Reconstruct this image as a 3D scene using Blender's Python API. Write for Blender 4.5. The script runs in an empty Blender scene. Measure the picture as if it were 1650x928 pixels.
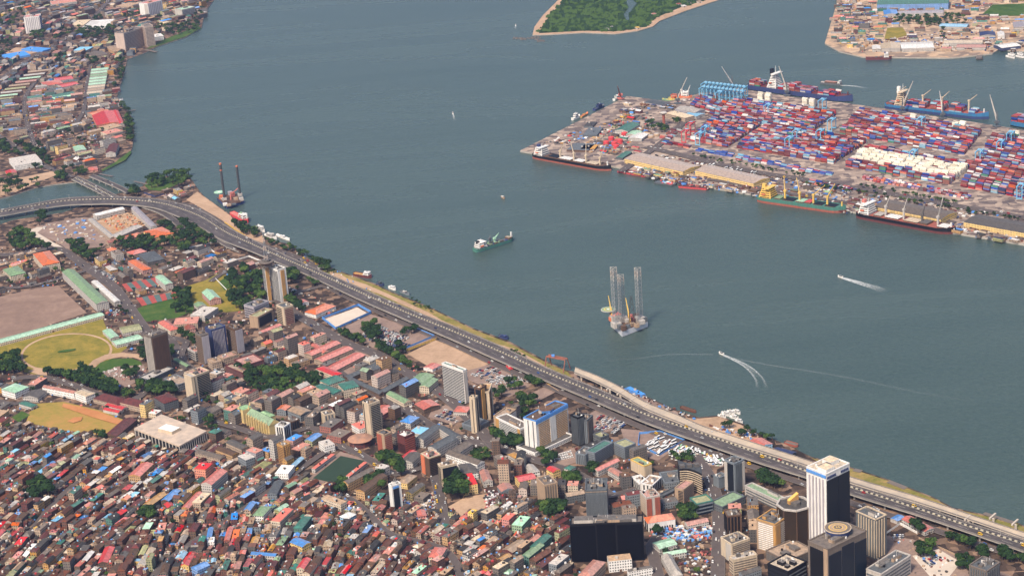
import bpy, math, random
from mathutils import Vector
rad = math.radians
SC = bpy.context.scene
COL = SC.collection
RND = random.Random(11)

# ---------------------------------------------------------------- camera
FPX, PITCH, ROLL, CAMZ = 3000.0, rad(19.5), rad(4.1), 900.0
IW, IH = 1650.0, 928.0
_f = Vector((0, math.cos(PITCH), -math.sin(PITCH)))
_r0 = Vector((1, 0, 0)); _u0 = Vector((0, math.sin(PITCH), math.cos(PITCH)))
CX = _r0 * math.cos(ROLL) - _u0 * math.sin(ROLL)
CY = _r0 * math.sin(ROLL) + _u0 * math.cos(ROLL)
CAM = Vector((0, 0, CAMZ))
cd = bpy.data.cameras.new('camera'); co = bpy.data.objects.new('camera', cd); COL.objects.link(co)
cd.sensor_width = 36; cd.lens = FPX / IW * 36; cd.clip_start = 5; cd.clip_end = 60000
from mathutils import Matrix
co.matrix_world = Matrix(((CX.x, CY.x, -_f.x, 0), (CX.y, CY.y, -_f.y, 0), (CX.z, CY.z, -_f.z, CAMZ), (0, 0, 0, 1)))
SC.camera = co

# ---------------------------------------------------------------- light
SUN_EL, SUN_AZ = rad(50), rad(-148)      # azimuth measured from +Y towards +X
w = bpy.data.worlds.new('World'); SC.world = w; w.use_nodes = True
nt = w.node_tree; bg = nt.nodes['Background']
sky = nt.nodes.new('ShaderNodeTexSky'); sky.sky_type = 'NISHITA'; sky.sun_disc = False
sky.sun_elevation = SUN_EL; sky.sun_rotation = SUN_AZ; sky.air_density = 1.3; sky.dust_density = 3.5; sky.ozone_density = 1.0
hs = nt.nodes.new('ShaderNodeHueSaturation'); hs.inputs['Saturation'].default_value = 1.15      # an overcast, greyer sky
nt.links.new(sky.outputs[0], hs.inputs['Color']); nt.links.new(hs.outputs[0], bg.inputs[0]); bg.inputs[1].default_value = 0.095
sl = bpy.data.lights.new('sun', 'SUN'); sl.energy = 3.1; sl.angle = rad(9); sl.color = (1, .86, .7)
so = bpy.data.objects.new('sun', sl); COL.objects.link(so)
sd = Vector((math.sin(SUN_AZ) * math.cos(SUN_EL), math.cos(SUN_AZ) * math.cos(SUN_EL), math.sin(SUN_EL)))
so.rotation_euler = sd.to_track_quat('Z', 'Y').to_euler()
SC.view_settings.view_transform = 'Standard'; SC.view_settings.look = 'None'
SC.view_settings.gamma = 1; SC.view_settings.exposure = 0.79
SC.view_settings.use_curve_mapping = False
HAZE = 3.0e-5
try:
    SC.cycles.volume_bounces = 0; SC.cycles.max_bounces = 5; SC.cycles.diffuse_bounces = 2; SC.cycles.glossy_bounces = 2
    SC.cycles.use_denoising = True
except Exception: pass

# ---------------------------------------------------------------- pixel <-> place
def P(u, v, z=0.0):
    d = _f * FPX + CX * (u - IW / 2) - CY * (v - IH / 2)
    t = (z - CAMZ) / d.z
    return Vector((d.x * t, d.y * t, z))
def pix(p):
    q = p - CAM; k = q.dot(_f)
    return (IW / 2 + FPX * q.dot(CX) / k, IH / 2 - FPX * q.dot(CY) / k)
GZ = 1.5                                   # ground level of the land above the water
def height(u, va, ub, vb, z0=GZ):
    g = P(ub, vb, z0); lo, hi = 0.0, 300.0
    for _ in range(40):
        m = (lo + hi) / 2
        if pix(Vector((g.x, g.y, z0 + m)))[1] > va: lo = m
        else: hi = m
    return lo
def ang(u0, v0, u1, v1):
    a, b = P(u0, v0, GZ), P(u1, v1, GZ); return math.atan2(b.y - a.y, b.x - a.x)

# ---------------------------------------------------------------- materials
_M = {}
def M(key, col, rough=.85, dirt=.3, scale=.12, metal=0.0, spec=.3):
    if key in _M: return _M[key]
    m = bpy.data.materials.new(key); m.use_nodes = True; n = m.node_tree; b = n.nodes['Principled BSDF']
    b.inputs['Roughness'].default_value = rough; b.inputs['Metallic'].default_value = metal
    b.inputs['Specular IOR Level'].default_value = spec
    if dirt > 0:
        tc = n.nodes.new('ShaderNodeTexCoord'); no = n.nodes.new('ShaderNodeTexNoise'); no.inputs['Scale'].default_value = scale
        no.inputs['Detail'].default_value = 6; no.inputs['Roughness'].default_value = .7
        if key[:4] in ('pain', 'wall'):              # rain streaks run down the faces
            mp = n.nodes.new('ShaderNodeMapping'); mp.inputs['Scale'].default_value = (2.2, 2.2, .25); n.links.new(tc.outputs['Object'], mp.inputs[0]); n.links.new(mp.outputs[0], no.inputs['Vector'])
        else: n.links.new(tc.outputs['Object'], no.inputs['Vector'])
        cr = n.nodes.new('ShaderNodeValToRGB'); cr.color_ramp.elements[0].position = .3; cr.color_ramp.elements[1].position = .7
        g = sum(col[:3]) / 3
        lo = [(c * .6 + g * .4) * (1 - dirt) for c in col[:3]]; hi = [min(c * (1 + dirt * .5), .9) for c in col[:3]]
        cr.color_ramp.elements[0].color = (*lo, 1); cr.color_ramp.elements[1].color = (*hi, 1)
        n.links.new(no.outputs['Fac'], cr.inputs[0]); out = cr.outputs[0]
        if key[:4] in ('roof', 'wall', 'cont'):      # every roof sheet and wall weathered a little differently
            ge = n.nodes.new('ShaderNodeNewGeometry'); mr = n.nodes.new('ShaderNodeMapRange'); mr.inputs['To Min'].default_value = .5 if key[:4] == 'roof' else .7; mr.inputs['To Max'].default_value = 1.25
            n.links.new(ge.outputs['Random Per Island'], mr.inputs[0]); hv = n.nodes.new('ShaderNodeHueSaturation'); n.links.new(mr.outputs[0], hv.inputs['Value'])
            m2 = n.nodes.new('ShaderNodeMapRange'); m2.inputs['To Min'].default_value = .75; m2.inputs['To Max'].default_value = 1.15; wn = n.nodes.new('ShaderNodeTexWhiteNoise'); wn.noise_dimensions = '1D'
            n.links.new(ge.outputs['Random Per Island'], wn.inputs['W']); n.links.new(wn.outputs['Value'], m2.inputs[0]); n.links.new(m2.outputs[0], hv.inputs['Saturation'])
            n.links.new(out, hv.inputs['Color']); out = hv.outputs[0]
        n.links.new(out, b.inputs['Base Color'])
    else: b.inputs['Base Color'].default_value = (*col[:3], 1)
    _M[key] = m; return m
def MW(key, col, pu=2.6, pv=3.1, fu=.5, fv=.45, glass=(.03, .035, .04)):
    """wall material with a grid of window openings, laid out along the wall's own UV in metres"""
    if key in _M: return _M[key]
    m = M(key, col, .85, .25, .15); n = m.node_tree; b = n.nodes['Principled BSDF']
    src = b.inputs['Base Color'].links[0].from_socket
    uv = n.nodes.new('ShaderNodeUVMap'); sp = n.nodes.new('ShaderNodeSeparateXYZ'); n.links.new(uv.outputs[0], sp.inputs[0])
    def mth(op, a, bb):
        x = n.nodes.new('ShaderNodeMath'); x.operation = op
        for i, s in enumerate((a, bb)):
            if hasattr(s, 'links'): n.links.new(s, x.inputs[i])
            else: x.inputs[i].default_value = s
        return x.outputs[0]
    fx = mth('FRACT', mth('DIVIDE', sp.outputs[0], pu), 0); fy = mth('FRACT', mth('DIVIDE', sp.outputs[1], pv), 0)
    k = mth('MULTIPLY', mth('MULTIPLY', mth('GREATER_THAN', fx, (1 - fu) / 2), mth('LESS_THAN', fx, (1 + fu) / 2)),
            mth('MULTIPLY', mth('GREATER_THAN', fy, .3), mth('LESS_THAN', fy, .3 + fv)))
    mx = n.nodes.new('ShaderNodeMix'); mx.data_type = 'RGBA'
    n.links.new(k, mx.inputs[0]); n.links.new(src, mx.inputs[6]); mx.inputs[7].default_value = (*glass, 1)
    n.links.new(mx.outputs[2], b.inputs['Base Color'])
    return m
PAL = dict(
    rust=(.155, .05, .025), maroon=(.14, .035, .033), brown=(.125, .067, .038), grey=(.12, .108, .1), dark=(.05, .047, .047),
    tan=(.4, .27, .17), cream=(.56, .44, .3), pink=(.5, .22, .17), coral=(.62, .16, .12), red=(.62, .035, .04), orange=(.68, .16, .05),
    teal=(.05, .19, .15), green=(.22, .36, .19), mint=(.35, .62, .42), olive=(.36, .36, .16), blue=(.06, .26, .68), navy=(.03, .05, .16),
    sky=(.2, .48, .72), white=(.72, .7, .67), pale=(.46, .42, .38), yellow=(.72, .45, .06), ochre=(.5, .26, .06), azure=(.015, .16, .36), lilac=(.36, .33, .37),
    salmon=(.5, .385, .32), steel=(.17, .2, .23), black=(.006, .006, .008), brick=(.33, .08, .045), taupe=(.17, .135, .11), slate=(.1, .115, .13))
def MR(c): return M('roof ' + c, PAL[c], .75, .5, .3)
def WA(c): return MW('wall ' + c, PAL[c])
def MP(c): return M('paint ' + c, PAL[c], .6, .3, .3)
GLASS = M('dark glass', (.012, .015, .02), .35, 0, spec=.25)
BGLASS = M('blue glass', (.008, .014, .024), .35, 0, spec=.3)
CONC = M('concrete', (.36, .33, .29), .9, .25, .08)
ASPH = M('asphalt', (.085, .078, .078), .9, .3, .05)
STEEL = M('dark steel', (.06, .065, .07), .6, .2)

# ---------------------------------------------------------------- mesh builder
class MB:
    def __init__(s): s.v = []; s.f = []; s.m = []; s.uv = []; s.ms = []
    def mi(s, m):
        if m not in s.ms: s.ms.append(m)
        return s.ms.index(m)
    def face(s, pts, m, uv=None):
        i = len(s.v); s.v += [tuple(p) for p in pts]; s.f.append(tuple(range(i, i + len(pts)))); s.m.append(s.mi(m))
        s.uv += uv if uv else [(0, 0)] * len(pts)
    def prism(s, pts, z0, z1, m, mt=None, top=True, bottom=False):
        n = len(pts); a = 0
        area = sum(pts[i][0] * pts[(i + 1) % n][1] - pts[(i + 1) % n][0] * pts[i][1] for i in range(n))
        if area < 0: pts = pts[::-1]
        for i in range(n):
            p, q = pts[i], pts[(i + 1) % n]; d = math.hypot(q[0] - p[0], q[1] - p[1]); h = z1 - z0
            s.face([(p[0], p[1], z0), (q[0], q[1], z0), (q[0], q[1], z1), (p[0], p[1], z1)], m, [(a, 0), (a + d, 0), (a + d, h), (a, h)]); a += d
        if top: s.face([(p[0], p[1], z1) for p in pts], mt or m)
        if bottom: s.face([(p[0], p[1], z0) for p in pts][::-1], m)
    def box(s, cx, cy, z0, lx, ly, h, m, rot=0.0, mt=None):
        c, q = math.cos(rot), math.sin(rot)
        s.prism([(cx + x * c - y * q, cy + x * q + y * c) for x, y in ((-lx/2, -ly/2), (lx/2, -ly/2), (lx/2, ly/2), (-lx/2, ly/2))], z0, z0 + h, m, mt, bottom=True)
    def beam(s, a, b, t, m, t2=None):
        a, b = Vector(a), Vector(b); d = (b - a)
        if d.length < 1e-6: return
        d.normalize(); up = Vector((0, 0, 1)) if abs(d.z) < .95 else Vector((1, 0, 0))
        x = d.cross(up).normalized(); y = x.cross(d); t2 = t2 or t
        r = [[p + x * sx * k / 2 + y * sy * k / 2 for sx, sy in ((-1, -1), (1, -1), (1, 1), (-1, 1))] for p, k in ((a, t), (b, t2))]
        for i in range(4): s.face([r[0][i], r[0][(i + 1) % 4], r[1][(i + 1) % 4], r[1][i]], m)
        s.face(r[0][::-1], m); s.face(r[1], m)
    def cyl(s, cx, cy, z0, r, h, m, n=14, mt=None, r1=None):
        r1 = r if r1 is None else r1
        a = [(cx + r * math.cos(2*math.pi*i/n), cy + r * math.sin(2*math.pi*i/n)) for i in range(n)]
        b = [(cx + r1 * math.cos(2*math.pi*i/n), cy + r1 * math.sin(2*math.pi*i/n)) for i in range(n)]
        for i in range(n):
            j = (i + 1) % n; s.face([(*a[i], z0), (*a[j], z0), (*b[j], z0 + h), (*b[i], z0 + h)], m, [(i*2, 0), (i*2+2, 0), (i*2+2, h), (i*2, h)])
        s.face([(*p, z0 + h) for p in b], mt or m)
    def roof(s, q, z, rise, kind, m, mw, over=.6):
        """q: four footprint corners; gable, hip or flat roof over them"""
        q = [Vector((p[0], p[1])) for p in q]
        if (q[1] - q[0]).length < (q[2] - q[1]).length: q = q[1:] + q[:1]
        c = sum(q, Vector((0, 0))) / 4; e = [p + (p - c).normalized() * over for p in q]
        a, b = (e[3] + e[0]) / 2, (e[1] + e[2]) / 2
        if kind == 'hip':
            k = min(.42, (e[3] - e[0]).length * .5 / max((b - a).length, .1)); a, b = a.lerp(b, k), b.lerp(a, k)
        A, B = (a.x, a.y, z + rise), (b.x, b.y, z + rise); E = [(p.x, p.y, z) for p in e]
        s.face([E[0], E[1], B, A], m); s.face([E[2], E[3], A, B], m)
        s.face([E[3], E[0], A], m if kind == 'hip' else mw); s.face([E[1], E[2], B], m if kind == 'hip' else mw)
        s.face(E[::-1], m)
    def build(s, name, parent=None, origin=(0, 0, 0)):
        me = bpy.data.meshes.new(name); o = Vector(origin)
        me.from_pydata([(p[0]-o.x, p[1]-o.y, p[2]-o.z) for p in s.v], [], s.f)
        for m in s.ms: me.materials.append(m)
        me.polygons.foreach_set('material_index', s.m)
        u = me.uv_layers.new(name='UVMap'); u.data.foreach_set('uv', [x for p in s.uv for x in p])
        me.update()
        ob = bpy.data.objects.new(name, me); COL.objects.link(ob)
        if parent is not None: ob.parent = parent
        else: ob.location = o
        return ob
def tag(o, label=None, cat=None, group=None, kind=None):
    if label: o['label'] = label
    if cat: o['category'] = cat
    if group: o['group'] = group
    if kind: o['kind'] = kind
    return o
def thing(name, label, cat, loc, group=None, rz=0.0):
    o = bpy.data.objects.new(name, None); COL.objects.link(o); o.location = loc; o.rotation_euler = (0, 0, rz); o.empty_display_size = 1
    return tag(o, label, cat, group)
def kids(o): return [c for c in o.children]
def copy_tree(o, parent=None):
    c = o.copy(); COL.objects.link(c)
    if parent: c.parent = parent
    for ch in CH.get(o.name, []): CH.setdefault(c.name, []).append(copy_tree(ch, c))
    return c
CH = {}
def part(mb, name, t, loc=None):
    o = mb.build(name, t, loc if loc is not None else t.location)
    CH.setdefault(t.name, []).append(o); return o

# ---------------------------------------------------------------- ground bookkeeping: what is already taken
CELL = 2.0; OCC = {}
def inpoly(x, y, pts):
    c = False; j = len(pts) - 1
    for i in range(len(pts)):
        xi, yi, xj, yj = pts[i][0], pts[i][1], pts[j][0], pts[j][1]
        if (yi > y) != (yj > y) and x < (xj - xi) * (y - yi) / (yj - yi) + xi: c = not c
        j = i
    return c
def mark(pts, k=1, pad=0.0):
    if pad:
        cx = sum(p[0] for p in pts) / len(pts); cy = sum(p[1] for p in pts) / len(pts)
        pts = [(p[0] + (p[0]-cx) / max(math.hypot(p[0]-cx, p[1]-cy), .1) * pad, p[1] + (p[1]-cy) / max(math.hypot(p[0]-cx, p[1]-cy), .1) * pad) for p in pts]
    x0, x1 = min(p[0] for p in pts), max(p[0] for p in pts); y0, y1 = min(p[1] for p in pts), max(p[1] for p in pts)
    for i in range(int(x0 // CELL), int(x1 // CELL) + 1):
        for j in range(int(y0 // CELL), int(y1 // CELL) + 1):
            if inpoly((i + .5) * CELL, (j + .5) * CELL, pts): OCC[(i, j)] = k
def free(q):
    n = 5
    for a in range(n):
        for b in range(n):
            s, t = a / (n - 1), b / (n - 1)
            x = (q[0][0]*(1-s) + q[1][0]*s) * (1-t) + (q[3][0]*(1-s) + q[2][0]*s) * t
            y = (q[0][1]*(1-s) + q[1][1]*s) * (1-t) + (q[3][1]*(1-s) + q[2][1]*s) * t
            if (int(x // CELL), int(y // CELL)) in OCC: return False
    return True
def rect(cx, cy, lx, ly, r):
    c, q = math.cos(r), math.sin(r)
    return [(cx + x*c - y*q, cy + x*q + y*c) for x, y in ((-lx/2, -ly/2), (lx/2, -ly/2), (lx/2, ly/2), (-lx/2, ly/2))]
def spline(pts, step=12.0):
    """smooth a polyline of 2-D/3-D points"""
    out = []; n = len(pts)
    for i in range(n - 1):
        p0, p1, p2, p3 = pts[max(i-1, 0)], pts[i], pts[i+1], pts[min(i+2, n-1)]
        k = max(1, int((p2 - p1).length / step))
        for j in range(k):
            t = j / k
            out.append(.5 * ((2*p1) + (p2-p0)*t + (2*p0-5*p1+4*p2-p3)*t*t + (3*p1-p0-3*p2+p3)*t*t*t))
    out.append(pts[-1]); return out

# ---------------------------------------------------------------- labels that point at one thing
LAND = [(919, 870, 'black glass slab'), (274, 692, 'flat square pavilion'), (545, 757, 'dark green football pitch'), (115, 670, 'sandy playing field'),
        (105, 567, 'grass oval'), (252, 570, 'tall taupe tower'), (350, 550, 'blue mosaic tower'), (438, 460, 'tower with the mast'),
        (414, 675, 'yellow church'), (540, 575, 'red roofed school'), (730, 620, 'white banded slab'), (880, 690, 'blue trimmed tower'),
        (598, 680, 'cream tower'), (755, 785, 'red roofed yellow hall'), (1350, 850, 'rooftop helipad'), (1337, 800, 'white and black tower'),
        (1131, 780, 'curved striped block'), (1185, 770, 'pale blue tower'), (960, 810, 'dark grey tower'), (1192, 890, 'cream balcony block'),
        (200, 360, 'walled site'), (215, 68, 'waterfront hotel'), (180, 190, 'red roof complex'), (158, 130, 'mint market roofs'),
        (340, 770, 'coral roofed block'), (50, 40, 'white far tower'), (635, 800, 'black fronted tower'), (1050, 720, 'blue fenced bus lot'), (1180, 300, 'second pink quay shed'),
        (55, 510, 'brown parade ground'), (60, 790, 'old quarter big tree'), (455, 735, 'golden tower'), (555, 525, 'blue fenced court'), (1060, 262, 'first pink quay shed'),
        (1470, 340, 'brown quay shed'), (1012, 205, 'teal quay shed'), (1470, 265, 'white container block'), (1600, 365, 'grey quay shed'), (250, 860, 'pink long roof'), (560, 850, 'white tent roof')]
for i in range(0): pass
def near_land(u, v):
    b = min(LAND, key=lambda l: (l[0]-u)**2 + (l[1]-v)**2); dx, dy = u - b[0], v - b[1]
    if abs(dx) > 2.2 * abs(dy): d = 'right of' if dx > 0 else 'left of'
    elif abs(dy) > 2.2 * abs(dx): d = 'below' if dy > 0 else 'above'
    else: d = ('lower' if dy > 0 else 'upper') + (' right of' if dx > 0 else ' left of')
    return b[2], d, math.hypot(dx, dy)
def ordn(k):
    k += 1
    if k == 1: return 'nearest'
    w = {2: 'second', 3: 'third', 4: 'fourth', 5: 'fifth', 6: 'sixth', 7: 'seventh', 8: 'eighth', 9: 'ninth', 10: 'tenth'}
    return (w[k] if k in w else f"{k}{'th' if 10 < k % 100 < 14 else {1: 'st', 2: 'nd', 3: 'rd'}.get(k % 10, 'th')}") + ' nearest'
def label_all(items):
    """items: dicts with loc and desc; every one gets a label of its own"""
    g = {}
    for it in items:
        u, v = pix(Vector(it['loc'])); it['px'] = (u, v)
        l, d, r = near_land(u, v); it['r'] = r; it['where'] = (d, l); g.setdefault((it['desc'], d, l), []).append(it)
    for (desc, d, l), L in g.items():
        L.sort(key=lambda x: x['r'])
        for k, it in enumerate(L): it['label'] = f"{desc}, {ordn(k)} {d} the {l}"
def nearest300(items, n=300):
    s = sorted(items, key=lambda it: -it.get('size', 1) / max(it['loc'][1], 1) * (1 if -30 < it['px'][0] < 1680 and -20 < it['px'][1] < 950 else .01))
    return s[:n], s[n:]
# ---------------------------------------------------------------- water
def water_mat():
    m = bpy.data.materials.new('lagoon water'); m.use_nodes = True; n = m.node_tree; b = n.nodes['Principled BSDF']
    tc = n.nodes.new('ShaderNodeTexCoord'); mp = n.nodes.new('ShaderNodeMapping'); n.links.new(tc.outputs['Object'], mp.inputs[0])
    mp.inputs['Scale'].default_value = (.0009, .004, 1); mp.inputs['Rotation'].default_value = (0, 0, .5)
    no = n.nodes.new('ShaderNodeTexNoise'); no.inputs['Scale'].default_value = 1; no.inputs['Detail'].default_value = 8; no.inputs['Roughness'].default_value = .62
    no.inputs['Distortion'].default_value = 1.2
    n.links.new(mp.outputs[0], no.inputs['Vector'])
    cr = n.nodes.new('ShaderNodeValToRGB'); cr.color_ramp.elements[0].position = .35; cr.color_ramp.elements[1].position = .68
    cr.color_ramp.elements[0].color = (.032, .056, .05, 1); cr.color_ramp.elements[1].color = (.066, .096, .085, 1)
    n3 = n.nodes.new('ShaderNodeTexNoise'); n3.inputs['Scale'].default_value = .16; n3.inputs['Detail'].default_value = 4; n3.inputs['Roughness'].default_value = .8; n.links.new(tc.outputs['Object'], n3.inputs['Vector'])  # brightness of the fine ripples, painted into the base colour
    mx = n.nodes.new('ShaderNodeMix'); mx.inputs[0].default_value = .6; n.links.new(no.outputs['Fac'], mx.inputs[2]); n.links.new(n3.outputs['Fac'], mx.inputs[3])
    n.links.new(mx.outputs[0], cr.inputs[0]); n.links.new(cr.outputs[0], b.inputs['Base Color'])
    r2 = n.nodes.new('ShaderNodeMapRange'); r2.inputs['To Min'].default_value = .24; r2.inputs['To Max'].default_value = .3
    n.links.new(no.outputs['Fac'], r2.inputs[0]); n.links.new(r2.outputs[0], b.inputs['Roughness'])
    b.inputs['IOR'].default_value = 1.33; b.inputs['Specular IOR Level'].default_value = .5
    n2 = n.nodes.new('ShaderNodeTexNoise'); n2.inputs['Scale'].default_value = .06; n2.inputs['Detail'].default_value = 7; n2.inputs['Roughness'].default_value = .75
    n.links.new(tc.outputs['Object'], n2.inputs['Vector'])
    bp = n.nodes.new('ShaderNodeBump'); bp.inputs['Strength'].default_value = .55; bp.inputs['Distance'].default_value = 2.6
    n.links.new(n2.outputs['Fac'], bp.inputs['Height']); n.links.new(bp.outputs[0], b.inputs['Normal'])
    return m
WATER = water_mat()
mb = MB(); S = 30000; mb.face([(-S, -S/2, 0), (S, -S/2, 0), (S, S, 0), (-S, S, 0)], WATER)
tag(mb.build('water'), kind='structure')

# ---------------------------------------------------------------- ground materials
def ground_mat(key, stops, scale=.02, detail=9, rough=.95, plots=0):
    m = bpy.data.materials.new(key); m.use_nodes = True; n = m.node_tree; b = n.nodes['Principled BSDF']; b.inputs['Roughness'].default_value = rough
    b.inputs['Specular IOR Level'].default_value = .15
    tc = n.nodes.new('ShaderNodeTexCoord'); no = n.nodes.new('ShaderNodeTexNoise'); no.inputs['Scale'].default_value = scale
    no.inputs['Detail'].default_value = detail; no.inputs['Roughness'].default_value = .72; no.inputs['Distortion'].default_value = .8
    n.links.new(tc.outputs['Object'], no.inputs['Vector']); cr = n.nodes.new('ShaderNodeValToRGB'); e = cr.color_ramp.elements
    while len(e) < len(stops): e.new(.5)
    for i, (p, c) in enumerate(stops): e[i].position = p; e[i].color = (*c, 1)
    n2 = n.nodes.new('ShaderNodeTexNoise'); n2.inputs['Scale'].default_value = scale*9; n2.inputs['Detail'].default_value = 5; n2.inputs['Roughness'].default_value = .8; n.links.new(tc.outputs['Object'], n2.inputs['Vector'])
    mx = n.nodes.new('ShaderNodeMix'); mx.inputs[0].default_value = .38; n.links.new(no.outputs['Fac'], mx.inputs[2]); n.links.new(n2.outputs['Fac'], mx.inputs[3]); out = mx.outputs[0]
    if plots:      # yards, slabs and lean-tos between the houses, each its own tone
        vo = n.nodes.new('ShaderNodeTexVoronoi'); vo.inputs['Scale'].default_value = plots; vo.distance = 'CHEBYCHEV'; n.links.new(tc.outputs['Object'], vo.inputs['Vector']); sp = n.nodes.new('ShaderNodeSeparateColor'); n.links.new(vo.outputs['Color'], sp.inputs[0])
        m3 = n.nodes.new('ShaderNodeMix'); m3.inputs[0].default_value = .45; n.links.new(out, m3.inputs[2]); n.links.new(sp.outputs[0], m3.inputs[3]); out = m3.outputs[0]
    n.links.new(out, cr.inputs[0]); n.links.new(cr.outputs[0], b.inputs['Base Color']); return m
G_CITY = ground_mat('city ground', [(.3, (.028, .021, .018)), (.48, (.075, .05, .038)), (.6, (.15, .1, .07)), (.75, (.28, .18, .125))], .06, plots=.11)
G_GRASS = ground_mat('mown grass', [(.3, (.07, .085, .014)), (.45, (.17, .15, .025)), (.6, (.29, .21, .04)), (.75, (.42, .26, .1))], .03)
G_LAWN = ground_mat('green lawn', [(.3, (.022, .05, .01)), (.5, (.045, .095, .016)), (.68, (.13, .14, .04))], .03)
G_SAND = ground_mat('sandy ground', [(.3, (.22, .15, .09)), (.5, (.4, .27, .18)), (.75, (.54, .38, .26))], .02)
G_ORANGE = ground_mat('laterite ground', [(.3, (.15, .12, .03)), (.45, (.26, .2, .045)), (.6, (.36, .21, .065)), (.75, (.5, .28, .14))], .018)
G_PARADE = ground_mat('parade ground gravel', [(.3, (.14, .095, .075)), (.5, (.23, .155, .12)), (.7, (.33, .235, .18))], .012)
G_TURF = ground_mat('artificial turf', [(.3, (.02, .04, .025)), (.7, (.035, .06, .04))], .02)
G_LOT = ground_mat('car park surface', [(.3, (.12, .09, .08)), (.5, (.24, .17, .14)), (.75, (.36, .27, .22))], .03)
G_QUAY = ground_mat('quay concrete', [(.3, (.1, .08, .08)), (.45, (.19, .15, .13)), (.6, (.29, .225, .185)), (.75, (.42, .33, .26))], .012, plots=.09)
G_MANG = ground_mat('scrub ground', [(.3, (.01, .026, .01)), (.55, (.022, .05, .018)), (.8, (.08, .1, .035))], .012)
G_ROAD = ground_mat('road asphalt', [(.3, (.065, .056, .055)), (.6, (.11, .09, .085)), (.8, (.15, .125, .115))], .03)
G_SHORE = ground_mat('shore scrub', [(.3, (.05, .085, .02)), (.45, (.16, .15, .035)), (.58, (.3, .21, .08)), (.72, (.46, .3, .18))], .025)
G_YARD = ground_mat('shipyard sand', [(.3, (.2, .15, .12)), (.45, (.32, .24, .17)), (.6, (.46, .31, .2)), (.75, (.52, .4, .29))], .01, plots=.07)
G_WHITE = ground_mat('pale court', [(.3, (.42, .36, .3)), (.7, (.62, .53, .44))], .02)

def pxs(l, z): return [P(a, b, z) for a, b in l]
_CT = [0]
def patch(name, l, m, lvl=1, take=True, z0=GZ, sp=False, kind='structure'):
    _CT[0] += 1; z = z0 + .12 * lvl + _CT[0] * .011; q = pxs(l, z)
    mb = MB(); mb.face(q, m); o = mb.build(name); tag(o, kind=kind)
    if take: mark([(p.x, p.y) for p in q], 2)
    return o
def land(name, l, m, z=GZ, wall=CONC, extra=()):
    q = pxs(l, z) + [Vector((x, y, z)) for x, y in extra]
    mb = MB(); mb.face(q, m)
    for i in range(len(q)):
        a, b = q[i], q[(i+1) % len(q)]; mb.face([(a.x, a.y, -1), (b.x, b.y, -1), (b.x, b.y, z), (a.x, a.y, z)], wall)
    o = mb.build(name); tag(o, kind='structure'); return [(p.x, p.y) for p in q]

SHORE = [(-60, 372), (0, 362), (20, 355), (100, 343), (130, 333), (165, 318), (205, 309), (230, 300), (235, 292), (262, 286), (290, 280), (302, 280), (312, 294), (322, 309), (330, 317),
         (351, 332), (372, 346), (377, 357), (390, 366), (401, 367), (427, 378), (441, 388), (466, 393), (479, 402), (497, 416), (520, 424), (542, 435), (578, 447), (609, 459), (629, 469), (667, 484),
         (700, 498), (761, 528), (817, 548), (884, 583), (912, 596), (922, 598), (965, 608), (1011, 626), (1054, 644), (1093, 662), (1126, 672), (1156, 669), (1197, 682),
         (1220, 697), (1263, 714), (1306, 735), (1370, 752), (1434, 773), (1462, 784), (1505, 801), (1535, 817), (1637, 840), (1700, 872), (1900, 960)]
CITY = land('city_ground', SHORE, G_CITY, extra=[(1400, 900), (1400, 300), (-1400, 300), (-1900, 2600)])
VI = land('peninsula_ground', [(-80, 330), (0, 320), (20, 315), (60, 302), (90, 297), (125, 293), (150, 286), (165, 277), (200, 258), (213, 240), (216, 215), (213, 190), (203, 175), (188, 165), (190, 150),
         (198, 125), (203, 105), (205, 96), (235, 85), (252, 76), (300, 60), (325, 45), (330, 20), (345, 0), (365, -60), (-200, -60), (-300, 150)][:26], G_CITY, z=GZ, extra=[(-2600, 4200), (-2300, 3200)])
PORTZ = 3.0
PORT = land('container_quay', [(838, 243), (856, 246), (995, 269), (1054, 282), (1141, 301), (1213, 313), (1361, 338), (1534, 374), (1650, 393), (1900, 440), (2300, 380), (1900, 252), (1650, 210), (1601, 202), (1418, 174), (1367, 167),
         (1273, 156), (1203, 145), (1192, 142), (1127, 150), (1123, 152), (1076, 164), (1011, 155)], G_QUAY, z=PORTZ)
YARD = land('shipyard_ground', [(1329, 70), (1352, 83), (1390, 92), (1528, 93.5), (1553, 91.6), (1599, 86.5), (1609, 80), (1650, 83), (1800, 100), (1900, -60), (1362, -60), (1350, 0)], G_YARD, z=2.5)
ISLE = land('island_ground', [(858, 57), (886, 56), (941, 53), (991, 55), (1028, 50), (1052, 43), (1063, 34), (1107, 17), (1159, 0), (1230, -30), (1300, -70), (900, -70), (884, -20), (900, 0), (874, 26), (861, 44)], G_SAND, z=1.5)
patch('scrub_ground', [(868, 54), (941, 50), (991, 51), (1024, 47), (1045, 41), (1050, 32), (1095, 13), (1140, 0), (1200, -30), (1260, -60), (920, -66), (905, -20), (908, 2), (885, 26)], G_MANG, 2)
patch('creek_water', [(1016, -2), (1026, 6), (1018, 16), (1013, 25), (1014, 34), (1008, 32), (1005, 24), (1013, 12), (1008, 0), (1005, -20), (1012, -20)], WATER, 4, z0=1.5)

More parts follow.
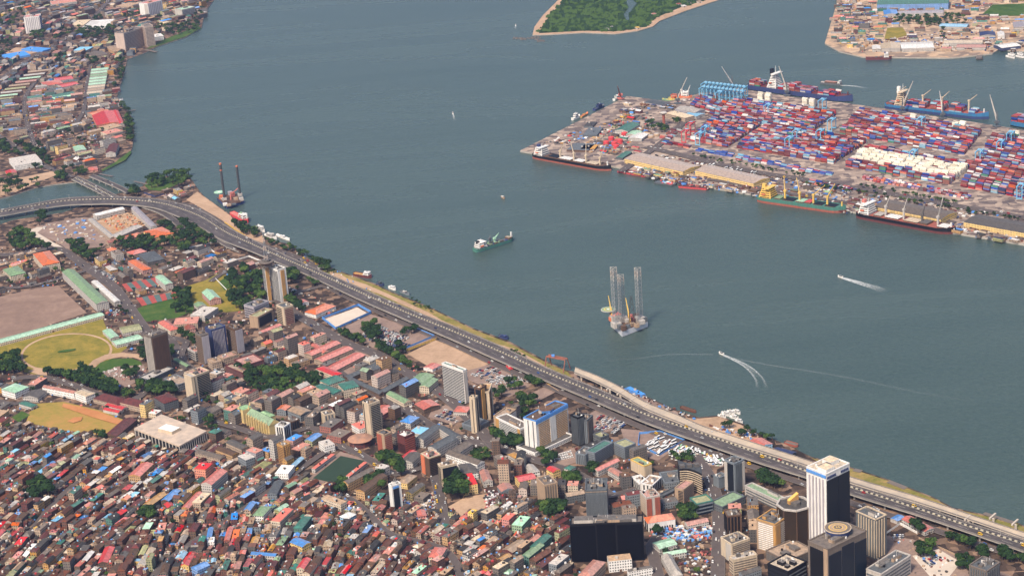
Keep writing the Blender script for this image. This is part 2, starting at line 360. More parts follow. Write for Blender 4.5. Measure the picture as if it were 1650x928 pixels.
# shore strip with rough grass and a sandy track
patch('shore_grass', [(500, 419), (542, 437), (578, 449), (609, 461), (629, 471), (667, 486), (700, 500), (761, 530), (817, 551), (884, 586), (915, 599), (930, 620), (884, 606), (800, 569), (731, 536), (654, 506), (578, 474), (500, 438)], G_SHORE, 1)
patch('sandy_track', [(531, 438), (548, 441), (560, 449), (590, 458), (640, 480), (690, 503), (712, 516), (760, 537), (800, 554), (830, 562), (884, 592), (920, 610), (900, 606), (830, 578), (790, 560), (745, 536), (700, 514), (660, 496), (610, 473), (575, 461), (552, 456), (535, 450)], G_SAND, 2)
patch('shore_grass', [(1306, 737), (1370, 754), (1434, 775), (1505, 803), (1535, 819), (1637, 842), (1690, 872), (1600, 846), (1484, 807), (1370, 771)], G_SHORE, 1)
patch('boatyard_ground', [(1126, 674), (1156, 671), (1194, 684), (1222, 700), (1222, 716), (1182, 705), (1131, 688), (1093, 672)], G_SAND, 1)
patch('boatyard_ground', [(925, 600), (965, 610), (1011, 628), (1054, 646), (1093, 664), (1093, 672), (1029, 645), (963, 612), (925, 612)], G_LOT, 1)
patch('wharf_ground', [(318, 309), (351, 333), (372, 348), (377, 359), (400, 370), (426, 380), (425, 398), (395, 380), (350, 350), (300, 322)], G_SAND, 1)

# open spaces of the city
patch('parade_ground', [(-60, 492), (0, 478), (60, 464), (94, 460), (104, 470), (140, 504), (60, 530), (0, 546), (-60, 560)], G_PARADE, 1)
patch('rough_grass', [(-40, 566), (0, 556), (100, 530), (165, 512), (172, 530), (205, 560), (150, 600), (60, 604), (0, 590), (-40, 590)], G_GRASS, 1)
def ell(cx, cy, rx, ry, n=40, t=-.12):
    out = []
    for i in range(n):
        a = 2*math.pi*i/n; x, y = rx*math.cos(a), ry*math.sin(a); out.append((cx + x, cy + y + t * x * .6))
    return out
patch('running_path', ell(107, 568, 74, 31), G_SAND, 2)
patch('grass_oval', ell(107, 567.5, 70, 28.5), G_GRASS, 3)
patch('sand_apron', [(45, 598), (60, 592), (100, 597), (120, 600), (70, 606)], G_SAND, 4)
patch('crescent_path', [(137, 594), (150, 580), (170, 571), (195, 568), (222, 570), (232, 577), (228, 580), (215, 576), (195, 575), (172, 579), (158, 586), (150, 597)], G_SAND, 4)
patch('garden', [(152, 594), (162, 584), (180, 578), (212, 577), (226, 582), (236, 600), (200, 612), (165, 606)], G_LAWN, 2)
patch('forecourt', [(165, 600), (190, 590), (232, 588), (238, 606), (200, 625), (180, 612)], G_LOT, 3)
patch('playing_field', [(42, 680), (52, 652), (60, 650), (102, 647), (158, 660), (205, 678), (192, 690), (160, 702), (97, 692)], G_ORANGE, 1)
patch('football_pitch', [(549, 734), (588, 742), (550, 781), (504, 770)], G_TURF, 2)
patch('football_margin', [(548, 727), (600, 742), (552, 790), (495, 772)], G_LOT, 1)
patch('sports_court', [(19, 672), (35, 662), (49, 668), (30, 680)], G_LAWN, 1)
patch('green_lawn', [(216, 500), (240, 488), (275, 474), (312, 470), (312, 500), (285, 512), (236, 518)], G_LAWN, 1)
patch('green_lawn', [(298, 462), (330, 452), (352, 440), (372, 446), (385, 470), (392, 500), (365, 503), (330, 500), (300, 478)], G_GRASS, 1)
patch('green_lawn', [(352, 455), (368, 443), (378, 445), (376, 462), (362, 468)], G_LAWN, 2)
patch('building_site', [(150, 358), (205, 342), (222, 350), (240, 362), (200, 372), (185, 380)], ground_mat('rubble', [(.3, (.2, .1, .05)), (.5, (.4, .25, .15)), (.7, (.6, .5, .4))], .09), 2)
patch('building_yard', [(60, 362), (135, 350), (150, 352), (188, 384), (165, 398), (110, 402), (82, 385), (48, 380)], G_LOT, 1)
patch('sandy_lane', [(44, 372), (60, 366), (72, 366), (60, 375), (85, 390), (105, 400), (98, 404), (70, 388), (48, 378)], G_WHITE, 3)
patch('fenced_court', [(521, 515), (576, 495), (594, 506), (540, 529)], G_WHITE, 2)
patch('vehicle_yard', [(548, 530), (598, 506), (640, 520), (700, 545), (655, 562), (640, 570), (600, 560)], G_LOT, 1)
patch('sand_yard', [(656, 570), (702, 548), (725, 556), (790, 585), (760, 598), (728, 588), (690, 590)], G_SAND, 1)
patch('car_park', [(750, 598), (790, 586), (815, 590), (870, 612), (850, 624), (820, 640), (790, 628), (755, 612)], G_LOT, 1)
patch('walled_yard', [(832, 644), (880, 622), (898, 630), (850, 655)], G_LOT, 2)
patch('car_park', [(696, 660), (718, 652), (752, 664), (757, 672), (730, 684), (690, 672)], G_LOT, 1)
patch('school_yard', [(500, 560), (520, 548), (560, 555), (610, 580), (600, 605), (540, 612)], G_LOT, 1, take=False)
patch('bus_yard', [(1000, 690), (1064, 696), (1102, 712), (1060, 742), (1010, 725)], G_LOT, 1)
patch('car_park', [(930, 680), (960, 660), (1020, 675), (1000, 690), (960, 700)], G_LOT, 1)
patch('bus_park', [(1100, 716), (1168, 730), (1165, 752), (1120, 748), (1085, 735)], G_LOT, 1)
patch('car_park', [(888, 735), (925, 720), (935, 742), (905, 752)], G_LOT, 1)
patch('sand_yard', [(722, 816), (750, 800), (785, 795), (782, 818), (740, 832)], G_SAND, 1)
patch('forecourt', [(1422, 862), (1470, 868), (1500, 878), (1560, 900), (1650, 935), (1650, 960), (1450, 960), (1425, 890)], G_LOT, 1)
patch('courtyard', [(1470, 895), (1512, 884), (1548, 905), (1530, 928), (1500, 930)], G_WHITE, 2)
patch('pitch', [(40, 232), (60, 225)], G_SAND, 1) if False else None
patch('sand_yard', [(0, 290), (40, 285), (85, 276), (92, 282), (55, 297), (20, 312), (0, 316)], G_SAND, 1)
patch('green_bank', [(163, 274), (185, 262), (210, 243), (212, 246), (202, 258), (166, 276)], G_LAWN, 1)
patch('hotel_lawn', [(235, 80), (250, 70), (320, 42), (324, 46), (300, 59), (252, 75)], G_LAWN, 1)
patch('blue_walled_yard', [(8, 86), (25, 77), (60, 78), (62, 84), (30, 93)], G_SAND, 2)
patch('green_bank', [(233, 299), (238, 292), (262, 287), (285, 284), (300, 290), (262, 308), (240, 306)], G_LAWN, 1)
patch('shipyard_field', [(1425, 62), (1430, 45), (1455, 45), (1462, 57), (1430, 66)], G_GRASS, 2, z0=2.5)
patch('shipyard_green', [(1580, 26), (1600, 8), (1655, 6), (1655, 26)], G_LAWN, 2, z0=2.5)
patch('shipyard_green', [(1585, 0), (1590, -20), (1700, -20), (1700, 3)], G_GRASS, 2, z0=2.5)

G_COURT = [ground_mat('red court', [(.3, (.26, .05, .045)), (.7, (.4, .09, .07))], .05), ground_mat('grey green court', [(.3, (.06, .1, .1)), (.7, (.12, .17, .16))], .05)]
for k in range(7):
    a, b = k/7, (k+1)/7; lp = lambda p, q, t: (p[0]+(q[0]-p[0])*t, p[1]+(q[1]-p[1])*t)
    for X in (((219, 480), (285, 470), (286, 479), (229, 493)), ((196, 458), (250, 447), (262, 458), (206, 470))): patch('tennis_court', [lp(X[0], X[1], a), lp(X[0], X[1], b), lp(X[3], X[2], b), lp(X[3], X[2], a)], G_COURT[k % 2], 2)
patch('worn_earth', [(102, 649), (158, 662), (204, 680), (198, 686), (150, 672), (100, 655)], G_COURT[0] if 0 else ground_mat('bare laterite', [(.3, (.36, .14, .05)), (.7, (.5, .24, .1))], .03), 4)
patch('worn_earth', [(108, 678), (120, 672), (133, 671), (131, 677), (118, 681)], _M.get('x') or bpy.data.materials['bare laterite'], 4)
patch('worn_earth', [(92, 566), (106, 563), (122, 561), (121, 564), (106, 567), (94, 568)], G_LAWN, 5)
# ---------------------------------------------------------------- ground-level streets
def ribbon_pts(near, far, z, ext=0):
    a = spline([P(u, v, z) for u, v in near]); b = spline([P(u, v, z) for u, v in far]); n = max(len(a), len(b))
    def rs(l, n):
        L = [0]
        for i in range(1, len(l)): L.append(L[-1] + (l[i]-l[i-1]).length)
        out = []; j = 0
        for k in range(n):
            d = L[-1] * k / (n-1)
            while j < len(l)-2 and L[j+1] < d: j += 1
            t = (d - L[j]) / max(L[j+1]-L[j], 1e-6); out.append(l[j].lerp(l[j+1], t))
        return out
    return rs(a, n), rs(b, n)
ROADS = []
KERB = M('kerb stone', (.2, .17, .15), .9, .2)
def street(name, l, w, lvl=1, m=None, line=True, cars=.0, z0=GZ, kerb=True):
    c = spline([P(u, v, z0) for u, v in l]); L, Rr = [], []
    for i, p in enumerate(c):
        t = (c[min(i+1, len(c)-1)] - c[max(i-1, 0)]); t.z = 0; t.normalize(); n = Vector((-t.y, t.x, 0)); L.append(p + n*w/2); Rr.append(p - n*w/2)
    mb = MB(); _CT[0] += 1; z = z0 + .2*lvl + _CT[0]*.011 + .6; W = M('road paint', (.7, .68, .6), .7, 0)
    for i in range(len(c)-1):
        mb.face([(L[i].x, L[i].y, z), (Rr[i].x, Rr[i].y, z), (Rr[i+1].x, Rr[i+1].y, z), (L[i+1].x, L[i+1].y, z)], m or G_ROAD)
        mark([(L[i].x, L[i].y), (Rr[i].x, Rr[i].y), (Rr[i+1].x, Rr[i+1].y), (L[i+1].x, L[i+1].y)], 3)
    tag(mb.build(name), kind='structure')
    if line and w > 8:
        mk = MB()
        for i in range(0, len(c)-1, 2):
            t = (c[i+1]-c[i]).normalized(); n = Vector((-t.y, t.x, 0)) * .2; a, b = c[i], c[i] + t*5
            mk.face([(a.x-n.x, a.y-n.y, z+.06), (a.x+n.x, a.y+n.y, z+.06), (b.x+n.x, b.y+n.y, z+.06), (b.x-n.x, b.y-n.y, z+.06)], W)
        if mk.f: tag(mk.build('road_marking'), kind='structure')
    if kerb:
        kb = MB()
        for i in range(len(c)-1):
            for S_ in (L, Rr):
                kb.beam((S_[i].x, S_[i].y, z-.1), (S_[i+1].x, S_[i+1].y, z-.1), .35, KERB)
        tag(kb.build('kerb'), kind='structure')
    ROADS.append((c, w, cars, z))
street('street', [(-60, 402), (0, 412), (60, 405), (95, 402), (143, 434), (183, 464), (205, 492), (225, 520), (238, 540), (250, 560)], 16, cars=.4)
street('street', [(262, 540), (276, 552), (284, 566), (290, 582), (305, 596)], 14, cars=.3)
street('street', [(278, 545), (300, 552), (292, 570), (300, 588), (330, 604)], 10, cars=.3)
street('street', [(440, 478), (474, 505), (512, 528), (563, 556), (611, 573), (650, 598), (700, 628), (735, 655), (770, 690), (800, 722)], 16, cars=.5)
street('street', [(545, 600), (563, 613), (616, 641), (665, 668), (700, 690), (760, 712), (800, 722), (870, 745), (930, 765), (985, 800)], 13, cars=.6)
street('street', [(940, 800), (985, 800), (1040, 785), (1100, 772), (1141, 766)], 10, cars=.5)
street('street', [(1120, 735), (1141, 766), (1150, 790), (1156, 815), (1159, 853), (1157, 900), (1157, 960)], 14, cars=1.2)
street('street', [(1060, 865), (1050, 880), (1055, 905), (1065, 950)], 12, cars=.4)
street('street', [(20, 612), (60, 608), (100, 616), (150, 633), (175, 642), (205, 650), (225, 640), (245, 622), (300, 600)], 12, cars=.6)
street('street', [(553, 722), (580, 733), (604, 747), (640, 765), (680, 755), (698, 763), (706, 790), (714, 826), (718, 850)], 11, cars=1.2)
street('street', [(553, 722), (537, 722), (505, 742), (476, 763), (440, 788), (400, 816), (330, 862), (270, 905), (240, 940)], 8, cars=.3, line=False)
street('street', [(553, 722), (540, 708), (500, 690), (470, 700), (430, 705), (380, 690), (345, 680)], 10, cars=.8)
street('street', [(-40, 905), (0, 893), (40, 868), (80, 820), (110, 790), (150, 762)], 7, cars=.1, line=False)
street('street', [(555, 800), (575, 812), (600, 835), (630, 862), (700, 880), (730, 900), (745, 940)], 8, cars=.4, line=False)
street('street', [(-40, 640), (0, 648), (25, 652), (58, 640), (72, 628)], 9, cars=.2, line=False)
street('street', [(0, 465), (50, 462), (130, 440), (150, 432)], 9, cars=.4)
street('street', [(340, 455), (370, 440), (420, 470), (440, 478), (480, 472), (520, 462)], 9, cars=.2)
street('street', [(-30, 140), (0, 128), (30, 108), (62, 88), (90, 72), (120, 55), (150, 30), (185, -10)], 12, cars=.6)
street('street', [(55, 235), (44, 200), (40, 165), (50, 142), (70, 120), (85, 105)], 9, cars=.3)
street('street', [(-40, 212), (0, 222), (40, 250), (75, 270), (105, 282), (118, 287)], 12, cars=.8)
street('street', [(120, 205), (135, 178), (140, 140), (147, 105)], 8, cars=.3)
street('street', [(0, 60), (60, 62), (120, 72)], 8, cars=.3)
# outer ground-level road seaward of the elevated road
street('coast_road', [(285, 330), (305, 333), (340, 351), (382, 380), (420, 396), (470, 413), (520, 436)], 13, cars=.6)
street('works_road', [(905, 606), (925, 616), (1000, 649), (1060, 676), (1130, 700)], 8, cars=.2, line=False)
street('under_road', [(420, 420), (502, 452), (578, 489), (654, 524), (731, 557), (800, 589), (884, 624), (965, 660), (1044, 694), (1131, 726), (1220, 756), (1306, 785), (1372, 812), (1484, 848), (1561, 874), (1660, 905)], 10, cars=.7, line=False)
# port roads
street('port_road', [(1000, 278), (1040, 250), (1065, 232), (1090, 210), (1115, 185), (1150, 172)], 14, z0=PORTZ, cars=.3)
street('port_road', [(1040, 238), (1100, 252), (1200, 275), (1300, 291), (1400, 308), (1500, 326), (1650, 352), (1800, 380)], 16, z0=PORTZ, cars=.5)
street('port_road', [(1140, 290), (1220, 303), (1300, 318), (1400, 333), (1540, 360)], 9, z0=PORTZ, cars=.5, line=False)

# ---------------------------------------------------------------- elevated roads and bridges
BRIDGE_CARS = []
def bridge(label, near, far, z, thick=1.6, pier_step=32, med=None, deckm=None, wallm=CONC, cars=.5, name='elevated_road', piers=True, cap=True, z0=GZ, group=None, medm=None):
    A, B = ribbon_pts(near, far, z); t = thing(name, label, 'bridge' if 'bridge' in name else 'road', (A[0].x, A[0].y, z0), group)
    mb = MB(); n = len(A); dm = deckm or M('deck asphalt', (.085, .072, .072), .9, .5, .07)
    for i in range(n-1):
        a, b, c, d = A[i], A[i+1], B[i+1], B[i]
        mb.face([a, b, c, d], dm)
        for p, q in ((a, b), (c, d)): mb.face([(p.x, p.y, z-thick), (q.x, q.y, z-thick), q, p], wallm)
        mb.face([(p.x, p.y, z-thick) for p in (d, c, b, a)], wallm)
        mark([(p.x, p.y) for p in (a, b, c, d)], 3)
    for e in (0, n-1): mb.face([(A[e].x, A[e].y, z-thick), (B[e].x, B[e].y, z-thick), B[e], A[e]], wallm)
    part(mb, 'deck', t)
    for S_, O_ in ((A, B), (B, A)):
        pb = MB()
        for i in range(n-1):
            ins = (O_[i]-S_[i]).normalized()*.35; ins2 = (O_[i+1]-S_[i+1]).normalized()*.35
            pb.beam(S_[i] + ins + Vector((0, 0, .45)), S_[i+1] + ins2 + Vector((0, 0, .45)), .9 if i else .9, M('parapet paint', (.2, .175, .16), .8, .4, .05))
        part(pb, 'parapet', t)
    if med is not None:
        m1 = MB(); mk = MB(); Wt = M('barrier white', (.48, .42, .3), .6, .1); Bk = M('barrier black', (.05, .045, .04), .6, .1)
        C = [A[i].lerp(B[i], med) for i in range(n)]; L = [C[0]]
        d = 0
        for i in range(n-1):
            seg = (C[i+1]-C[i]); k = max(1, round(seg.length/3.4))
            for j in range(k): 
                p, q = C[i].lerp(C[i+1], j/k), C[i].lerp(C[i+1], (j+1)/k)
                m1.beam(p + Vector((0, 0, .6)), q + Vector((0, 0, .6)), 1.2, Wt if d % 2 else Bk); d += 1
        part(m1, 'median_barrier', t)
        W = M('road paint', (.7, .68, .6), .7, 0)
        for fr in ((.04, .0), (.96, 0), (med - .045, 0), (med + .045, 0), (med*.5, 1), (med + (1-med)*.5, 1)):
            for i in range(0, n-1, 2 if fr[1] else 1):
                p, q = A[i].lerp(B[i], fr[0]), A[i+1].lerp(B[i+1], fr[0]); nn = (B[i]-A[i]).normalized()*.12; up = Vector((0, 0, .05))
                mk.face([p-nn+up, q-nn+up, q+nn+up, p+nn+up], W)
        part(mk, 'lane_marking', t)
    if piers:
        d = 0; last = -99; cnt = 0
        for i in range(1, n-1):
            d += (A[i]-A[i-1]).length
            if d - last >= pier_step and cnt < 95:
                last = d; cnt += 1; pr = MB(); wv = B[i]-A[i]
                if cap: pr.beam(A[i] + wv*.06 - Vector((0, 0, thick+.6)), B[i] - wv*.06 - Vector((0, 0, thick+.6)), 1.6, wallm)
                for k in ((.22, .78) if wv.length > 11 else (.5,)):
                    c = A[i].lerp(B[i], k); pr.box(c.x, c.y, -1, 1.8, 1.8, z-thick+.2, wallm, math.atan2(wv.y, wv.x))
                part(pr, 'pier', t)
    BRIDGE_CARS.append((A, B, z, cars, med)); return t
NEAR = [(-80, 356), (-40, 351), (0, 348), (50, 339), (102, 331), (150, 329), (193, 329), (244, 334), (280, 346), (318, 363), (356, 386), (400, 403), (450, 424), (502, 446), (578, 482), (654, 515), (731, 548), (800, 579), (884, 615),
        (965, 649), (1044, 682), (1131, 713), (1220, 744), (1306, 771), (1372, 796), (1484, 831), (1561, 857), (1650, 888), (1760, 930)]
FAR = [(-80, 344), (-40, 341), (0, 338), (50, 329), (102, 320), (150, 317), (193, 317), (254, 321), (293, 329), (331, 343), (369, 367), (410, 388), (455, 409), (502, 430), (578, 463), (654, 496), (731, 526), (805, 557), (884, 594),
       (965, 627), (1044, 661), (1131, 689), (1220, 721), (1306, 756), (1372, 778), (1484, 815), (1561, 842), (1650, 869), (1760, 906)]
bridge('long dual carriageway elevated road with a black and white median, sweeping along the whole shore', NEAR, FAR, 9, med=.62, pier_step=36)
bridge('pale unfinished concrete viaduct running seaward of the elevated road', [(925, 600), (963, 616), (1000, 635), (1029, 653), (1054, 665), (1093, 680), (1131, 696), (1182, 713), (1220, 725), (1306, 752), (1370, 777), (1484, 811), (1599, 849), (1660, 870)],
       [(927, 592), (963, 606), (1000, 624), (1029, 642), (1054, 654), (1093, 669), (1131, 686), (1182, 703), (1220, 715), (1306, 743), (1370, 768), (1484, 802), (1599, 841), (1660, 861)], 10.5, thick=1.4, name='viaduct', deckm=M('raw deck', (.46, .37, .27), .9, .25, .05), wallm=M('raw concrete', (.5, .42, .34), .9, .15, .05), cars=0)
bridge('curved slip ramp dropping from the elevated road to the wooded ground', [(228, 334), (250, 341), (270, 352), (284, 364), (294, 376)], [(230, 329), (254, 336), (276, 347), (292, 360), (302, 373)], 5, name='slip_ramp', pier_step=24, cars=.3)
bridge('nearer low creek bridge with parked traffic, between trees and ring road', [(115, 289), (140, 301), (165, 314), (188, 327)], [(125, 284), (150, 296), (176, 309), (200, 321)], 6, name='creek_bridge', cars=1.2, pier_step=22, med=.5)
bridge('farther low creek bridge, empty, from pink tent to ring road', [(143, 284), (165, 293), (190, 304), (203, 311)], [(150, 281), (172, 290), (197, 301), (210, 308)], 6, name='creek_bridge', cars=.2, pier_step=22)
bridge('lower side ramp hugging the landward edge of the elevated road', [(300, 360), (330, 376), (358, 394), (385, 406)], [(296, 352), (325, 366), (352, 386), (380, 401)], 6, name='slip_ramp', cars=.3)
# side piers with brackets that wait for the viaduct
for i, (u, v) in enumerate([(983, 637), (1000, 645), (1021, 655), (1042, 665), (1560, 848), (1600, 846), (1636, 856)]):
    g = P(u, v, GZ); n = Vector((.45, .9, 0)).normalized(); t = thing('bracket_pier', f'hammerhead concrete pier, {["first","second","third","fourth","fifth","sixth","seventh"][i]} from the left, beside the pale viaduct', 'pier', g, 'hammerhead piers beside the viaduct')
    mb = MB(); mb.box(g.x, g.y, 0, 2.2, 2.2, 9.5, _M['raw concrete']); part(mb, 'column', t)
    mb = MB(); mb.beam(g + Vector((-4, -8*.2, 8.6)), g + Vector((5, 9, 8.6)), 1.8, _M['raw concrete']); part(mb, 'crosshead', t)
# ---------------------------------------------------------------- towers and named buildings
def ortho(Aw, Lw, Rw):
    a, b = Lw - Aw, Rw - Aw
    if a.length < .5 or b.length < .5: return Lw, Rw
    if a.length >= b.length:
        n = Vector((-a.y, a.x, 0)).normalized(); n = n if n.dot(b) > 0 else -n; Rw = Aw + n * max(b.length, 3)
    else:
        n = Vector((-b.y, b.x, 0)).normalized(); n = n if n.dot(a) > 0 else -n; Lw = Aw + n * max(a.length, 3)
    return Lw, Rw
def facade(t, p, q, c, z0, z1, spec):
    """p,q: face ends (xy); c: building centre; spec: list of facade systems"""
    if not spec: return
    d = Vector((q[0]-p[0], q[1]-p[1])); n = Vector((-d.y, d.x)).normalized(); mid = Vector(((p[0]+q[0])/2, (p[1]+q[1])/2))
    if n.dot(mid - Vector((c[0], c[1]))) < 0: n = -n
    def slab(mb, a0, a1, h0, h1, dep, m):
        P0 = Vector(p[:2]) + d*a0; P1 = Vector(p[:2]) + d*a1
        mb.prism([(P0.x, P0.y), (P1.x, P1.y), (P1.x + n.x*dep, P1.y + n.y*dep), (P0.x + n.x*dep, P0.y + n.y*dep)], h0, h1, m, bottom=True)
    H = z1 - z0
    for s in (spec if isinstance(spec[0], (list, tuple)) else [spec]):
        k = s[0]; m = s[2]; lo = s[4] if len(s) > 4 else (.04, .96); v = s[5] if len(s) > 5 else (.04, .97); fr = s[3] if len(s) > 3 else .5
        if k == 'bands':
            N = s[1]; 
            for i in range(N):
                h0 = z0 + H*(v[0] + (v[1]-v[0])*i/N); mb = MB(); slab(mb, lo[0], lo[1], h0, h0 + H*(v[1]-v[0])/N*fr, .35, m); part(mb, 'window_band' if m in (GLASS, BGLASS) else 'spandrel', t)
        elif k == 'fins':
            N = s[1]
            for i in range(N):
                a = lo[0] + (lo[1]-lo[0])*i/N; mb = MB(); slab(mb, a, a + (lo[1]-lo[0])/N*fr, z0 + H*v[0], z0 + H*v[1], .7, m); part(mb, 'window_strip' if m in (GLASS, BGLASS) else 'facade_fin', t)
        elif k == 'panel':
            mb = MB(); slab(mb, lo[0], lo[1], z0 + H*v[0], z0 + H*v[1], .25, m); part(mb, 'glass_panel' if m in (GLASS, BGLASS) else 'wall_panel', t)
def tower(label, L, A, R, B, wall, roof='grey', fl=None, fr=None, name='office_tower', cat='tower', par=None, extra=2, group=None, wm=None, gable=None, z0=GZ, H=None):
    h = H or height(A[0], A[1], B[0], B[1], z0); z1 = z0 + h
    Aw, Lw, Rw = P(*A, z1), P(*L, z1), P(*R, z1); Lw, Rw = ortho(Aw, Lw, Rw); Bk = Lw + Rw - Aw
    q = [(p.x, p.y) for p in (Aw, Rw, Bk, Lw)]; c = (Aw + Bk)/2
    t = thing(name, label, cat, (c.x, c.y, z0), group)
    W = wm or (MP(wall) if (fl or fr) else WA(wall))
    mb = MB(); mb.prism(q, z0, z1, W, top=False); part(mb, 'wall', t)
    if gable:
        mb = MB(); mb.roof(q, z1, gable[1], gable[0], MR(roof), MP(wall)); part(mb, 'roof', t)
    else:
        mb = MB(); mb.face([(x, y, z1) for x, y in q], MR(roof)); part(mb, 'roof', t)
        mb = MB(); pm = MP(par or wall)
        for i in range(4):
            a, b = Vector((*q[i], z1)), Vector((*q[(i+1) % 4], z1)); ins = (Vector((c.x, c.y, z1)) - (a+b)/2).normalized()*.3
            mb.beam(a + ins + Vector((0, 0, .6)), b + ins + Vector((0, 0, .6)), 1.2, pm)
        part(mb, 'parapet', t)
    facade(t, q[0], q[3], (c.x, c.y), z0, z1, fl); facade(t, q[0], q[1], (c.x, c.y), z0, z1, fr)
    bk = fl or fr
    if fl and fl[0] == 'bands': facade(t, q[1], q[2], (c.x, c.y), z0, z1, [('bands', min(fl[1], 12), fl[2], fl[3] if len(fl) > 3 else .5)])
    r = random.Random(int(A[0]*7 + A[1]))
    ex, ey = Vector(q[1]) - Vector(q[0]), Vector(q[3]) - Vector(q[0]); rz = math.atan2(ex.y, ex.x)
    if not gable:
        for i in range(extra):
            a, b = r.uniform(.25, .75), r.uniform(.25, .75); p = Vector(q[0]) + ex*a + ey*b; mb = MB()
            mb.box(p.x, p.y, z1+.02, max(2.2, ex.length*r.uniform(.12, .28)), max(2.2, ey.length*r.uniform(.15, .3)), r.uniform(2, 3.8), MP(r.choice(['pale', 'tan', wall, 'grey'])), rz, MR('grey')); part(mb, 'plant_room', t)
        for i in range(extra):
            a, b = r.uniform(.12, .88), r.uniform(.12, .88); p = Vector(q[0]) + ex*a + ey*b; mb = MB()
            mb.cyl(p.x, p.y, z1+.03+.01*i, 1.1, 1.8, MP(r.choice(['white', 'black', 'white'])), 10); part(mb, 'water_tank', t)
        for i in range(extra//2):
            a, b = r.uniform(.2, .8), r.uniform(.2, .8); p = Vector(q[0]) + ex*a + ey*b; mb = MB()
            mb.beam((p.x, p.y, z1), (p.x, p.y, z1 + r.uniform(5, 10)), .35, MP('white'), .15); part(mb, 'antenna', t)
    mark(q, 4, 2.5); t['_q'] = 0; del t['_q']
    return t, q, z0, z1
def B(*a): return ('bands', *a)
def F(*a): return ('fins', *a)
G, BG = GLASS, BGLASS
# left and middle of the business quarter
tower('tall taupe concrete office tower with close vertical ribs beside the grass oval', (231, 539), (243.3, 544), (270, 534.5), (251, 606), 'taupe', 'taupe', F(6, MP('pale'), .4), F(22, MP('brown'), .5), extra=4)
tower('low dark podium building running along the foot of the taupe tower', (232, 606), (240, 613), (280, 594), (240.5, 618), 'slate', 'pale', extra=1, name='podium_building', cat='building', H=7)
tower('grey brown slab at the left end of the mosaic twin blocks', (314, 537), (324, 542), (337, 539), (333, 588), 'taupe', 'grey', B(14, MP('brown'), .4), F(5, MP('lilac'), .9))
tower('slab with a deep blue and white mosaic long face between two taupe slabs', (334, 527), (340, 533), (363, 526), (347.5, 578), 'navy', 'slate', None, [F(9, MP('lilac'), .35, (.08, .92)), B(12, MP('navy'), .42, (.06, .94)), B(24, MP('navy'), .3, (.06, .94), (.03, .94))])
tower('brown and lilac slab at the right end of the mosaic blocks', (364, 526), (378, 532), (387, 527), (382.5, 571), 'brown', 'grey', B(14, MP('taupe'), .4), F(5, MP('lilac'), .9))
tower('cream lift shaft tower joined to the banded office slab', (296, 604), (308, 609), (314, 605), (314, 650), 'cream', 'pale', None, F(1, G, .2, (.5, .7)), extra=0)
tower('cream office slab with dark horizontal window bands and pink roof', (300, 600), (311, 607), (337, 597.5), (316.5, 645), 'cream', 'pink', None, B(13, G, .55, (.02, .98), (.1, .97)), extra=2)
tower('low grey hall with tan flat roof left of the banded cream slab', (264, 611), (287, 621), (298, 612), (288, 631), 'steel', 'tan', extra=1, name='hall', cat='hall')
tower('white low block with red roof corner before the mosaic blocks', (302, 562), (314, 568), (320, 563), (317, 583), 'pale', 'coral', B(4, G, .4), B(4, G, .4), name='office_block', cat='building')
tower('tan stepped block in front of the mosaic tower, left piece', (334, 580), (342, 586), (352, 580), (343, 597), 'tan', 'tan', extra=1, name='office_block', cat='building')
tower('tan stepped block in front of the mosaic tower, right piece', (351, 574), (360, 579), (368, 573), (361, 590), 'tan', 'pink', extra=1, name='office_block', cat='building')
tower('tan stepped block right of the mosaic podium with pink roof', (364, 570), (373, 575), (381, 570), (374, 586), 'tan', 'pink', extra=1, name='office_block', cat='building')
tower('long dark brown block with pale flat roof facing the tree belt', (363, 590), (391, 602), (397, 597), (392, 612), 'maroon', 'tan', extra=1, name='office_block', cat='building')
tower('second dark brown block with pink tan roof up the same street', (377, 580), (394, 590), (418, 578), (394, 600), 'maroon', 'pink', extra=1, name='office_block', cat='building')
tower('white louvred tower half carrying the lattice mast', (421.5, 427), (426, 430), (432, 428.5), (437, 487), 'white', 'grey', B(26, G, .5), [F(1, MP('ochre'), 1, (.1, .95))], extra=1)
tower('second white louvred tower with ochre recessed right face', (433.6, 431), (447.5, 436), (456, 431), (453, 489), 'white', 'grey', B(26, G, .5, (.05, .9)), [F(1, MP('ochre'), 1, (.3, .75))], extra=2)
tower('cream balcony block with red trim at the foot of the mast tower', (445, 492), (457, 497), (472, 492), (459, 525), 'cream', 'slate', B(9, G, .5, (.3, .95)), [B(9, MP('brick'), .3, (.1, .95)), B(9, G, .2, (.1, .95), (.09, 1))], extra=1)
tower('grey glass fronted block with olive roof left of the cream balcony block', (409, 507), (415, 512), (440, 499), (416, 529), 'tan', 'olive', None, [F(1, G, 1, (.08, .86), (.08, .9)), B(6, MP('slate'), .2, (.1, .85), (.1, .9))], extra=1)
tower('pale block with dark roof behind the grey glass fronted block', (399, 490), (409, 496), (433, 486), (411, 516), 'lilac', 'slate', B(5, G, .35), B(5, MP('slate'), .35), extra=3)
tower('tall cream tower with a plain left face and banded right face', (583, 648), (594, 652.5), (612, 646), (600, 706), 'cream', 'grey', [F(1, G, 1, (.78, .84))], B(18, G, .5, (.15, .95)), extra=3)
tower('red brown and white banded office tower with slate roof', (607, 697), (619, 702), (631, 697), (622, 734), 'tan', 'slate', F(1, MP('brick'), 1, (.38, .98)), B(10, MP('brick'), .45), extra=1)
tower('maroon glass block with white flat roof', (640, 700), (652, 705), (668, 698), (654, 733), 'maroon', 'white', [B(7, MP('black'), .35, (.03, .97), (.1, .6))], [B(7, MP('brick'), .4, (.03, .97), (.1, .95))], extra=2)
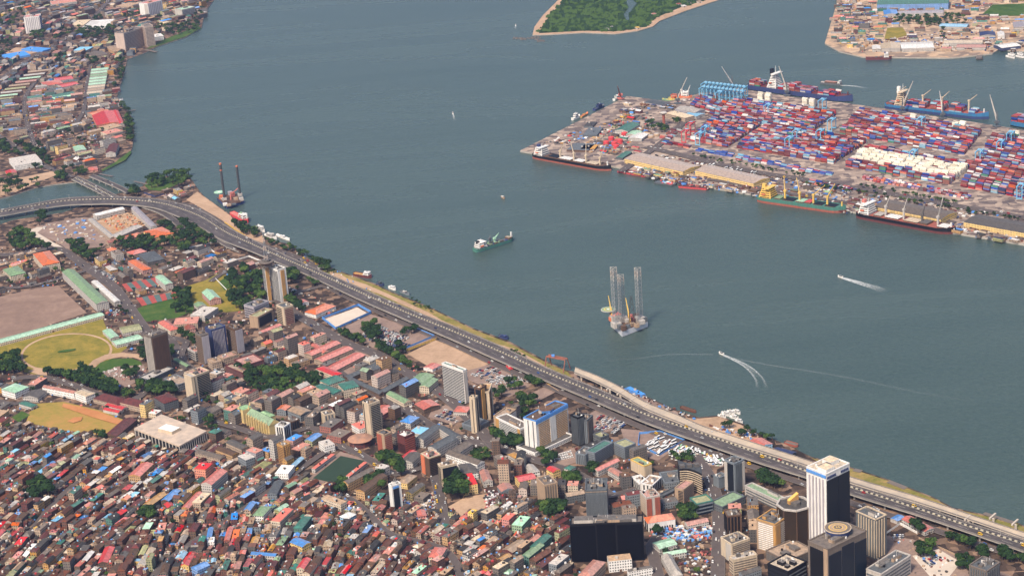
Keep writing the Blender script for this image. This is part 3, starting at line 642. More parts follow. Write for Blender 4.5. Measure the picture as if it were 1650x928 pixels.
tower('orange red and dark brown tower with rounded cream roof slab', (678, 731), (691, 739), (709, 732), (694, 770), 'brown', 'coral', [F(1, MP('orange'), 1, (.55, .98))], B(11, G, .4), par='cream', extra=3)
tower('dark banded office tower with cream edge above the red roofed hall', (704, 748), (710, 753), (736, 747), (713, 785), 'cream', 'tan', B(11, G, .5), [F(1, G, 1, (.1, .98), (.05, .93)), B(11, MP('taupe'), .25, (.1, .98), (.05, .93))], extra=3)
tower('golden olive tower of the old quarter with dark window grid', (446, 716), (456, 720), (468, 715), (459, 750), 'ochre', 'taupe', B(10, MP('brown'), .45), [B(10, MP('brown'), .45), F(3, MP('ochre'), .3, (.3, .96))], extra=2)
tower('plain grey and cream twin slab with folded front', (498, 669), (504, 674), (517, 663), (506, 688), 'grey', 'tan', extra=1)
tower('cream slab joined to the folded grey slab', (517, 664), (523, 670), (529, 663), (525, 686), 'cream', 'grey', None, F(3, MP('slate'), .4), extra=1)
tower('white and black striped slim tower beside the yellow church', (448, 684), (457, 689), (468, 682), (461, 714), 'white', 'pale', F(3, G, .45, (.15, .9)), F(3, G, .5, (.1, .9)), extra=2)
tower('dark slab behind the slim striped tower', (459, 676), (470, 681), (478, 675), (472, 693), 'brown', 'taupe', F(3, MP('black'), .4), F(3, G, .5), extra=1)
tower('narrow white tower with black glass front and blue top', (627, 780), (631, 784), (646, 779), (634.5, 825), 'white', 'grey', None, [F(1, G, 1, (.12, .72), (0, .88)), F(1, MP('blue'), 1, (.12, .72), (.9, .97))], extra=4)
tower('white banded slab tower with green roof and white end wall', (711.7, 586), (746, 598), (752, 595.5), (750.5, 650), 'white', 'teal', B(19, G, .48, (.01, .99), (.03, .97)), F(2, MP('pale'), .5), extra=1)
tower('cream front shaft of the three part ochre tower', (759, 639), (764.5, 642), (770, 638), (769.5, 699), 'cream', 'grey', F(1, MP('taupe'), .3, (.4, .8)), F(1, G, .5, (.5, 1)), extra=1)
tower('dark ochre central slab of the three part tower', (766, 624), (774, 627), (784, 621), (779, 680), 'brown', 'ochre', F(1, G, .8), [F(1, MP('ochre'), 1, (.1, .6))], extra=1)
tower('cream rear shaft of the three part ochre tower with slit windows', (779, 627), (788, 632), (792.5, 619), (792, 676), 'cream', 'ochre', F(2, G, .35, (.3, .95)), F(1, MP('brown'), .5), extra=1)
tower('curved grey podium at the foot of the three part tower', (753, 680), (766, 690), (788, 679), (767, 697), 'steel', 'slate', B(3, MP('slate'), .4), B(3, MP('slate'), .4), extra=0, name='podium_building', cat='building')
tower('wide cream block with white horizontal bands and brown ends', (799, 673), (838, 692), (851, 684), (836.5, 717), 'white', 'taupe', [B(9, G, .35, (.12, .86)), F(1, MP('ochre'), 1, (0, .1), (0, 1)), F(1, MP('ochre'), 1, (.88, 1), (0, 1))], B(9, MP('taupe'), .5), extra=2)
tower('upper wing of the wide banded block with white louvres', (801, 668), (812, 674), (832, 660), (814, 694), 'tan', 'tan', None, B(9, MP('white'), .5), extra=1)
tower('brown stair tower behind the wide banded block', (826, 654), (832, 657), (838, 653), (833, 680), 'taupe', 'taupe', extra=0, name='stair_tower')
# the blue trimmed tower
T, q, z0, z1 = tower('white and tan banded tower with a bright blue top band and white pylons', (849, 671), (863, 679), (914.5, 651.5), (867, 728), 'white', 'brown', F(2, MP('slate'), .12, (.2, 1)),
    [B(14, MP('ochre'), .5, (.08, .97), (.1, .88)), F(1, MP('blue'), 1, (0, 1), (.9, 1)), F(1, MP('white'), 1, (.42, .6), (0, .9)), B(14, MP('pale'), .12, (.42, .6), (.02, .9))], par='blue', extra=5)
ex = Vector(q[1]) - Vector(q[0]); ey = Vector(q[3]) - Vector(q[0]); p = Vector(q[0]) + ex*.5 + ey*.45
mb = MB(); mb.cyl(p.x, p.y, z1, 8, 4, MP('blue'), 6, MR('brown'), 9.5); part(mb, 'roof_crown', T)
tower('white plinth around the foot of the blue trimmed tower', (838, 717), (862, 731), (925, 702), (863, 735), 'white', 'grey', extra=0, name='plinth', cat='plinth', H=4)
tower('dark ribbed tower right of the blue trimmed tower', (919, 669), (931, 674), (940, 669), (934, 719), 'black', 'slate', F(6, MP('slate'), .4), F(5, MP('slate'), .4), extra=3)
tower('taupe ribbed tower joined to the dark ribbed tower', (934, 673), (946, 678), (955.5, 670), (948, 716), 'slate', 'taupe', F(5, MP('steel'), .4), F(4, MP('taupe'), .6), extra=2)
tower('slate blue slab block with a bright green roof', (946, 726), (958, 731), (988, 713.5), (959, 750), 'steel', 'teal', B(6, MP('slate'), .35), B(7, MP('slate'), .35), extra=0, name='office_block', cat='building')
tower('slate blue wing with olive roof right of the green roofed slab', (989, 714), (1006, 722), (1018, 713), (1007, 740), 'steel', 'olive', B(6, MP('slate'), .4), B(6, MP('slate'), .4), extra=0, name='office_block', cat='building')
tower('small slate wing with grey roof left of the green roofed slab', (933, 728), (943, 734), (957, 723), (944, 750), 'steel', 'grey', F(5, MP('slate'), .4), F(5, MP('slate'), .4), extra=2, name='office_block', cat='building')
tower('rear wing with olive roof behind the green roofed slab', (955, 700), (968, 706), (985, 704), (969, 718), 'slate', 'olive', extra=1, name='office_block', cat='building')
tower('cream and yellow block with pale green roof', (1016, 741), (1038, 752), (1046, 746), (1039, 768), 'yellow', 'green', B(6, MP('cream'), .5), B(6, MP('cream'), .5), extra=1, name='office_block', cat='building', wm=MP('cream'))
tower('bright white block with a white flat roof and square emblem wall', (1017, 769), (1031, 781), (1044, 776), (1032, 793), 'white', 'white', F(4, G, .3), [B(4, MP('pale'), .3), F(1, MP('lilac'), .7, (.3, .8), (.2, .8))], extra=2, name='office_block', cat='building')
tower('white wing with dark windows right of the emblem wall', (1042, 775), (1051, 783), (1066, 769), (1052, 796), 'white', 'tan', F(3, G, .3), F(5, G, .4), extra=1, name='office_block', cat='building')
tower('grey gabled block with slate bays left of the curved striped block', (1062, 762), (1071, 779), (1094, 768), (1072, 788), 'steel', 'slate', extra=3, name='office_block', cat='building')
tower('long grey sheet roof before the curved striped block', (1066, 796), (1068, 800), (1098, 785), (1068, 803), 'slate', 'slate', extra=0, name='shed', cat='shed')
tower('narrow tan slab with dark balconies beside the curved striped block', (1093, 784), (1101, 790), (1118, 777), (1103, 811), 'tan', 'pink', B(8, G, .5, (.05, .6)), B(8, MP('taupe'), .4), extra=0)
tower('pale blue grey tower with dark glass core and white pylons', (1169, 741), (1183, 748), (1199, 741), (1186, 796), 'steel', 'slate', [F(1, MP('pale'), 1, (.7, 1)), F(1, G, 1, (.1, .68), (.05, .97))], [F(1, MP('pale'), 1, (.78, 1)), F(5, MP('slate'), .6, (.1, .76))], extra=3)
tower('plain slate wall block left of the pale blue tower', (1151, 766), (1158, 771), (1171, 766), (1158, 788), 'steel', 'slate', extra=1, name='office_block', cat='building', wm=MP('steel'))
tower('dark grey ribbed tower above the black glass slab', (944, 772), (943, 791), (978, 790), (943.5, 836), 'slate', 'slate', None, [F(24, MP('steel'), .4, (.0, 1), (.02, .9)), B(1, MP('tan'), .3, (0, 1), (.96, 1.0))], extra=8)
VOID = M('matt black cladding', (.004, .004, .005), .9, 0, spec=.04)
T, q, z0, z1 = tower('huge windowless black glass slab with cluttered flat roof', (918, 834), (919, 846), (1036, 842), (923, 906), 'black', 'taupe', F(8, VOID, .3), [F(1, VOID, 1, (.0, .34)), F(1, VOID, .98, (.36, .62), (0, 1.0)), F(1, VOID, .98, (.64, 1))], extra=10)
ex = Vector(q[1]) - Vector(q[0]); ey = Vector(q[3]) - Vector(q[0])
for a, b, m in ((.18, .5, 'pale'), (.5, .55, 'tan'), (.78, .5, 'pale')):
    p = Vector(q[0]) + ex*a + ey*b; mb = MB(); mb.box(p.x, p.y, z1, ex.length*.26, ey.length*.6, 3.4, MP(m), math.atan2(ex.y, ex.x), MR('grey')); part(mb, 'plant_room', T)
tower('thin tan slab with plain end wall below the yellow blocks', (864, 770), (877, 783), (893, 775), (880, 817), 'tan', 'taupe', None, F(5, MP('taupe'), .4), extra=2)
tower('pink and cream striped tower with brick red panels', (1031, 792), (1041, 803), (1064, 799), (1042.5, 832), 'pale', 'pink', B(9, MP('tan'), .3), [F(1, MP('brick'), 1, (.03, .38), (0, .95)), F(1, MP('brick'), 1, (.62, .97), (0, .95))], extra=3)
tower('green glass block with yellow roof at the street corner', (1115, 802), (1122, 813), (1149, 807), (1124, 831), 'teal', 'olive', B(3, BG, .5), B(3, BG, .5), extra=0, name='office_block', cat='building', wm=MP('steel'))
tower('long white arcaded house with bright orange tiled roof', (1038, 833), (1044, 843), (1088, 836), (1045, 855), 'white', 'orange', F(2, G, .4), F(10, G, .45, (.05, .95), (.1, .45)), extra=0, name='colonial_house', cat='building', gable=('hip', 4), H=10)
tower('low pink roofed hall on a concrete pad', (1106, 840), (1109, 847), (1142, 840), (1109, 850), 'pale', 'pink', extra=0, name='hall', cat='hall', gable=('gable', 2), H=5)
tower('green roofed link building right of the busy street', (1158, 806), (1164, 818), (1201, 800), (1164, 826), 'slate', 'green', extra=0, name='hall', cat='hall', H=8)
tower('dark unfinished looking twin block beside the green roofed link', (1166, 822), (1172, 833), (1194, 829), (1173, 862), 'brown', 'taupe', F(3, MP('black'), .5), F(4, MP('black'), .5), extra=3)
tower('long grey slab with green roof strip behind the white and black tower', (1200, 783), (1262, 812), (1272, 806), (1262, 826), 'pale', 'green', B(3, MP('slate'), .4), None, extra=1, name='office_block', cat='building', wm=MP('pale'))
tower('cream balcony tower at the bottom with roof machinery', (1167, 865), (1179, 878), (1208, 868), (1180, 907), 'cream', 'grey', F(1, MP('pale'), .5), B(9, MP('taupe'), .45, (.05, .98)), extra=5)
tower('lower cream front block of the balcony tower', (1174, 897), (1181, 903), (1220, 894), (1182, 928), 'cream', 'pale', B(5, MP('taupe'), .4), B(6, MP('taupe'), .4), extra=3)
tower('tan slab tower with white balcony bands and a dark roof', (1224, 834), (1249, 846), (1274, 829), (1251, 893), 'ochre', 'slate', [B(14, MP('white'), .5, (.12, .9)), F(1, MP('ochre'), 1, (.0, .1))], [F(1, MP('ochre'), 1, (0, .3)), B(14, MP('pale'), .45, (.35, .97))], extra=6, wm=MP('tan'))
T, q, z0, z1 = tower('very tall tower with white ribbed left face and black glass right face', (1306.5, 750), (1331, 765), (1369, 747), (1333, 892), 'white', 'cream', [F(5, MP('lilac'), .35, (.12, .97), (0, .93)), F(1, MP('blue'), 1, (0, .98), (.955, .99))], [F(1, G, 1, (.02, .5), (0, .92)), F(1, G, .98, (.52, .99), (0, .92)), F(7, MP('navy'), .55, (.04, .42), (.94, .97)), F(5, MP('navy'), .55, (.62, .95), (.94, .97))], extra=4)
ex = Vector(q[1]) - Vector(q[0]); ey = Vector(q[3]) - Vector(q[0])
for a, b in ((.25, .3), (.7, .6)):
    p = Vector(q[0]) + ex*a + ey*b; mb = MB(); mb.box(p.x, p.y, z1, ex.length*.35, ey.length*.45, 4, MP('white'), math.atan2(ex.y, ex.x), MR('cream')); part(mb, 'plant_room', T)
tower('dark tower with tall pale ribs on both faces', (1379, 824), (1411, 838), (1427, 829), (1413, 902), 'slate', 'slate', F(7, MP('cream'), .28), F(4, MP('cream'), .28), par='cream', extra=3)
T, q, z0, z1 = tower('black glass tower with pinkish stone frame and rooftop helipad', (1312, 868), (1334, 886), (1396, 856), (1338, 968), 'taupe', 'taupe', [F(1, MP('black'), .9, (.2, .95), (0, .93)), F(1, MP('tan'), 1, (0, .2), (0, 1))],
    [F(1, BG, 1, (.02, .33), (0, .88)), F(1, BG, 1, (.36, .66), (0, .93)), F(1, BG, 1, (.69, .99), (0, .88)), B(20, MP('slate'), .12, (.02, .98), (0, .9))], extra=4)
c = P(1350, 850, z1 + 6); mb = MB(); mb.cyl(c.x, c.y, z1, 11.5, 6, MP('navy'), 28, MR('taupe'), 13); part(mb, 'helipad_drum', T)
mb = MB(); mb.cyl(c.x, c.y, z1 + 6.05, 13, .5, MP('cream'), 32)
mb.cyl(c.x, c.y, z1 + 6.6, 12.2, .02, MP('taupe'), 32); mb.cyl(c.x, c.y, z1 + 6.65, 9, .02, MP('yellow'), 32); mb.cyl(c.x, c.y, z1 + 6.7, 8, .02, MP('tan'), 32)
mb.cyl(c.x, c.y, z1 + 6.75, 5, .02, MP('yellow'), 28); mb.cyl(c.x, c.y, z1 + 6.8, 4.2, .02, MP('taupe'), 28)
for dx, dy, lx, ly in ((-1.2, 0, .6, 4), (1.2, 0, .6, 4), (0, 0, 2.2, .6)): mb.box(c.x + dx, c.y + dy, z1 + 6.84, lx, ly, .04, MP('yellow'))
part(mb, 'helipad', T)
tower('grey low block with dark roof and white balconies at the bottom edge', (1400, 915), (1420, 926), (1468, 895), (1421, 955), 'pale', 'slate', B(4, MP('slate'), .4), B(5, MP('slate'), .4), extra=4)
tower('dark ribbed block with cluttered roof in the bottom right corner', (1568, 908), (1590, 921), (1612, 906), (1592, 960), 'taupe', 'slate', F(7, MP('slate'), .5), F(7, MP('slate'), .5), extra=5)
tower('low curved stone podium left of the helipad tower', (1240, 885), (1268, 905), (1312, 886), (1268, 918), 'taupe', 'tan', B(4, MP('slate'), .3), B(4, MP('slate'), .3), extra=3, name='podium_building', cat='building')
tower('black fronted office block at the bottom left of the helipad tower', (1238, 908), (1270, 922), (1300, 905), (1271, 960), 'black', 'cream', B(6, G, .6), B(6, MP('slate'), .3), extra=4)
tower('grey gabled low block with a slate roof beside the black fronted office block', (1262, 890), (1285, 897), (1305, 885), (1286, 905), 'pale', 'slate', extra=1, name='office_block', cat='building', gable=('hip', 3))
# far towers on the peninsula
tower('white banded far tower with blue side face', (38, 29), (63, 27), (73, 23), (65, 53), 'white', 'coral', F(8, MP('lilac'), .4), B(8, MP('navy'), .7), extra=2)
T, q, z0, z1 = tower('broad tan waterfront hotel slab with a pink corner', (195, 52), (199, 55), (232, 44), (203, 84), 'salmon', 'taupe', None, B(13, MP('brown'), .3), extra=3, name='hotel', cat='hotel')
tower('thin right wing of the waterfront hotel', (227, 41), (233, 44), (239, 41), (237, 76), 'salmon', 'taupe', B(13, MP('brown'), .3), B(14, MP('taupe'), .4), extra=0, name='hotel', cat='hotel')
tower('white hall beside the waterfront hotel', (236, 58), (241, 62), (253, 57), (242, 68), 'white', 'white', name='hall', cat='hall', extra=1)
tower('white far tower with a coral roof rim near the top edge', (233, 4), (238, 7), (261, 1), (241, 27), 'white', 'coral', F(1, MP('pale'), .4), F(8, MP('lilac'), .4), extra=1)
tower('pale green roofed far block close to the shore', (289, 14), (293, 17), (314, 12), (295, 28), 'pale', 'mint', None, B(5, MP('slate'), .4), extra=1)
tower('yellow far block between the white tower and the shore', (264, 7), (268, 9), (277, 6), (269, 17), 'yellow', 'tan', extra=1, name='office_block', cat='building')

# lattice mast and its crown on the louvred tower
zt = GZ + height(426, 430, 437, 487); c = P(429, 421, zt + 8)
T = thing('mast', 'red and white lattice mast on the round brown platform of the louvred tower', 'mast', (c.x, c.y, zt))
mb = MB(); mb.box(c.x, c.y, zt, 13, 13, 4, MP('taupe'), .5); mb.cyl(c.x, c.y, zt + 4, 8, 3, MP('brown'), 12, r1=11); mb.cyl(c.x, c.y, zt + 7, 11, 1.2, MP('taupe'), 14); mb.cyl(c.x, c.y, zt+8.2, 6, 3, MP('grey'), 10); part(mb, 'platform', T)
mb = MB(); H = 42
for i in range(6):
    a, b = 3.4*(1 - i/7), 3.4*(1 - (i+1)/7); z_, z2 = zt + 10 + i*H/6, zt + 10 + (i+1)*H/6; m = MP('salmon') if i % 2 == 0 else MP('steel')
    for k in range(4):
        s1, c1 = math.sin(k*math.pi/2 + .6), math.cos(k*math.pi/2 + .6); s2, c2 = math.sin((k+1)*math.pi/2 + .6), math.cos((k+1)*math.pi/2 + .6)
        mb.beam((c.x + a*c1, c.y + a*s1, z_), (c.x + b*c1, c.y + b*s1, z2), .5, m); mb.beam((c.x + a*c1, c.y + a*s1, z_), (c.x + b*c2, c.y + b*s2, z2), .25, m)
part(mb, 'lattice', T)
mb = MB(); mb.beam((c.x, c.y, zt + 8 + H), (c.x, c.y, zt + 20 + H), .6, MP('pale'), .2); part(mb, 'antenna', T)

# curved striped block
def curved_tower():
    h = height(1131, 763, 1131.5, 798); z1 = GZ + h; a, b = P(1095, 755, z1), P(1131, 763, z1); n = Vector((0, 1, 0)); N = 10; pts = []
    for i in range(N+1):
        t = i/N; p = a.lerp(b, t); p.y -= 0; p += Vector((0, 1, 0)) * (math.sin(math.pi*t) * 6) ; pts.append((p.x, p.y))
    back = [(b.x + 2, b.y + 20), (a.x, a.y + 22)]
    q = pts + back; c = (a+b)/2 + Vector((0, 10, 0)); T = thing('office_tower', 'concave black and white striped block beside the busy street', 'tower', (c.x, c.y, GZ))
    mb = MB(); mb.prism(q, GZ, z1, MP('black'), MR('slate')); part(mb, 'wall', T)
    for k in range(9):
        mb = MB(); zz = GZ + h*(.08 + .9*k/9)
        for i in range(N): mb.beam((*pts[i], zz), (*pts[i+1], zz), .9, MP('cream'))
        part(mb, 'spandrel', T)
    for k in range(3): mb = MB(); mb.box(c.x - 8 + 8*k, c.y + 2, z1, 5, 5, 3, MP('grey'), .2); part(mb, 'plant_room', T)
    mark(q, 4, 2)
curved_tower()
# brown octagonal tower with golden fin
def octo():
    z1 = GZ + height(1275, 824, 1278, 885); c = P(1279, 812, z1); T = thing('office_tower', 'dark bronze octagonal glass tower with a golden wedge fin', 'tower', (c.x, c.y, GZ))
    mb = MB(); mb.cyl(c.x, c.y, GZ, 17, z1-GZ, M('bronze glass', (.035, .022, .012), .3, .1), 8, MR('grey')); part(mb, 'wall', T)
    for i in range(8):
        a = math.pi/8*0 + i*math.pi/4; mb = MB(); mb.box(c.x + 17.2*math.cos(a), c.y + 17.2*math.sin(a), GZ, .8, .8, z1-GZ, MP('brown')); part(mb, 'corner_fin', T)
    mb = MB(); 
    for i in range(8):
        a, b = i*math.pi/4, (i+1)*math.pi/4; mb.beam((c.x + 17*math.cos(a), c.y + 17*math.sin(a), z1+.8), (c.x + 17*math.cos(b), c.y + 17*math.sin(b), z1+.8), 1.8, MP('pale'))
    part(mb, 'parapet', T)
    f = P(1270, 806, z1+4); g = P(1285, 796, z1+8); mb = MB(); d = (g-f); d.z = 0; n = Vector((-d.y, d.x, 0)).normalized()*2
    for s in (1, -1):
        mb.face([f + n*s - Vector((0, 0, 22)), g + n*s - Vector((0, 0, 12)), g + n*s + Vector((0, 0, 2)), f + n*s], MP('ochre'))
    mb.face([f + n, g + n + Vector((0, 0, 2)), g - n + Vector((0, 0, 2)), f - n], MP('yellow')); mb.face([f + n - Vector((0, 0, 22)), f + n, f - n, f - n - Vector((0, 0, 22))], MP('ochre')); part(mb, 'fin', T)
    mb = MB(); mb.cyl(c.x + 2, c.y, z1, 5, 3, MP('grey'), 8); part(mb, 'plant_room', T); mark([(p[0], p[1]) for p in rect(c.x, c.y, 40, 40, 0)], 4)
octo()

# the flat square pavilion on a colonnade
def pavilion():
    z1 = GZ + 12; q3 = [P(289, 718, z1), P(333, 694, z1), P(267, 665, z1), P(216, 690, z1)]; q3[2] = q3[1] + q3[3] - q3[0]
    c = (q3[0] + q3[2])/2; T = thing('pavilion', 'broad cream flat roofed pavilion with a dark colonnade and open courtyard', 'pavilion', (c.x, c.y, GZ)); q = [(p.x, p.y) for p in q3]
    mark(q, 4, 3); inn = [((p[0]-c.x)*.86 + c.x, (p[1]-c.y)*.86 + c.y) for p in q]
    mb = MB(); mb.prism(inn, GZ, z1-2, M('dark screen', (.03, .035, .035), .5, .1), top=False); part(mb, 'wall', T)
    mb = MB()
    h = [((p[0]-c.x)*.3 + c.x, (p[1]-c.y)*.3 + c.y) for p in q]; m = M('pavilion roof', (.5, .39, .3), .85, .35, .08)
    for i in range(4):
        j = (i+1) % 4; mb.face([(*q[i], z1), (*q[j], z1), (*h[j], z1), (*h[i], z1)], m); mb.face([(*h[i], z1), (*h[j], z1), (*h[j], z1-6), (*h[i], z1-6)], MP('slate'))
        mb.face([(*q[i], z1-2), (*q[j], z1-2), (*q[j], z1), (*q[i], z1)], m)
    part(mb, 'roof', T)
    mb = MB(); d = Vector(q[1]) - Vector(q[0]); e = Vector(q[3]) - Vector(q[0]); p = Vector((c.x, c.y)) - e*.02 - d*.06
    mb.box(p.x, p.y, z1, d.length*.3, e.length*.26, 4, MP('cream'), math.atan2(d.y, d.x), MR('white')); part(mb, 'roof_house', T)
    for i in range(4):
        a, b = Vector(q[i]), Vector(q[(i+1) % 4])
        for k in range(13):
            p = a.lerp(b, k/13).lerp(Vector((c.x, c.y)), .02); mb = MB(); mb.box(p.x, p.y, GZ, 1.1, 1.1, z1-2-GZ, MP('pale')); part(mb, 'column', T)
pavilion()
# church with green roof, tower and buttresses
def church():
    z = GZ + 13; a, b = P(397, 668, z), P(433, 686, z); d = (b-a).normalized(); n = Vector((-d.y, d.x, 0)); n = n if n.y > 0 else -n; wd = 16
    q = [(p.x, p.y) for p in (a, b, b + n*wd, a + n*wd)]; c = (a+b)/2 + n*wd/2; T = thing('church', 'yellow gothic church with green roofs, corner pinnacles and side buttresses', 'church', (c.x, c.y, GZ)); Y = M('yellow stone', (.6, .44, .17), .85, .3, .15)
    mb = MB(); mb.prism(q, GZ, z, Y, top=False); part(mb, 'wall', T); mb = MB(); mb.roof(q, z, 6, 'gable', MR('green'), Y); part(mb, 'roof', T)
    for k in range(9):
        p = a.lerp(b, (k+.5)/9) - n*1.2; mb = MB(); mb.box(p.x, p.y, GZ, 1.4, 2.6, 14, Y, math.atan2(d.y, d.x)); mb.cyl(p.x, p.y, GZ+14, .9, 3, Y, 4, r1=.1); part(mb, 'buttress', T)
        if k < 8:
            p = a.lerp(b, (k+1)/9) - n*.3; mb = MB(); mb.box(p.x, p.y, GZ+3, 2, .7, 7, GLASS, math.atan2(d.y, d.x)); part(mb, 'window', T)
    e = P(389, 664, z) + n*5; mb = MB(); mb.box(e.x, e.y, GZ, 13, 13, 18, Y, math.atan2(d.y, d.x), MR('green')); part(mb, 'bell_tower', T)
    for sx, sy in ((-1, -1), (1, -1), (1, 1), (-1, 1)): mb = MB(); mb.cyl(e.x + 6*sx, e.y + 6*sy, GZ+18, 1.3, 5, Y, 6, r1=.1); part(mb, 'pinnacle', T)
    f = c + n*10 + d*-12; mb = MB(); mb.box(f.x, f.y, GZ, 22, 16, 11, Y, math.atan2(d.y, d.x)); mb.roof(rect(f.x, f.y, 22, 16, math.atan2(d.y, d.x)), GZ+11, 4, 'hip', MR('green'), Y); part(mb, 'apse', T)
    mark(q, 4, 10)
church()
# round brown building
def rotunda():
    z = GZ + 8; c = P(580, 706, z); T = thing('rotunda', 'round low building with a shallow brown conical roof at the crossroads', 'building', (c.x, c.y, GZ))
    mb = MB(); mb.cyl(c.x, c.y, GZ, 13, 8, WA('maroon'), 24); part(mb, 'wall', T); mb = MB(); mb.cyl(c.x, c.y, z, 15, 3, M('bronze roof', (.4, .2, .12), .8, .3), 24, r1=7); part(mb, 'roof', T); mark(rect(c.x, c.y, 32, 32, 0), 4)
rotunda()

# ---------------------------------------------------------------- lower named buildings: L, A, R are roof corners, h the wall height
def low(label, L, A, R, h, roof, wall, kind='gable', rise=2.5, name='building', cat='building', group=None, pan=False, z0=GZ):
    z1 = z0 + h; Aw, Lw, Rw = P(*A, z1), P(*L, z1), P(*R, z1); Lw, Rw = ortho(Aw, Lw, Rw); q3 = [Aw, Rw, Rw + Lw - Aw, Lw]; q = [(p.x, p.y) for p in q3]; c = (Aw + q3[2])/2
    t = thing(name, label, cat, (c.x, c.y, z0), group)
    mb = MB(); mb.prism(q, z0, z1, WA(wall) if h > 4 else MP(wall), top=False); part(mb, 'wall', t)
    mb = MB()
    if kind == 'flat':
        mb.prism(q, z1, z1+.6, MP(wall), MR(roof))
    else: mb.roof(q, z1, rise, kind, MR(roof), MP(wall))
    part(mb, 'roof', t)
    mb = MB(); e = Vector(q[1]) - Vector(q[0]); p = (Vector(q[0]) + Vector(q[1]))/2; n = Vector((e.y, -e.x)).normalized(); n = n if n.dot(p - Vector((c.x, c.y))) > 0 else -n; p += n*.15
    mb.box(p.x, p.y, z0, 2.4, .4, 2.6, MP('brown'), math.atan2(e.y, e.x)); part(mb, 'door', t)
    if kind == 'flat':
        for k in range(2):
            r = RND; p = Vector(q[0]).lerp(Vector(q[2]), r.uniform(.25, .75)); mb = MB(); mb.box(p.x, p.y, z1+.6, 3, 2.4, 2, MP('pale')) if k else mb.cyl(p.x, p.y, z1+.6, 1, 1.6, MP('black'), 8)
            part(mb, 'roof_hut' if k else 'water_tank', t)
    mark(q, 4, 1.5); return t
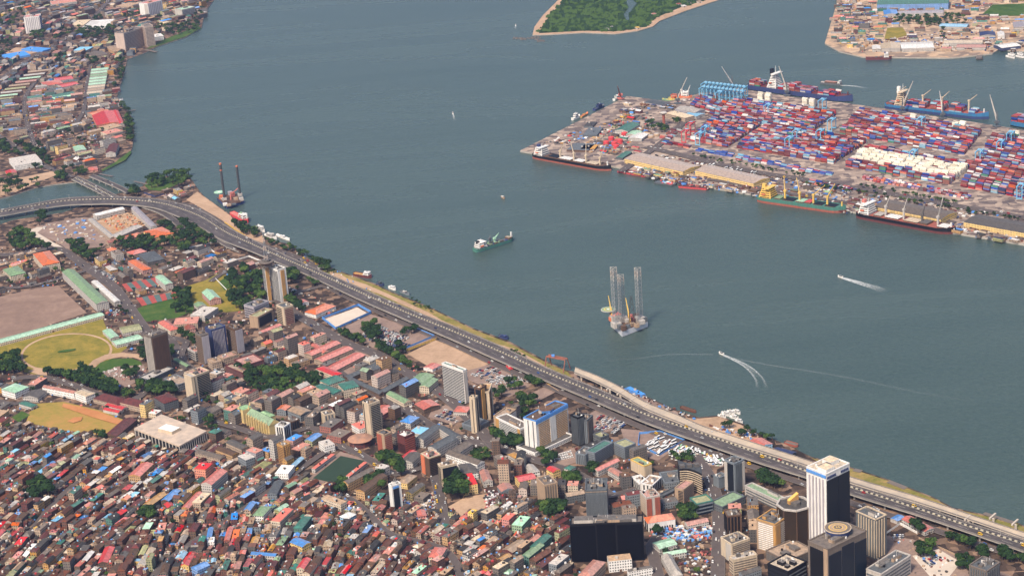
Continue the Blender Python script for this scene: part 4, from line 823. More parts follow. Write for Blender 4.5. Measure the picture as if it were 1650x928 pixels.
for a in [
 ('long green and cream grandstand roof beside the parade ground', (100, 438), (155, 490), (172, 484), 12, 'green', 'pale', 'gable', 3, 'grandstand', 'grandstand'),
 ('white ribbed stand roof along the street, right of the green grandstand', (147, 454), (184, 487), (193, 484), 7, 'white', 'pale', 'gable', 1.5, 'grandstand', 'grandstand'),
 ('long thin pale green roofed terrace along the bottom of the parade ground', (-4, 547), (0, 553), (168, 508), 5, 'mint', 'cream', 'gable', 1.5, 'terrace', 'terrace'),
 ('orange hip roofed cream hall above the green grandstand', (53, 409), (69, 428), (91, 420), 12, 'orange', 'cream', 'hip', 4),
 ('pale green roofed cream block near the left edge, below the orange roofed hall', (4, 434), (17, 445), (39, 438), 9, 'green', 'cream', 'hip', 3),
 ('white roofed upper wing of the walled building site', (153, 344), (156, 348), (201, 337), 8, 'white', 'pale', 'gable', 2, 'barrack_block'),
 ('grey roofed right wing of the walled building site', (211, 335), (243, 366), (250, 363), 8, 'lilac', 'pale', 'gable', 2, 'barrack_block'),
 ('pale left wing of the walled building site', (141, 354), (177, 384), (184, 381), 8, 'pale', 'tan', 'gable', 2, 'barrack_block'),
 ('pale lower wing of the walled building site', (184, 378), (188, 383), (230, 365), 8, 'pale', 'tan', 'gable', 2, 'barrack_block'),
 ('yellow block with orange and cream hipped roof below the building site', (231, 373), (250, 383), (276, 374), 9, 'orange', 'yellow', 'hip', 3),
 ('small brick orange roofed house left of the yellow block', (208, 379), (212, 384), (232, 378), 6, 'orange', 'tan', 'hip', 3),
 ('long red roofed low range below the building site', (173, 388), (175, 392), (209, 384), 5, 'brick', 'tan'),
 ('orange red roofed pink house in the gardens', (206, 421), (230, 436), (237, 431), 7, 'orange', 'pink', 'hip', 3),
 ('coral roofed house at the edge of the tree belt', (209, 405), (214, 411), (236, 405), 6, 'coral', 'tan', 'hip', 3),
 ('dark slate roofed house beside the coral roof', (222, 410), (238, 423), (252, 414), 6, 'slate', 'grey', 'hip', 3),
 ('mint roofed stand beside the tennis courts', (250, 446), (266, 459), (276, 455), 10, 'mint', 'pale', 'gable', 2),
 ('pink church like hall with mint roof on the lawn', (325, 471), (338, 484), (350, 478), 9, 'mint', 'pink', 'gable', 4, 'hall', 'hall'),
 ('small green roofed annexe below the pink hall', (312, 490), (318, 495), (331, 491), 5, 'green', 'pale'),
 ('white L shaped block below the green annexe', (322, 502), (330, 510), (352, 496), 8, 'pale', 'pale', 'flat'),
 ('red hipped roof block at the top of the street bend', (254, 520), (274, 533), (287, 528), 8, 'coral', 'cream', 'hip', 4),
 ('long pink block with flat roof behind the red hipped roof', (271, 515), (279, 524), (318, 521), 8, 'pink', 'tan', 'flat'),
 ('brick roofed link block between pink block and mosaic tower', (297, 526), (301, 532), (315, 529), 6, 'brick', 'pink'),
 ('mint shed roof at the upper left of the green shed group', (165, 533), (178, 545), (191, 541), 5, 'mint', 'pale', 'gable', 1.5, 'shed', 'shed'),
 ('broad mint shed roof lowest in the green shed group', (182, 549), (188, 556), (230, 545), 5, 'mint', 'pale', 'gable', 1.5, 'shed', 'shed'),
 ('olive shed roof at the top of the green shed group', (190, 528), (198, 537), (229, 531), 5, 'olive', 'pale', 'gable', 1.5, 'shed', 'shed'),
 ('long green low roof by the taupe tower', (279, 579), (300, 591), (308, 590), 5, 'green', 'grey', 'gable', 1.5),
 ('white hall with pale green and yellow roof near the left edge', (2, 627), (24, 633), (39, 622), 9, 'mint', 'white', 'hip', 2, 'hall', 'hall'),
 ('long white block with pink roof below the roadside trees', (68, 624), (119, 634), (123, 630), 8, 'pink', 'white', 'gable', 2),
 ('white arcaded block with cream roof right of the pink roofed long block', (120, 632), (138, 639), (145, 632), 10, 'cream', 'white', 'hip', 2),
 ('grey tin roof block at the lower left of the pink roofed long block', (55, 632), (61, 641), (75, 630), 6, 'grey', 'pale'),
 ('teal roof house at the corner of the sandy playing field', (30, 650), (50, 656), (57, 651), 5, 'teal', 'pale', 'hip', 2),
 ('wide maroon hipped school roof left of the red sheds', (150, 642), (188, 652), (192, 642), 6, 'maroon', 'tan', 'hip', 5),
 ('wide maroon hipped school roof right of the red sheds', (192, 648), (229, 657), (237, 648), 7, 'maroon', 'tan', 'hip', 5),
 ('upper bright red shed beside the playing field', (169, 653), (196, 660), (199, 655), 4, 'red', 'pale', 'gable', 1.5, 'shed', 'shed'),
 ('lower bright red shed beside the playing field', (166, 660), (190, 665), (192, 661), 4, 'red', 'pale', 'gable', 1.5, 'shed', 'shed'),
 ('maroon red roofed dark block with white balconies', (248, 640), (264, 650), (283, 641), 12, 'maroon', 'slate', 'hip', 3),
 ('maroon gabled range left of the flat square pavilion', (176, 697), (188, 703), (220, 676), 6, 'maroon', 'brown', 'gable', 3),
 ('tan ended long block below the pavilion, nearest to it', (314, 729), (354, 740), (361, 734), 9, 'taupe', 'tan', 'gable', 2),
 ('tan ended long block, second below the church', (347, 724), (374, 734), (380, 728), 8, 'brown', 'ochre', 'gable', 2),
 ('tan ended long block, uppermost below the church', (364, 713), (389, 724), (397, 718), 8, 'grey', 'tan', 'gable', 2),
 ('red and orange cube house in the old quarter', (320, 751), (331, 757), (343, 747), 14, 'red', 'orange', 'flat'),
 ('coral roofed long apartment block with grey arched front', (331, 775), (341, 781), (366, 759), 14, 'coral', 'pale', 'gable', 3, 'apartment_block'),
 ('long blue roofed house below the coral roofed block', (264, 803), (272, 807), (291, 790), 8, 'blue', 'brown', 'gable', 2),
 ('long pink roofed house right of the blue roof', (297, 815), (304, 819), (328, 794), 8, 'coral', 'ochre', 'gable', 2),
 ('cream flat roofed long house right of the long pink roof', (316, 806), (323, 811), (340, 795), 10, 'cream', 'tan', 'flat'),
 ('long orange roofed house left of the long blue roof', (235, 810), (242, 815), (269, 796), 8, 'ochre', 'grey', 'gable', 2),
 ('small red roof square below the long blue roof', (264, 812), (270, 818), (281, 814), 5, 'red', 'brown', 'gable', 2),
 ('yellow walled double block with pink roof, left of the grey flats', (218, 760), (226, 767), (247, 747), 10, 'coral', 'ochre', 'gable', 2),
 ('blue roofed house far right of the coral roofed block', (396, 819), (403, 822), (413, 809), 9, 'blue', 'tan', 'gable', 2),
 ('green roofed white barred house in the old quarter', (413, 826), (424, 831), (437, 816), 9, 'green', 'white', 'hip', 2),
 ('green walled house with teal roof near the bottom centre', (479, 846), (487, 851), (502, 832), 10, 'teal', 'teal', 'hip', 2),
 ('pink red and cream long house left of the green walled house', (442, 836), (451, 841), (473, 820), 10, 'coral', 'cream', 'flat'),
 ('cream tan long block in front of the football pitch', (518, 802), (549, 813), (553, 807), 11, 'tan', 'cream', 'flat'),
 ('dark roofed blue walled house in the old quarter', (436, 792), (446, 796), (457, 775), 9, 'slate', 'steel', 'gable', 2),
 ('coral roofed stand left of the dark green football pitch', (504, 754), (508, 756), (540, 732), 5, 'coral', 'pale', 'flat', 1, 'grandstand', 'grandstand'),
 ('coral roofed stand right of the dark green football pitch', (559, 766), (563, 768), (592, 745), 5, 'coral', 'pale', 'flat', 1, 'grandstand', 'grandstand'),
 ('long brown tenement right of the football pitch, upper row', (556, 774), (561, 779), (603, 757), 11, 'taupe', 'ochre', 'gable', 2, 'apartment_block'),
 ('long brown tenement right of the football pitch, lower row', (580, 786), (587, 792), (624, 766), 11, 'brown', 'ochre', 'gable', 2, 'apartment_block'),
 ('left wing of the teal roofed cream office', (503, 624), (535, 635), (542, 627), 12, 'teal', 'cream', 'hip', 2),
 ('middle wing of the teal roofed cream office', (512, 614), (530, 620), (556, 611), 12, 'teal', 'cream', 'hip', 2),
 ('right wing of the teal roofed cream office', (544, 618), (554, 628), (566, 618), 12, 'teal', 'cream', 'hip', 2),
 ('pink roofed school range, uppermost', (493, 568), (503, 573), (549, 553), 6, 'coral', 'tan', 'gable', 2),
 ('pink roofed school range, second from the top', (511, 577), (520, 583), (569, 562), 6, 'coral', 'tan', 'gable', 2),
 ('pink roofed school range, third from the top', (531, 590), (541, 597), (589, 572), 6, 'coral', 'tan', 'gable', 2),
 ('pink roofed cross range linking the school ranges', (497, 558), (501, 555), (575, 592), 5, 'coral', 'tan', 'gable', 2) if 0 else ('short pink cross range left in the school', (500, 556), (520, 569), (526, 565), 5, 'coral', 'tan', 'gable', 2),
 ('bright red roof range at the bottom of the school', (509, 594), (538, 606), (547, 600), 7, 'red', 'cream', 'hip', 2),
 ('dark grey roofed range, left arm of the walled compound', (556, 606), (562, 610), (622, 583), 6, 'slate', 'brown', 'gable', 2),
 ('dark grey roofed range, lower arm of the walled compound', (560, 611), (611, 635), (617, 631), 6, 'slate', 'brown', 'gable', 2),
 ('dark grey roofed range, right arm of the walled compound', (612, 629), (618, 633), (660, 610), 6, 'slate', 'brown', 'gable', 2),
 ('cream hall with a long green gabled roof', (622, 635), (651, 650), (661, 645), 7, 'green', 'cream', 'gable', 3, 'hall', 'hall'),
 ('green roofed front wing of the cream government block', (662, 613), (681, 619), (700, 604), 9, 'green', 'cream', 'gable', 2),
 ('green roofed rear wing of the cream government block', (679, 620), (691, 624), (706, 611), 9, 'green', 'cream', 'gable', 2),
 ('pink roofed hall below the green government block', (668, 651), (683, 660), (699, 649), 6, 'coral', 'brown', 'gable', 2),
 ('coral roofed long hall right of the tall cream tower', (611, 658), (617, 668), (636, 657), 7, 'coral', 'brick', 'gable', 2),
 ('coral roofed house left of the three part tower', (741, 657), (752, 664), (759, 655), 6, 'coral', 'pale', 'hip', 2),
 ('blue hip roofed white house in the middle blocks', (650, 676), (661, 682), (676, 672), 8, 'blue', 'pale', 'hip', 3),
 ('sky blue flat roof above the courtyard block', (664, 694), (678, 700), (692, 690), 6, 'sky', 'pale', 'flat'),
 ('courtyard block with dark roof and white arcade, upper wing', (674, 703), (682, 708), (712, 687), 11, 'slate', 'pale', 'gable', 2),
 ('courtyard block with dark roof and white arcade, lower wing', (696, 717), (704, 724), (737, 706), 11, 'slate', 'pale', 'gable', 2),
 ('courtyard block with dark roof, right wing', (706, 689), (732, 706), (738, 701), 11, 'slate', 'pale', 'gable', 2),
 ('long dark gabled block running down to the right below the courtyard block', (718, 731), (769, 749), (776, 742), 10, 'taupe', 'white', 'gable', 3),
 ('long dark gabled block running up to the coral chapel', (724, 727), (734, 733), (762, 715), 9, 'taupe', 'pale', 'gable', 2),
 ('grey fan roofed white hall below the long dark gabled block', (738, 748), (746, 765), (766, 757), 8, 'grey', 'white', 'hip', 3),
 ('yellow walled hall with a large bright red roof', (737, 766), (746, 784), (769, 779), 11, 'red', 'yellow', 'flat'),
 ('bright red long roof in the middle blocks', (645, 738), (652, 742), (671, 727), 6, 'red', 'pale', 'gable', 1.5),
 ('grey block below the bright red long roof', (657, 737), (665, 745), (680, 731), 9, 'grey', 'pale', 'gable', 2),
 ('cream and yellow house before the orange red tower', (648, 773), (656, 779), (672, 766), 7, 'tan', 'yellow', 'hip', 2),
 ('blue roofed two tone house beside the slim striped tower', (466, 706), (472, 711), (488, 702), 10, 'blue', 'pink', 'flat'),
 ('bright blue long roof on an olive block', (497, 706), (503, 711), (519, 700), 7, 'blue', 'olive', 'gable', 1.5),
 ('white cube house with a black window', (513, 712), (523, 720), (533, 713), 9, 'pale', 'white', 'flat'),
 ('maroon block with grey roof right of the white cube house', (537, 697), (549, 706), (567, 695), 9, 'taupe', 'brick', 'flat'),
 ('brick block with flat grey roof in front of the folded grey slab', (527, 682), (533, 690), (553, 676), 9, 'grey', 'brick', 'flat'),
 ('pale blue block with ribbed tan roof', (463, 661), (484, 669), (496, 660), 9, 'tan', 'steel', 'gable', 2),
 ('orange roofed blue house left of the pale blue block', (450, 657), (460, 661), (468, 654), 8, 'orange', 'steel', 'gable', 2),
 ('white pink coral roofed block left of the tall cream tower', (566, 684), (579, 692), (586, 683), 8, 'coral', 'white', 'flat'),
 ('sky blue roofed house below the golden tower', (471, 748), (476, 751), (490, 738), 7, 'sky', 'brown', 'gable', 2),
 ('white house with red roof below the golden tower', (453, 757), (464, 764), (475, 750), 8, 'white', 'white', 'flat'),
 ('small blue roofed house left of the golden tower', (420, 725), (432, 729), (437, 723), 8, 'blue', 'ochre', 'flat'),
 ('pale lilac apartment house left of the golden tower', (396, 726), (412, 731), (416, 724), 11, 'pink', 'lilac', 'flat'),
 ('grey apartment house below the lilac one', (383, 735), (396, 742), (408, 735), 12, 'pale', 'steel', 'flat'),
 ('yellow walled red roofed block, left of the pair under the plaza trees', (827, 768), (837, 776), (864, 770), 9, 'red', 'yellow', 'gable', 2),
 ('yellow walled red roofed block, right of the pair under the plaza trees', (880, 755), (891, 761), (904, 757), 9, 'red', 'yellow', 'gable', 2),
 ('long coral red roof beside the cream and yellow block', (957, 755), (964, 759), (999, 742), 7, 'coral', 'pale', 'gable', 2),
 ('tan roofed hall in front of the long coral red roof', (979, 757), (996, 767), (1004, 762), 6, 'pink', 'pale', 'gable', 2),
 ('slate walled hall with two tan roofs beside the dark grey tower', (906, 795), (914, 800), (942, 795), 9, 'tan', 'slate', 'gable', 2),
 ('white roofed hall with arched front below the thin tan slab', (801, 783), (808, 792), (830, 790), 7, 'pink', 'steel', 'gable', 3),
 ('tan gabled nave hall right of the red roofed yellow hall', (772, 760), (779, 776), (792, 772), 7, 'pink', 'pale', 'gable', 3),
 ('grey brown plain tower like block below the wide banded block', (795, 735), (809, 747), (821, 743), 12, 'taupe', 'taupe', 'flat'),
 ('teal roofed cottage among the plaza trees', (914, 752), (919, 757), (928, 752), 5, 'teal', 'pale', 'hip', 2),
 ('tan orange roofed house near the plaza trees', (818, 732), (829, 738), (840, 734), 5, 'ochre', 'pale', 'hip', 2),
 ('white long house beside the plaza trees', (845, 751), (856, 762), (867, 757), 6, 'pale', 'white', 'gable', 2),
 ('mint roofed L shaped block below the orange tiled house', (1056, 873), (1063, 884), (1091, 876), 7, 'mint', 'pale', 'gable', 2),
 ('mint roofed small block below the L shaped block', (1066, 890), (1071, 895), (1106, 889), 6, 'mint', 'pale', 'gable', 2),
 ('white barrel roofed hall at the bottom', (1065, 895), (1084, 928), (1100, 925), 7, 'pale', 'pale', 'hip', 5, 'hall', 'hall'),
 ('pink tan hall with hipped roof under the black glass slab', (944, 920), (952, 930), (976, 905), 10, 'pink', 'tan', 'hip', 3),
 ('white banded hotel block under the black glass slab', (975, 896), (981, 905), (1018, 901), 12, 'tan', 'white', 'flat'),
 ('white fronted block at the bottom edge right of the white banded hotel', (1010, 918), (1013, 922), (1052, 915), 8, 'grey', 'white', 'flat'),
 ('white block with blue side below the left end of the black slab', (889, 905), (897, 911), (917, 895), 10, 'pale', 'steel', 'flat'),
 ('teal roofed long house, upper of the pair left of the black slab', (857, 878), (867, 883), (889, 863), 9, 'teal', 'teal', 'gable', 2),
 ('teal roofed long house, lower of the pair left of the black slab', (843, 893), (852, 898), (877, 878), 9, 'green', 'teal', 'gable', 2),
 ('green walled house with mint roof left of the black slab', (833, 841), (841, 848), (855, 833), 9, 'mint', 'green', 'flat'),
 ('coral roofed long house near the sandy yard', (813, 833), (820, 838), (831, 828), 9, 'coral', 'coral', 'flat'),
 ('cream walled flat block left of the teal roofed pair', (811, 884), (826, 890), (850, 874), 8, 'tan', 'maroon', 'gable', 2),
 ('yellow cube house in front of the sandy yard', (756, 825), (762, 828), (769, 822), 14, 'yellow', 'yellow', 'flat'),
 ('yellow walled blue roofed house near the bottom', (467, 873), (487, 881), (492, 872), 9, 'blue', 'yellow', 'gable', 2),
 ('long blue roof near the bottom left of the blue and yellow house', (404, 893), (443, 896), (446, 891), 6, 'blue', 'pale', 'gable', 1.5),
 ('bright red long roof near the bottom', (484, 911), (490, 916), (501, 900), 10, 'red', 'cream', 'gable', 2),
 ('bright red long roof in the old quarter left', (168, 900), (174, 906), (185, 881), 7, 'red', 'brown', 'gable', 2),
 ('blue fronted corner house at the bottom left', (312, 912), (318, 919), (338, 910), 8, 'blue', 'blue', 'gable', 2),
 ('sky blue long roof of the old quarter, right of the red row', (334, 869), (340, 871), (344, 850), 7, 'blue', 'steel', 'gable', 1.5),
 ('white cube house at the foot of the sky blue long roof', (335, 872), (345, 873), (346, 865), 8, 'white', 'white', 'flat'),
 ('red long roof at the right of the sky blue long roof', (363, 868), (370, 870), (376, 849), 7, 'coral', 'brick', 'gable', 1.5),
 ('white long shed alone on the left of the old quarter', (39, 894), (43, 897), (60, 876), 5, 'white', 'pale', 'flat'),
 ('white tent like roof in the lower centre', (551, 830), (560, 836), (574, 828), 6, 'white', 'sky', 'hip', 3),
 ('coral domed roof house in the lower centre', (701, 890), (710, 898), (720, 882), 9, 'coral', 'cream', 'hip', 3),
 ('coral open roof square right of the narrow dark fronted tower', (671, 823), (674, 832), (687, 829), 6, 'coral', 'coral', 'gable', 1.5),
 ('pink awning roof under the elevated road on the right', (1453, 836), (1490, 856), (1504, 850), 5, 'coral', 'pale', 'gable', 2),
 ('blue roofed kiosk left of the pink awning roof', (1434, 835), (1446, 839), (1458, 833), 4, 'blue', 'pale', 'gable', 1),
 ('coral and blue striped waterfront shed', (1204, 712), (1222, 722), (1238, 712), 5, 'coral', 'sky', 'gable', 2, 'shed', 'shed'),
 ('navy roofed waterfront shed beside the viaduct', (1245, 725), (1274, 733), (1279, 727), 5, 'navy', 'slate', 'gable', 1, 'shed', 'shed'),
 ('long blue container like shed along the viaduct', (1009, 625), (1034, 637), (1036, 634), 3, 'blue', 'blue', 'flat', 1, 'shed', 'shed'),
 ('orange red roofed compound by the blue fenced court', (495, 501), (509, 507), (541, 493), 6, 'orange', 'white', 'hip', 3),
 ('coral roof wing of the compound by the blue fenced court', (476, 486), (484, 490), (494, 485), 5, 'coral', 'white', 'gable', 2),
 ('long coral roof at the foot of the grey glass fronted block', (419, 533), (424, 536), (454, 524), 5, 'coral', 'pale', 'gable', 1.5),
 ('coral and white striped roof by the sand yard', (686, 590), (697, 595), (710, 588), 4, 'coral', 'white', 'gable', 1.5),
 ('crimson container office by the elevated road', (815, 588), (821, 594), (824, 592), 4, 'red', 'red', 'flat', 1, 'shed', 'shed'),
]: low(*a)
# peninsula buildings, top left
for a in [
 ('coral and orange roofed complex by the peninsula shore', (147, 183), (156, 202), (198, 196), 7, 'red', 'orange', 'gable', 2),
 ('red shore wing of the coral and orange complex', (182, 179), (192, 200), (198, 198), 7, 'red', 'pale', 'gable', 2),
 ('orange upper wing of the coral and orange complex', (147, 181), (150, 186), (178, 180), 7, 'orange', 'tan', 'gable', 2),
 ('red roofed cross shaped hall left of the mint market roofs, upper arm', (88, 126), (90, 131), (118, 127), 5, 'red', 'pale', 'gable', 2),
 ('red roofed cross shaped hall left of the mint market roofs, lower arm', (99, 136), (101, 141), (127, 136), 5, 'red', 'pale', 'gable', 2),
 ('coral hip roof left of the cross shaped red hall', (66, 133), (72, 139), (84, 132), 6, 'coral', 'pale', 'hip', 2),
 ('long thin mint roof below the cross shaped hall', (84, 158), (86, 161), (122, 155), 4, 'mint', 'pale', 'flat'),
 ('teal long roof below the cross shaped hall', (84, 153), (86, 157), (121, 151), 5, 'teal', 'pale', 'gable', 2),
 ('teal block below the mint market roofs', (143, 152), (146, 158), (163, 156), 6, 'teal', 'slate', 'hip', 2),
 ('blue rimmed stand around the walled yard, lower side', (2, 89), (12, 95), (45, 95), 4, 'blue', 'blue', 'flat'),
 ('blue rimmed stand around the walled yard, upper side', (28, 77), (34, 80), (68, 83), 4, 'blue', 'blue', 'flat'),
 ('white marquee roof beside the peninsula trees', (167, 36), (173, 43), (187, 31), 5, 'white', 'white', 'hip', 2),
 ('pink roofed long slab near the top left edge', (81, 3), (84, 8), (124, 3), 10, 'pink', 'pale', 'flat'),
 ('tan roofed fan shaped mall above the market', (138, 86), (150, 92), (176, 90), 8, 'taupe', 'tan', 'hip', 3),
 ('cream hip roof right of the fan shaped mall', (170, 76), (184, 84), (194, 80), 7, 'tan', 'ochre', 'hip', 3),
 ('cream roofed block on the upper road', (127, 38), (135, 41), (147, 32), 6, 'cream', 'tan', 'flat'),
 ('tan topped block near the top edge, left of the white tower', (199, 8), (208, 12), (229, 6), 9, 'tan', 'tan', 'flat'),
 ('maroon roofed shore house below the red complex', (176, 244), (186, 246), (192, 232), 8, 'maroon', 'pale', 'gable', 3),
 ('pink roofed shore block below the red complex', (170, 212), (173, 217), (198, 211), 7, 'pink', 'cream', 'flat'),
 ('tan roofed shore block between red complex and pink roof', (172, 203), (174, 209), (197, 203), 6, 'tan', 'cream', 'flat'),
 ('mint roofed shore block below the pink one', (117, 237), (122, 244), (139, 241), 6, 'mint', 'pale', 'gable', 2),
 ('hot pink tent by the creek bridges', (142, 270), (144, 275), (158, 273), 4, 'coral', 'pink', 'hip', 2, 'tent', 'tent'),
 ('white modern villa among the creek trees', (14, 256), (24, 268), (38, 256), 9, 'pale', 'white', 'flat'),
 ('red roof by the left edge above the creek', (8, 276), (11, 281), (27, 278), 4, 'red', 'tan', 'gable', 2),
 ('blue walled block with long roof above the mint market', (134, 78), (139, 82), (151, 76), 5, 'sky', 'pale', 'flat'),
]: low(*a)
for i in range(9):      # barrack rows
    u, v = 66 - i*6.6, 116 + i*5.6; c_ = ['tan', 'pale', 'mint', 'pink', 'tan', 'olive', 'pale', 'mint', 'olive'][i]
    if i > 3: u -= 4
    low(f'{["uppermost","second","third","fourth","fifth","sixth","seventh","eighth","lowest"][i]} of the long thin market sheds on the left, {c_} roof', (u-22, v-1), (u-21, v+1.5), (u+12, v-2), 4, c_, 'brown', 'gable', 1.5, 'market_shed', 'shed', 'long thin market sheds on the left')
for i in range(9):
    u, v = 159 - i*.9, 112 + i*4.6; c_ = ['mint', 'mint', 'green', 'mint', 'mint', 'mint', 'cream', 'tan', 'cream'][i]
    low(f'{["uppermost","second","third","fourth","fifth","sixth","seventh","eighth","lowest"][i]} of the parallel shore market sheds, {c_} roof', (u-13, v-.5), (u-12, v+2.6), (u+15, v), 4, c_, 'pale', 'gable', 1.5, 'market_shed', 'shed', 'parallel market sheds near the shore')
# shipyard top right
for a in [
 ('big green warehouse roof at the top edge', (1408, -2), (1413, 8), (1528, 6), 14, 'teal', 'blue', 'gable', 4, 'warehouse', 'warehouse'),
 ('low blue roof left of the long lilac roof', (1423, 17), (1425, 24), (1447, 23), 7, 'blue', 'pale', 'gable', 2, 'warehouse', 'warehouse'),
 ('long lilac grey roof below the green warehouse', (1447, 18), (1448, 23), (1520, 21), 7, 'lilac', 'pale', 'gable', 2, 'warehouse', 'warehouse'),
 ('cream ribbed quay warehouse left of the white one', (1419, 70), (1420, 79), (1451, 78), 8, 'cream', 'pale', 'gable', 2, 'warehouse', 'warehouse'),
 ('bright white quay warehouse', (1453, 69), (1453, 79), (1505, 77), 8, 'white', 'pale', 'gable', 2, 'warehouse', 'warehouse'),
 ('small white shed left of the cream ribbed warehouse', (1405, 74), (1406, 80), (1419, 79), 6, 'white', 'pale', 'gable', 2, 'warehouse', 'warehouse'),
 ('long cream L shaped roof at the right of the shipyard', (1519, 65), (1521, 70), (1583, 69), 7, 'cream', 'pale', 'gable', 2, 'warehouse', 'warehouse'),
 ('pink tan roof below the long cream roof', (1540, 72), (1541, 77), (1588, 77), 6, 'pink', 'pale', 'gable', 2, 'warehouse', 'warehouse'),
 ('navy roof row at the right of the shipyard', (1578, 52), (1579, 58), (1604, 58), 6, 'navy', 'pale', 'gable', 2, 'warehouse', 'warehouse'),
 ('white tank shed beside the navy roofs', (1607, 52), (1608, 58), (1618, 57), 7, 'white', 'white', 'gable', 2, 'warehouse', 'warehouse'),
 ('blue and white roof among the shipyard trees', (1511, 38), (1513, 43), (1557, 44), 6, 'sky', 'pale', 'gable', 2, 'warehouse', 'warehouse'),
 ('lilac roof beside the far right field', (1632, 36), (1634, 45), (1665, 44), 6, 'lilac', 'pale', 'gable', 2, 'warehouse', 'warehouse'),
 ('white boat shed at the right shore of the shipyard', (1612, 72), (1614, 78), (1645, 74), 6, 'white', 'navy', 'gable', 2, 'warehouse', 'warehouse'),
]: low(*a, z0=2.5)
# boundary walls
def wallrun(label, l, h, col, closed=False, z0=GZ, name='boundary_wall'):
    q = pxs(l, z0); q = q + [q[0]] if closed else q; mb = MB()
    for a, b in zip(q[:-1], q[1:]): mb.beam(a + Vector((0, 0, h/2)), b + Vector((0, 0, h/2)), .5, MP(col)) if 0 else mb.prism([(a.x, a.y), (b.x, b.y), (b.x + .5, b.y + .5), (a.x + .5, a.y + .5)], z0, z0+h, MP(col))
    o = mb.build(name, None, q[0]); tag(o, label, 'wall')
wallrun('blue hoarding around the pale fenced court', [(519, 514), (577, 493), (598, 505), (541, 531)], 3.5, 'blue', True)
wallrun('blue hoarding around the bus lot', [(1030, 700), (1064, 697), (1103, 711), (1062, 735), (1028, 718)], 3, 'blue', True)
wallrun('yellow and blue wall beside the sand yard', [(655, 566), (704, 547)], 3, 'yellow')
wallrun('blue fence of the vehicle yard beside the yellow wall', [(652, 563), (700, 543), (668, 530)], 3, 'blue')
wallrun('long white zigzag wall beside the gardens', [(330, 396), (367, 424), (401, 414), (423, 423), (391, 431)], 2.5, 'white')
wallrun('white wall from the ramp to the gardens', [(283, 405), (330, 395), (357, 388)], 2.5, 'white')
wallrun('yellow harbour wall beside the coast road', [(362, 360), (395, 382)], 3, 'yellow')
wallrun('tan wall between car park and walled yard', [(828, 643), (860, 628), (880, 620), (900, 632)], 2.5, 'tan')
wallrun('pale wall of the lawn diagonal path', [(347, 450), (365, 468)], 2, 'white')
wallrun('blue fence beside the creek point gardens', [(232, 312), (250, 318), (270, 312), (300, 303)], 2.5, 'navy')
wallrun('white wall around the bottom right forecourt', [(1425, 862), (1450, 845), (1478, 860)], 2.5, 'white')
wallrun('tan wall of the right forecourt lane', [(1480, 868), (1535, 893), (1600, 925)], 2, 'tan')
# ---------------------------------------------------------------- container terminal
CONT = []; CCOL = dict(red=(.42, .02, .025), maroon=(.17, .018, .024), blue=(.02, .07, .36), navy=(.015, .03, .13), orange=(.6, .11, .02), grey=(.35, .35, .35), white=(.7, .66, .62), cream=(.75, .68, .52), sky=(.16, .4, .55), green=(.05, .2, .12), rust=(.26, .07, .04), pink=(.5, .2, .22))
CW = ['red']*5 + ['maroon']*7 + ['rust']*4 + ['blue']*5 + ['navy']*3 + ['orange']*2 + ['grey']*3 + ['white']*2 + ['sky']*2 + ['green'] + ['pink']*2
for k, c in CCOL.items(): M('container ' + k, c, .55, .2, .5)
TN = ['ground', 'second', 'third', 'fourth', 'fifth', 'sixth', 'seventh']
def mark_port(q): mark(q, 5, 1)
def cblock(q, lo, hi, white=None, seed=1, gap=7, fill=.97, z0=PORTZ, cols=None, L=12.2):
    r = random.Random(seed); NL, NR, FR, FL = [P(a, b, z0) for a, b in q]; U = ((NR-NL) + (FR-FL))/2; V = ((FL-NL) + (FR-NR))/2
    nu = int(U.length/(L+.8)); nv = int(V.length/2.75); rot = math.atan2(U.y, U.x); hm = {}
    mark_port([(p.x, p.y) for p in (NL, NR, FR, FL)])
    for j in range(nv):
        if j % (gap+1) == gap: continue
        for i in range(nu):
            if r.random() > fill: continue
            a, b = (i+.5)/nu, (j+.5)/nv; c = NL.lerp(NR, a).lerp(FL.lerp(FR, a), b)
            key = (i//2, j//3); hm.setdefault(key, r.uniform(lo, hi)); h = max(1, min(6, int(round(hm[key] + r.uniform(-.9, .9)))))
            w_ = white and r.random() < .82 and white[0] < a < white[1] and white[2] < b < white[3]
            if w_: h = r.choice([3, 4, 4, 5]); 
            run = r.choice(CW)
            for t in range(h):
                col = 'cream' if w_ else (r.choice(cols) if cols else (run if r.random() < .35 else r.choice(CW)))
                vis = (t == h-1) + (j == 0 or j % (gap+1) == 0) + (i == nu-1)*.6
                CONT.append(dict(loc=(c.x, c.y, z0 + t*2.62), rot=rot, col=col, L=L, desc=f"{col} container, {TN[t]} tier", size=(vis + .01)*(1.2 if j == 0 else 1), top=(t == h-1)))
cblock([(1112, 175), (1168, 191), (1181, 171), (1127, 158)], 2, 4, seed=1)
cblock([(1167, 195), (1308, 213), (1348, 186), (1184, 163)], 2, 4, seed=2)
cblock([(1112, 227), (1172, 238), (1228, 203), (1150, 190)], 1.5, 3.5, seed=3, gap=6)
cblock([(1187, 239), (1343, 265), (1398, 230), (1233, 205)], 1.5, 4, seed=4, gap=6)
cblock([(1353, 216), (1554, 250), (1583, 213), (1386, 180)], 2, 4.2, seed=5)
cblock([(1362, 269), (1530, 298), (1571, 268), (1399, 239)], 2, 4, (.03, 1, .2, .75), seed=6, gap=8)
cblock([(1547, 301), (1710, 331), (1740, 248), (1600, 220)], 2, 4.2, seed=7)
cblock([(1062, 223), (1080, 226), (1100, 213), (1085, 209)], 1, 1.6, seed=8, fill=.5)
cblock([(1064, 232), (1110, 240), (1114, 236), (1070, 228)], .8, 1.4, seed=9, fill=.7)
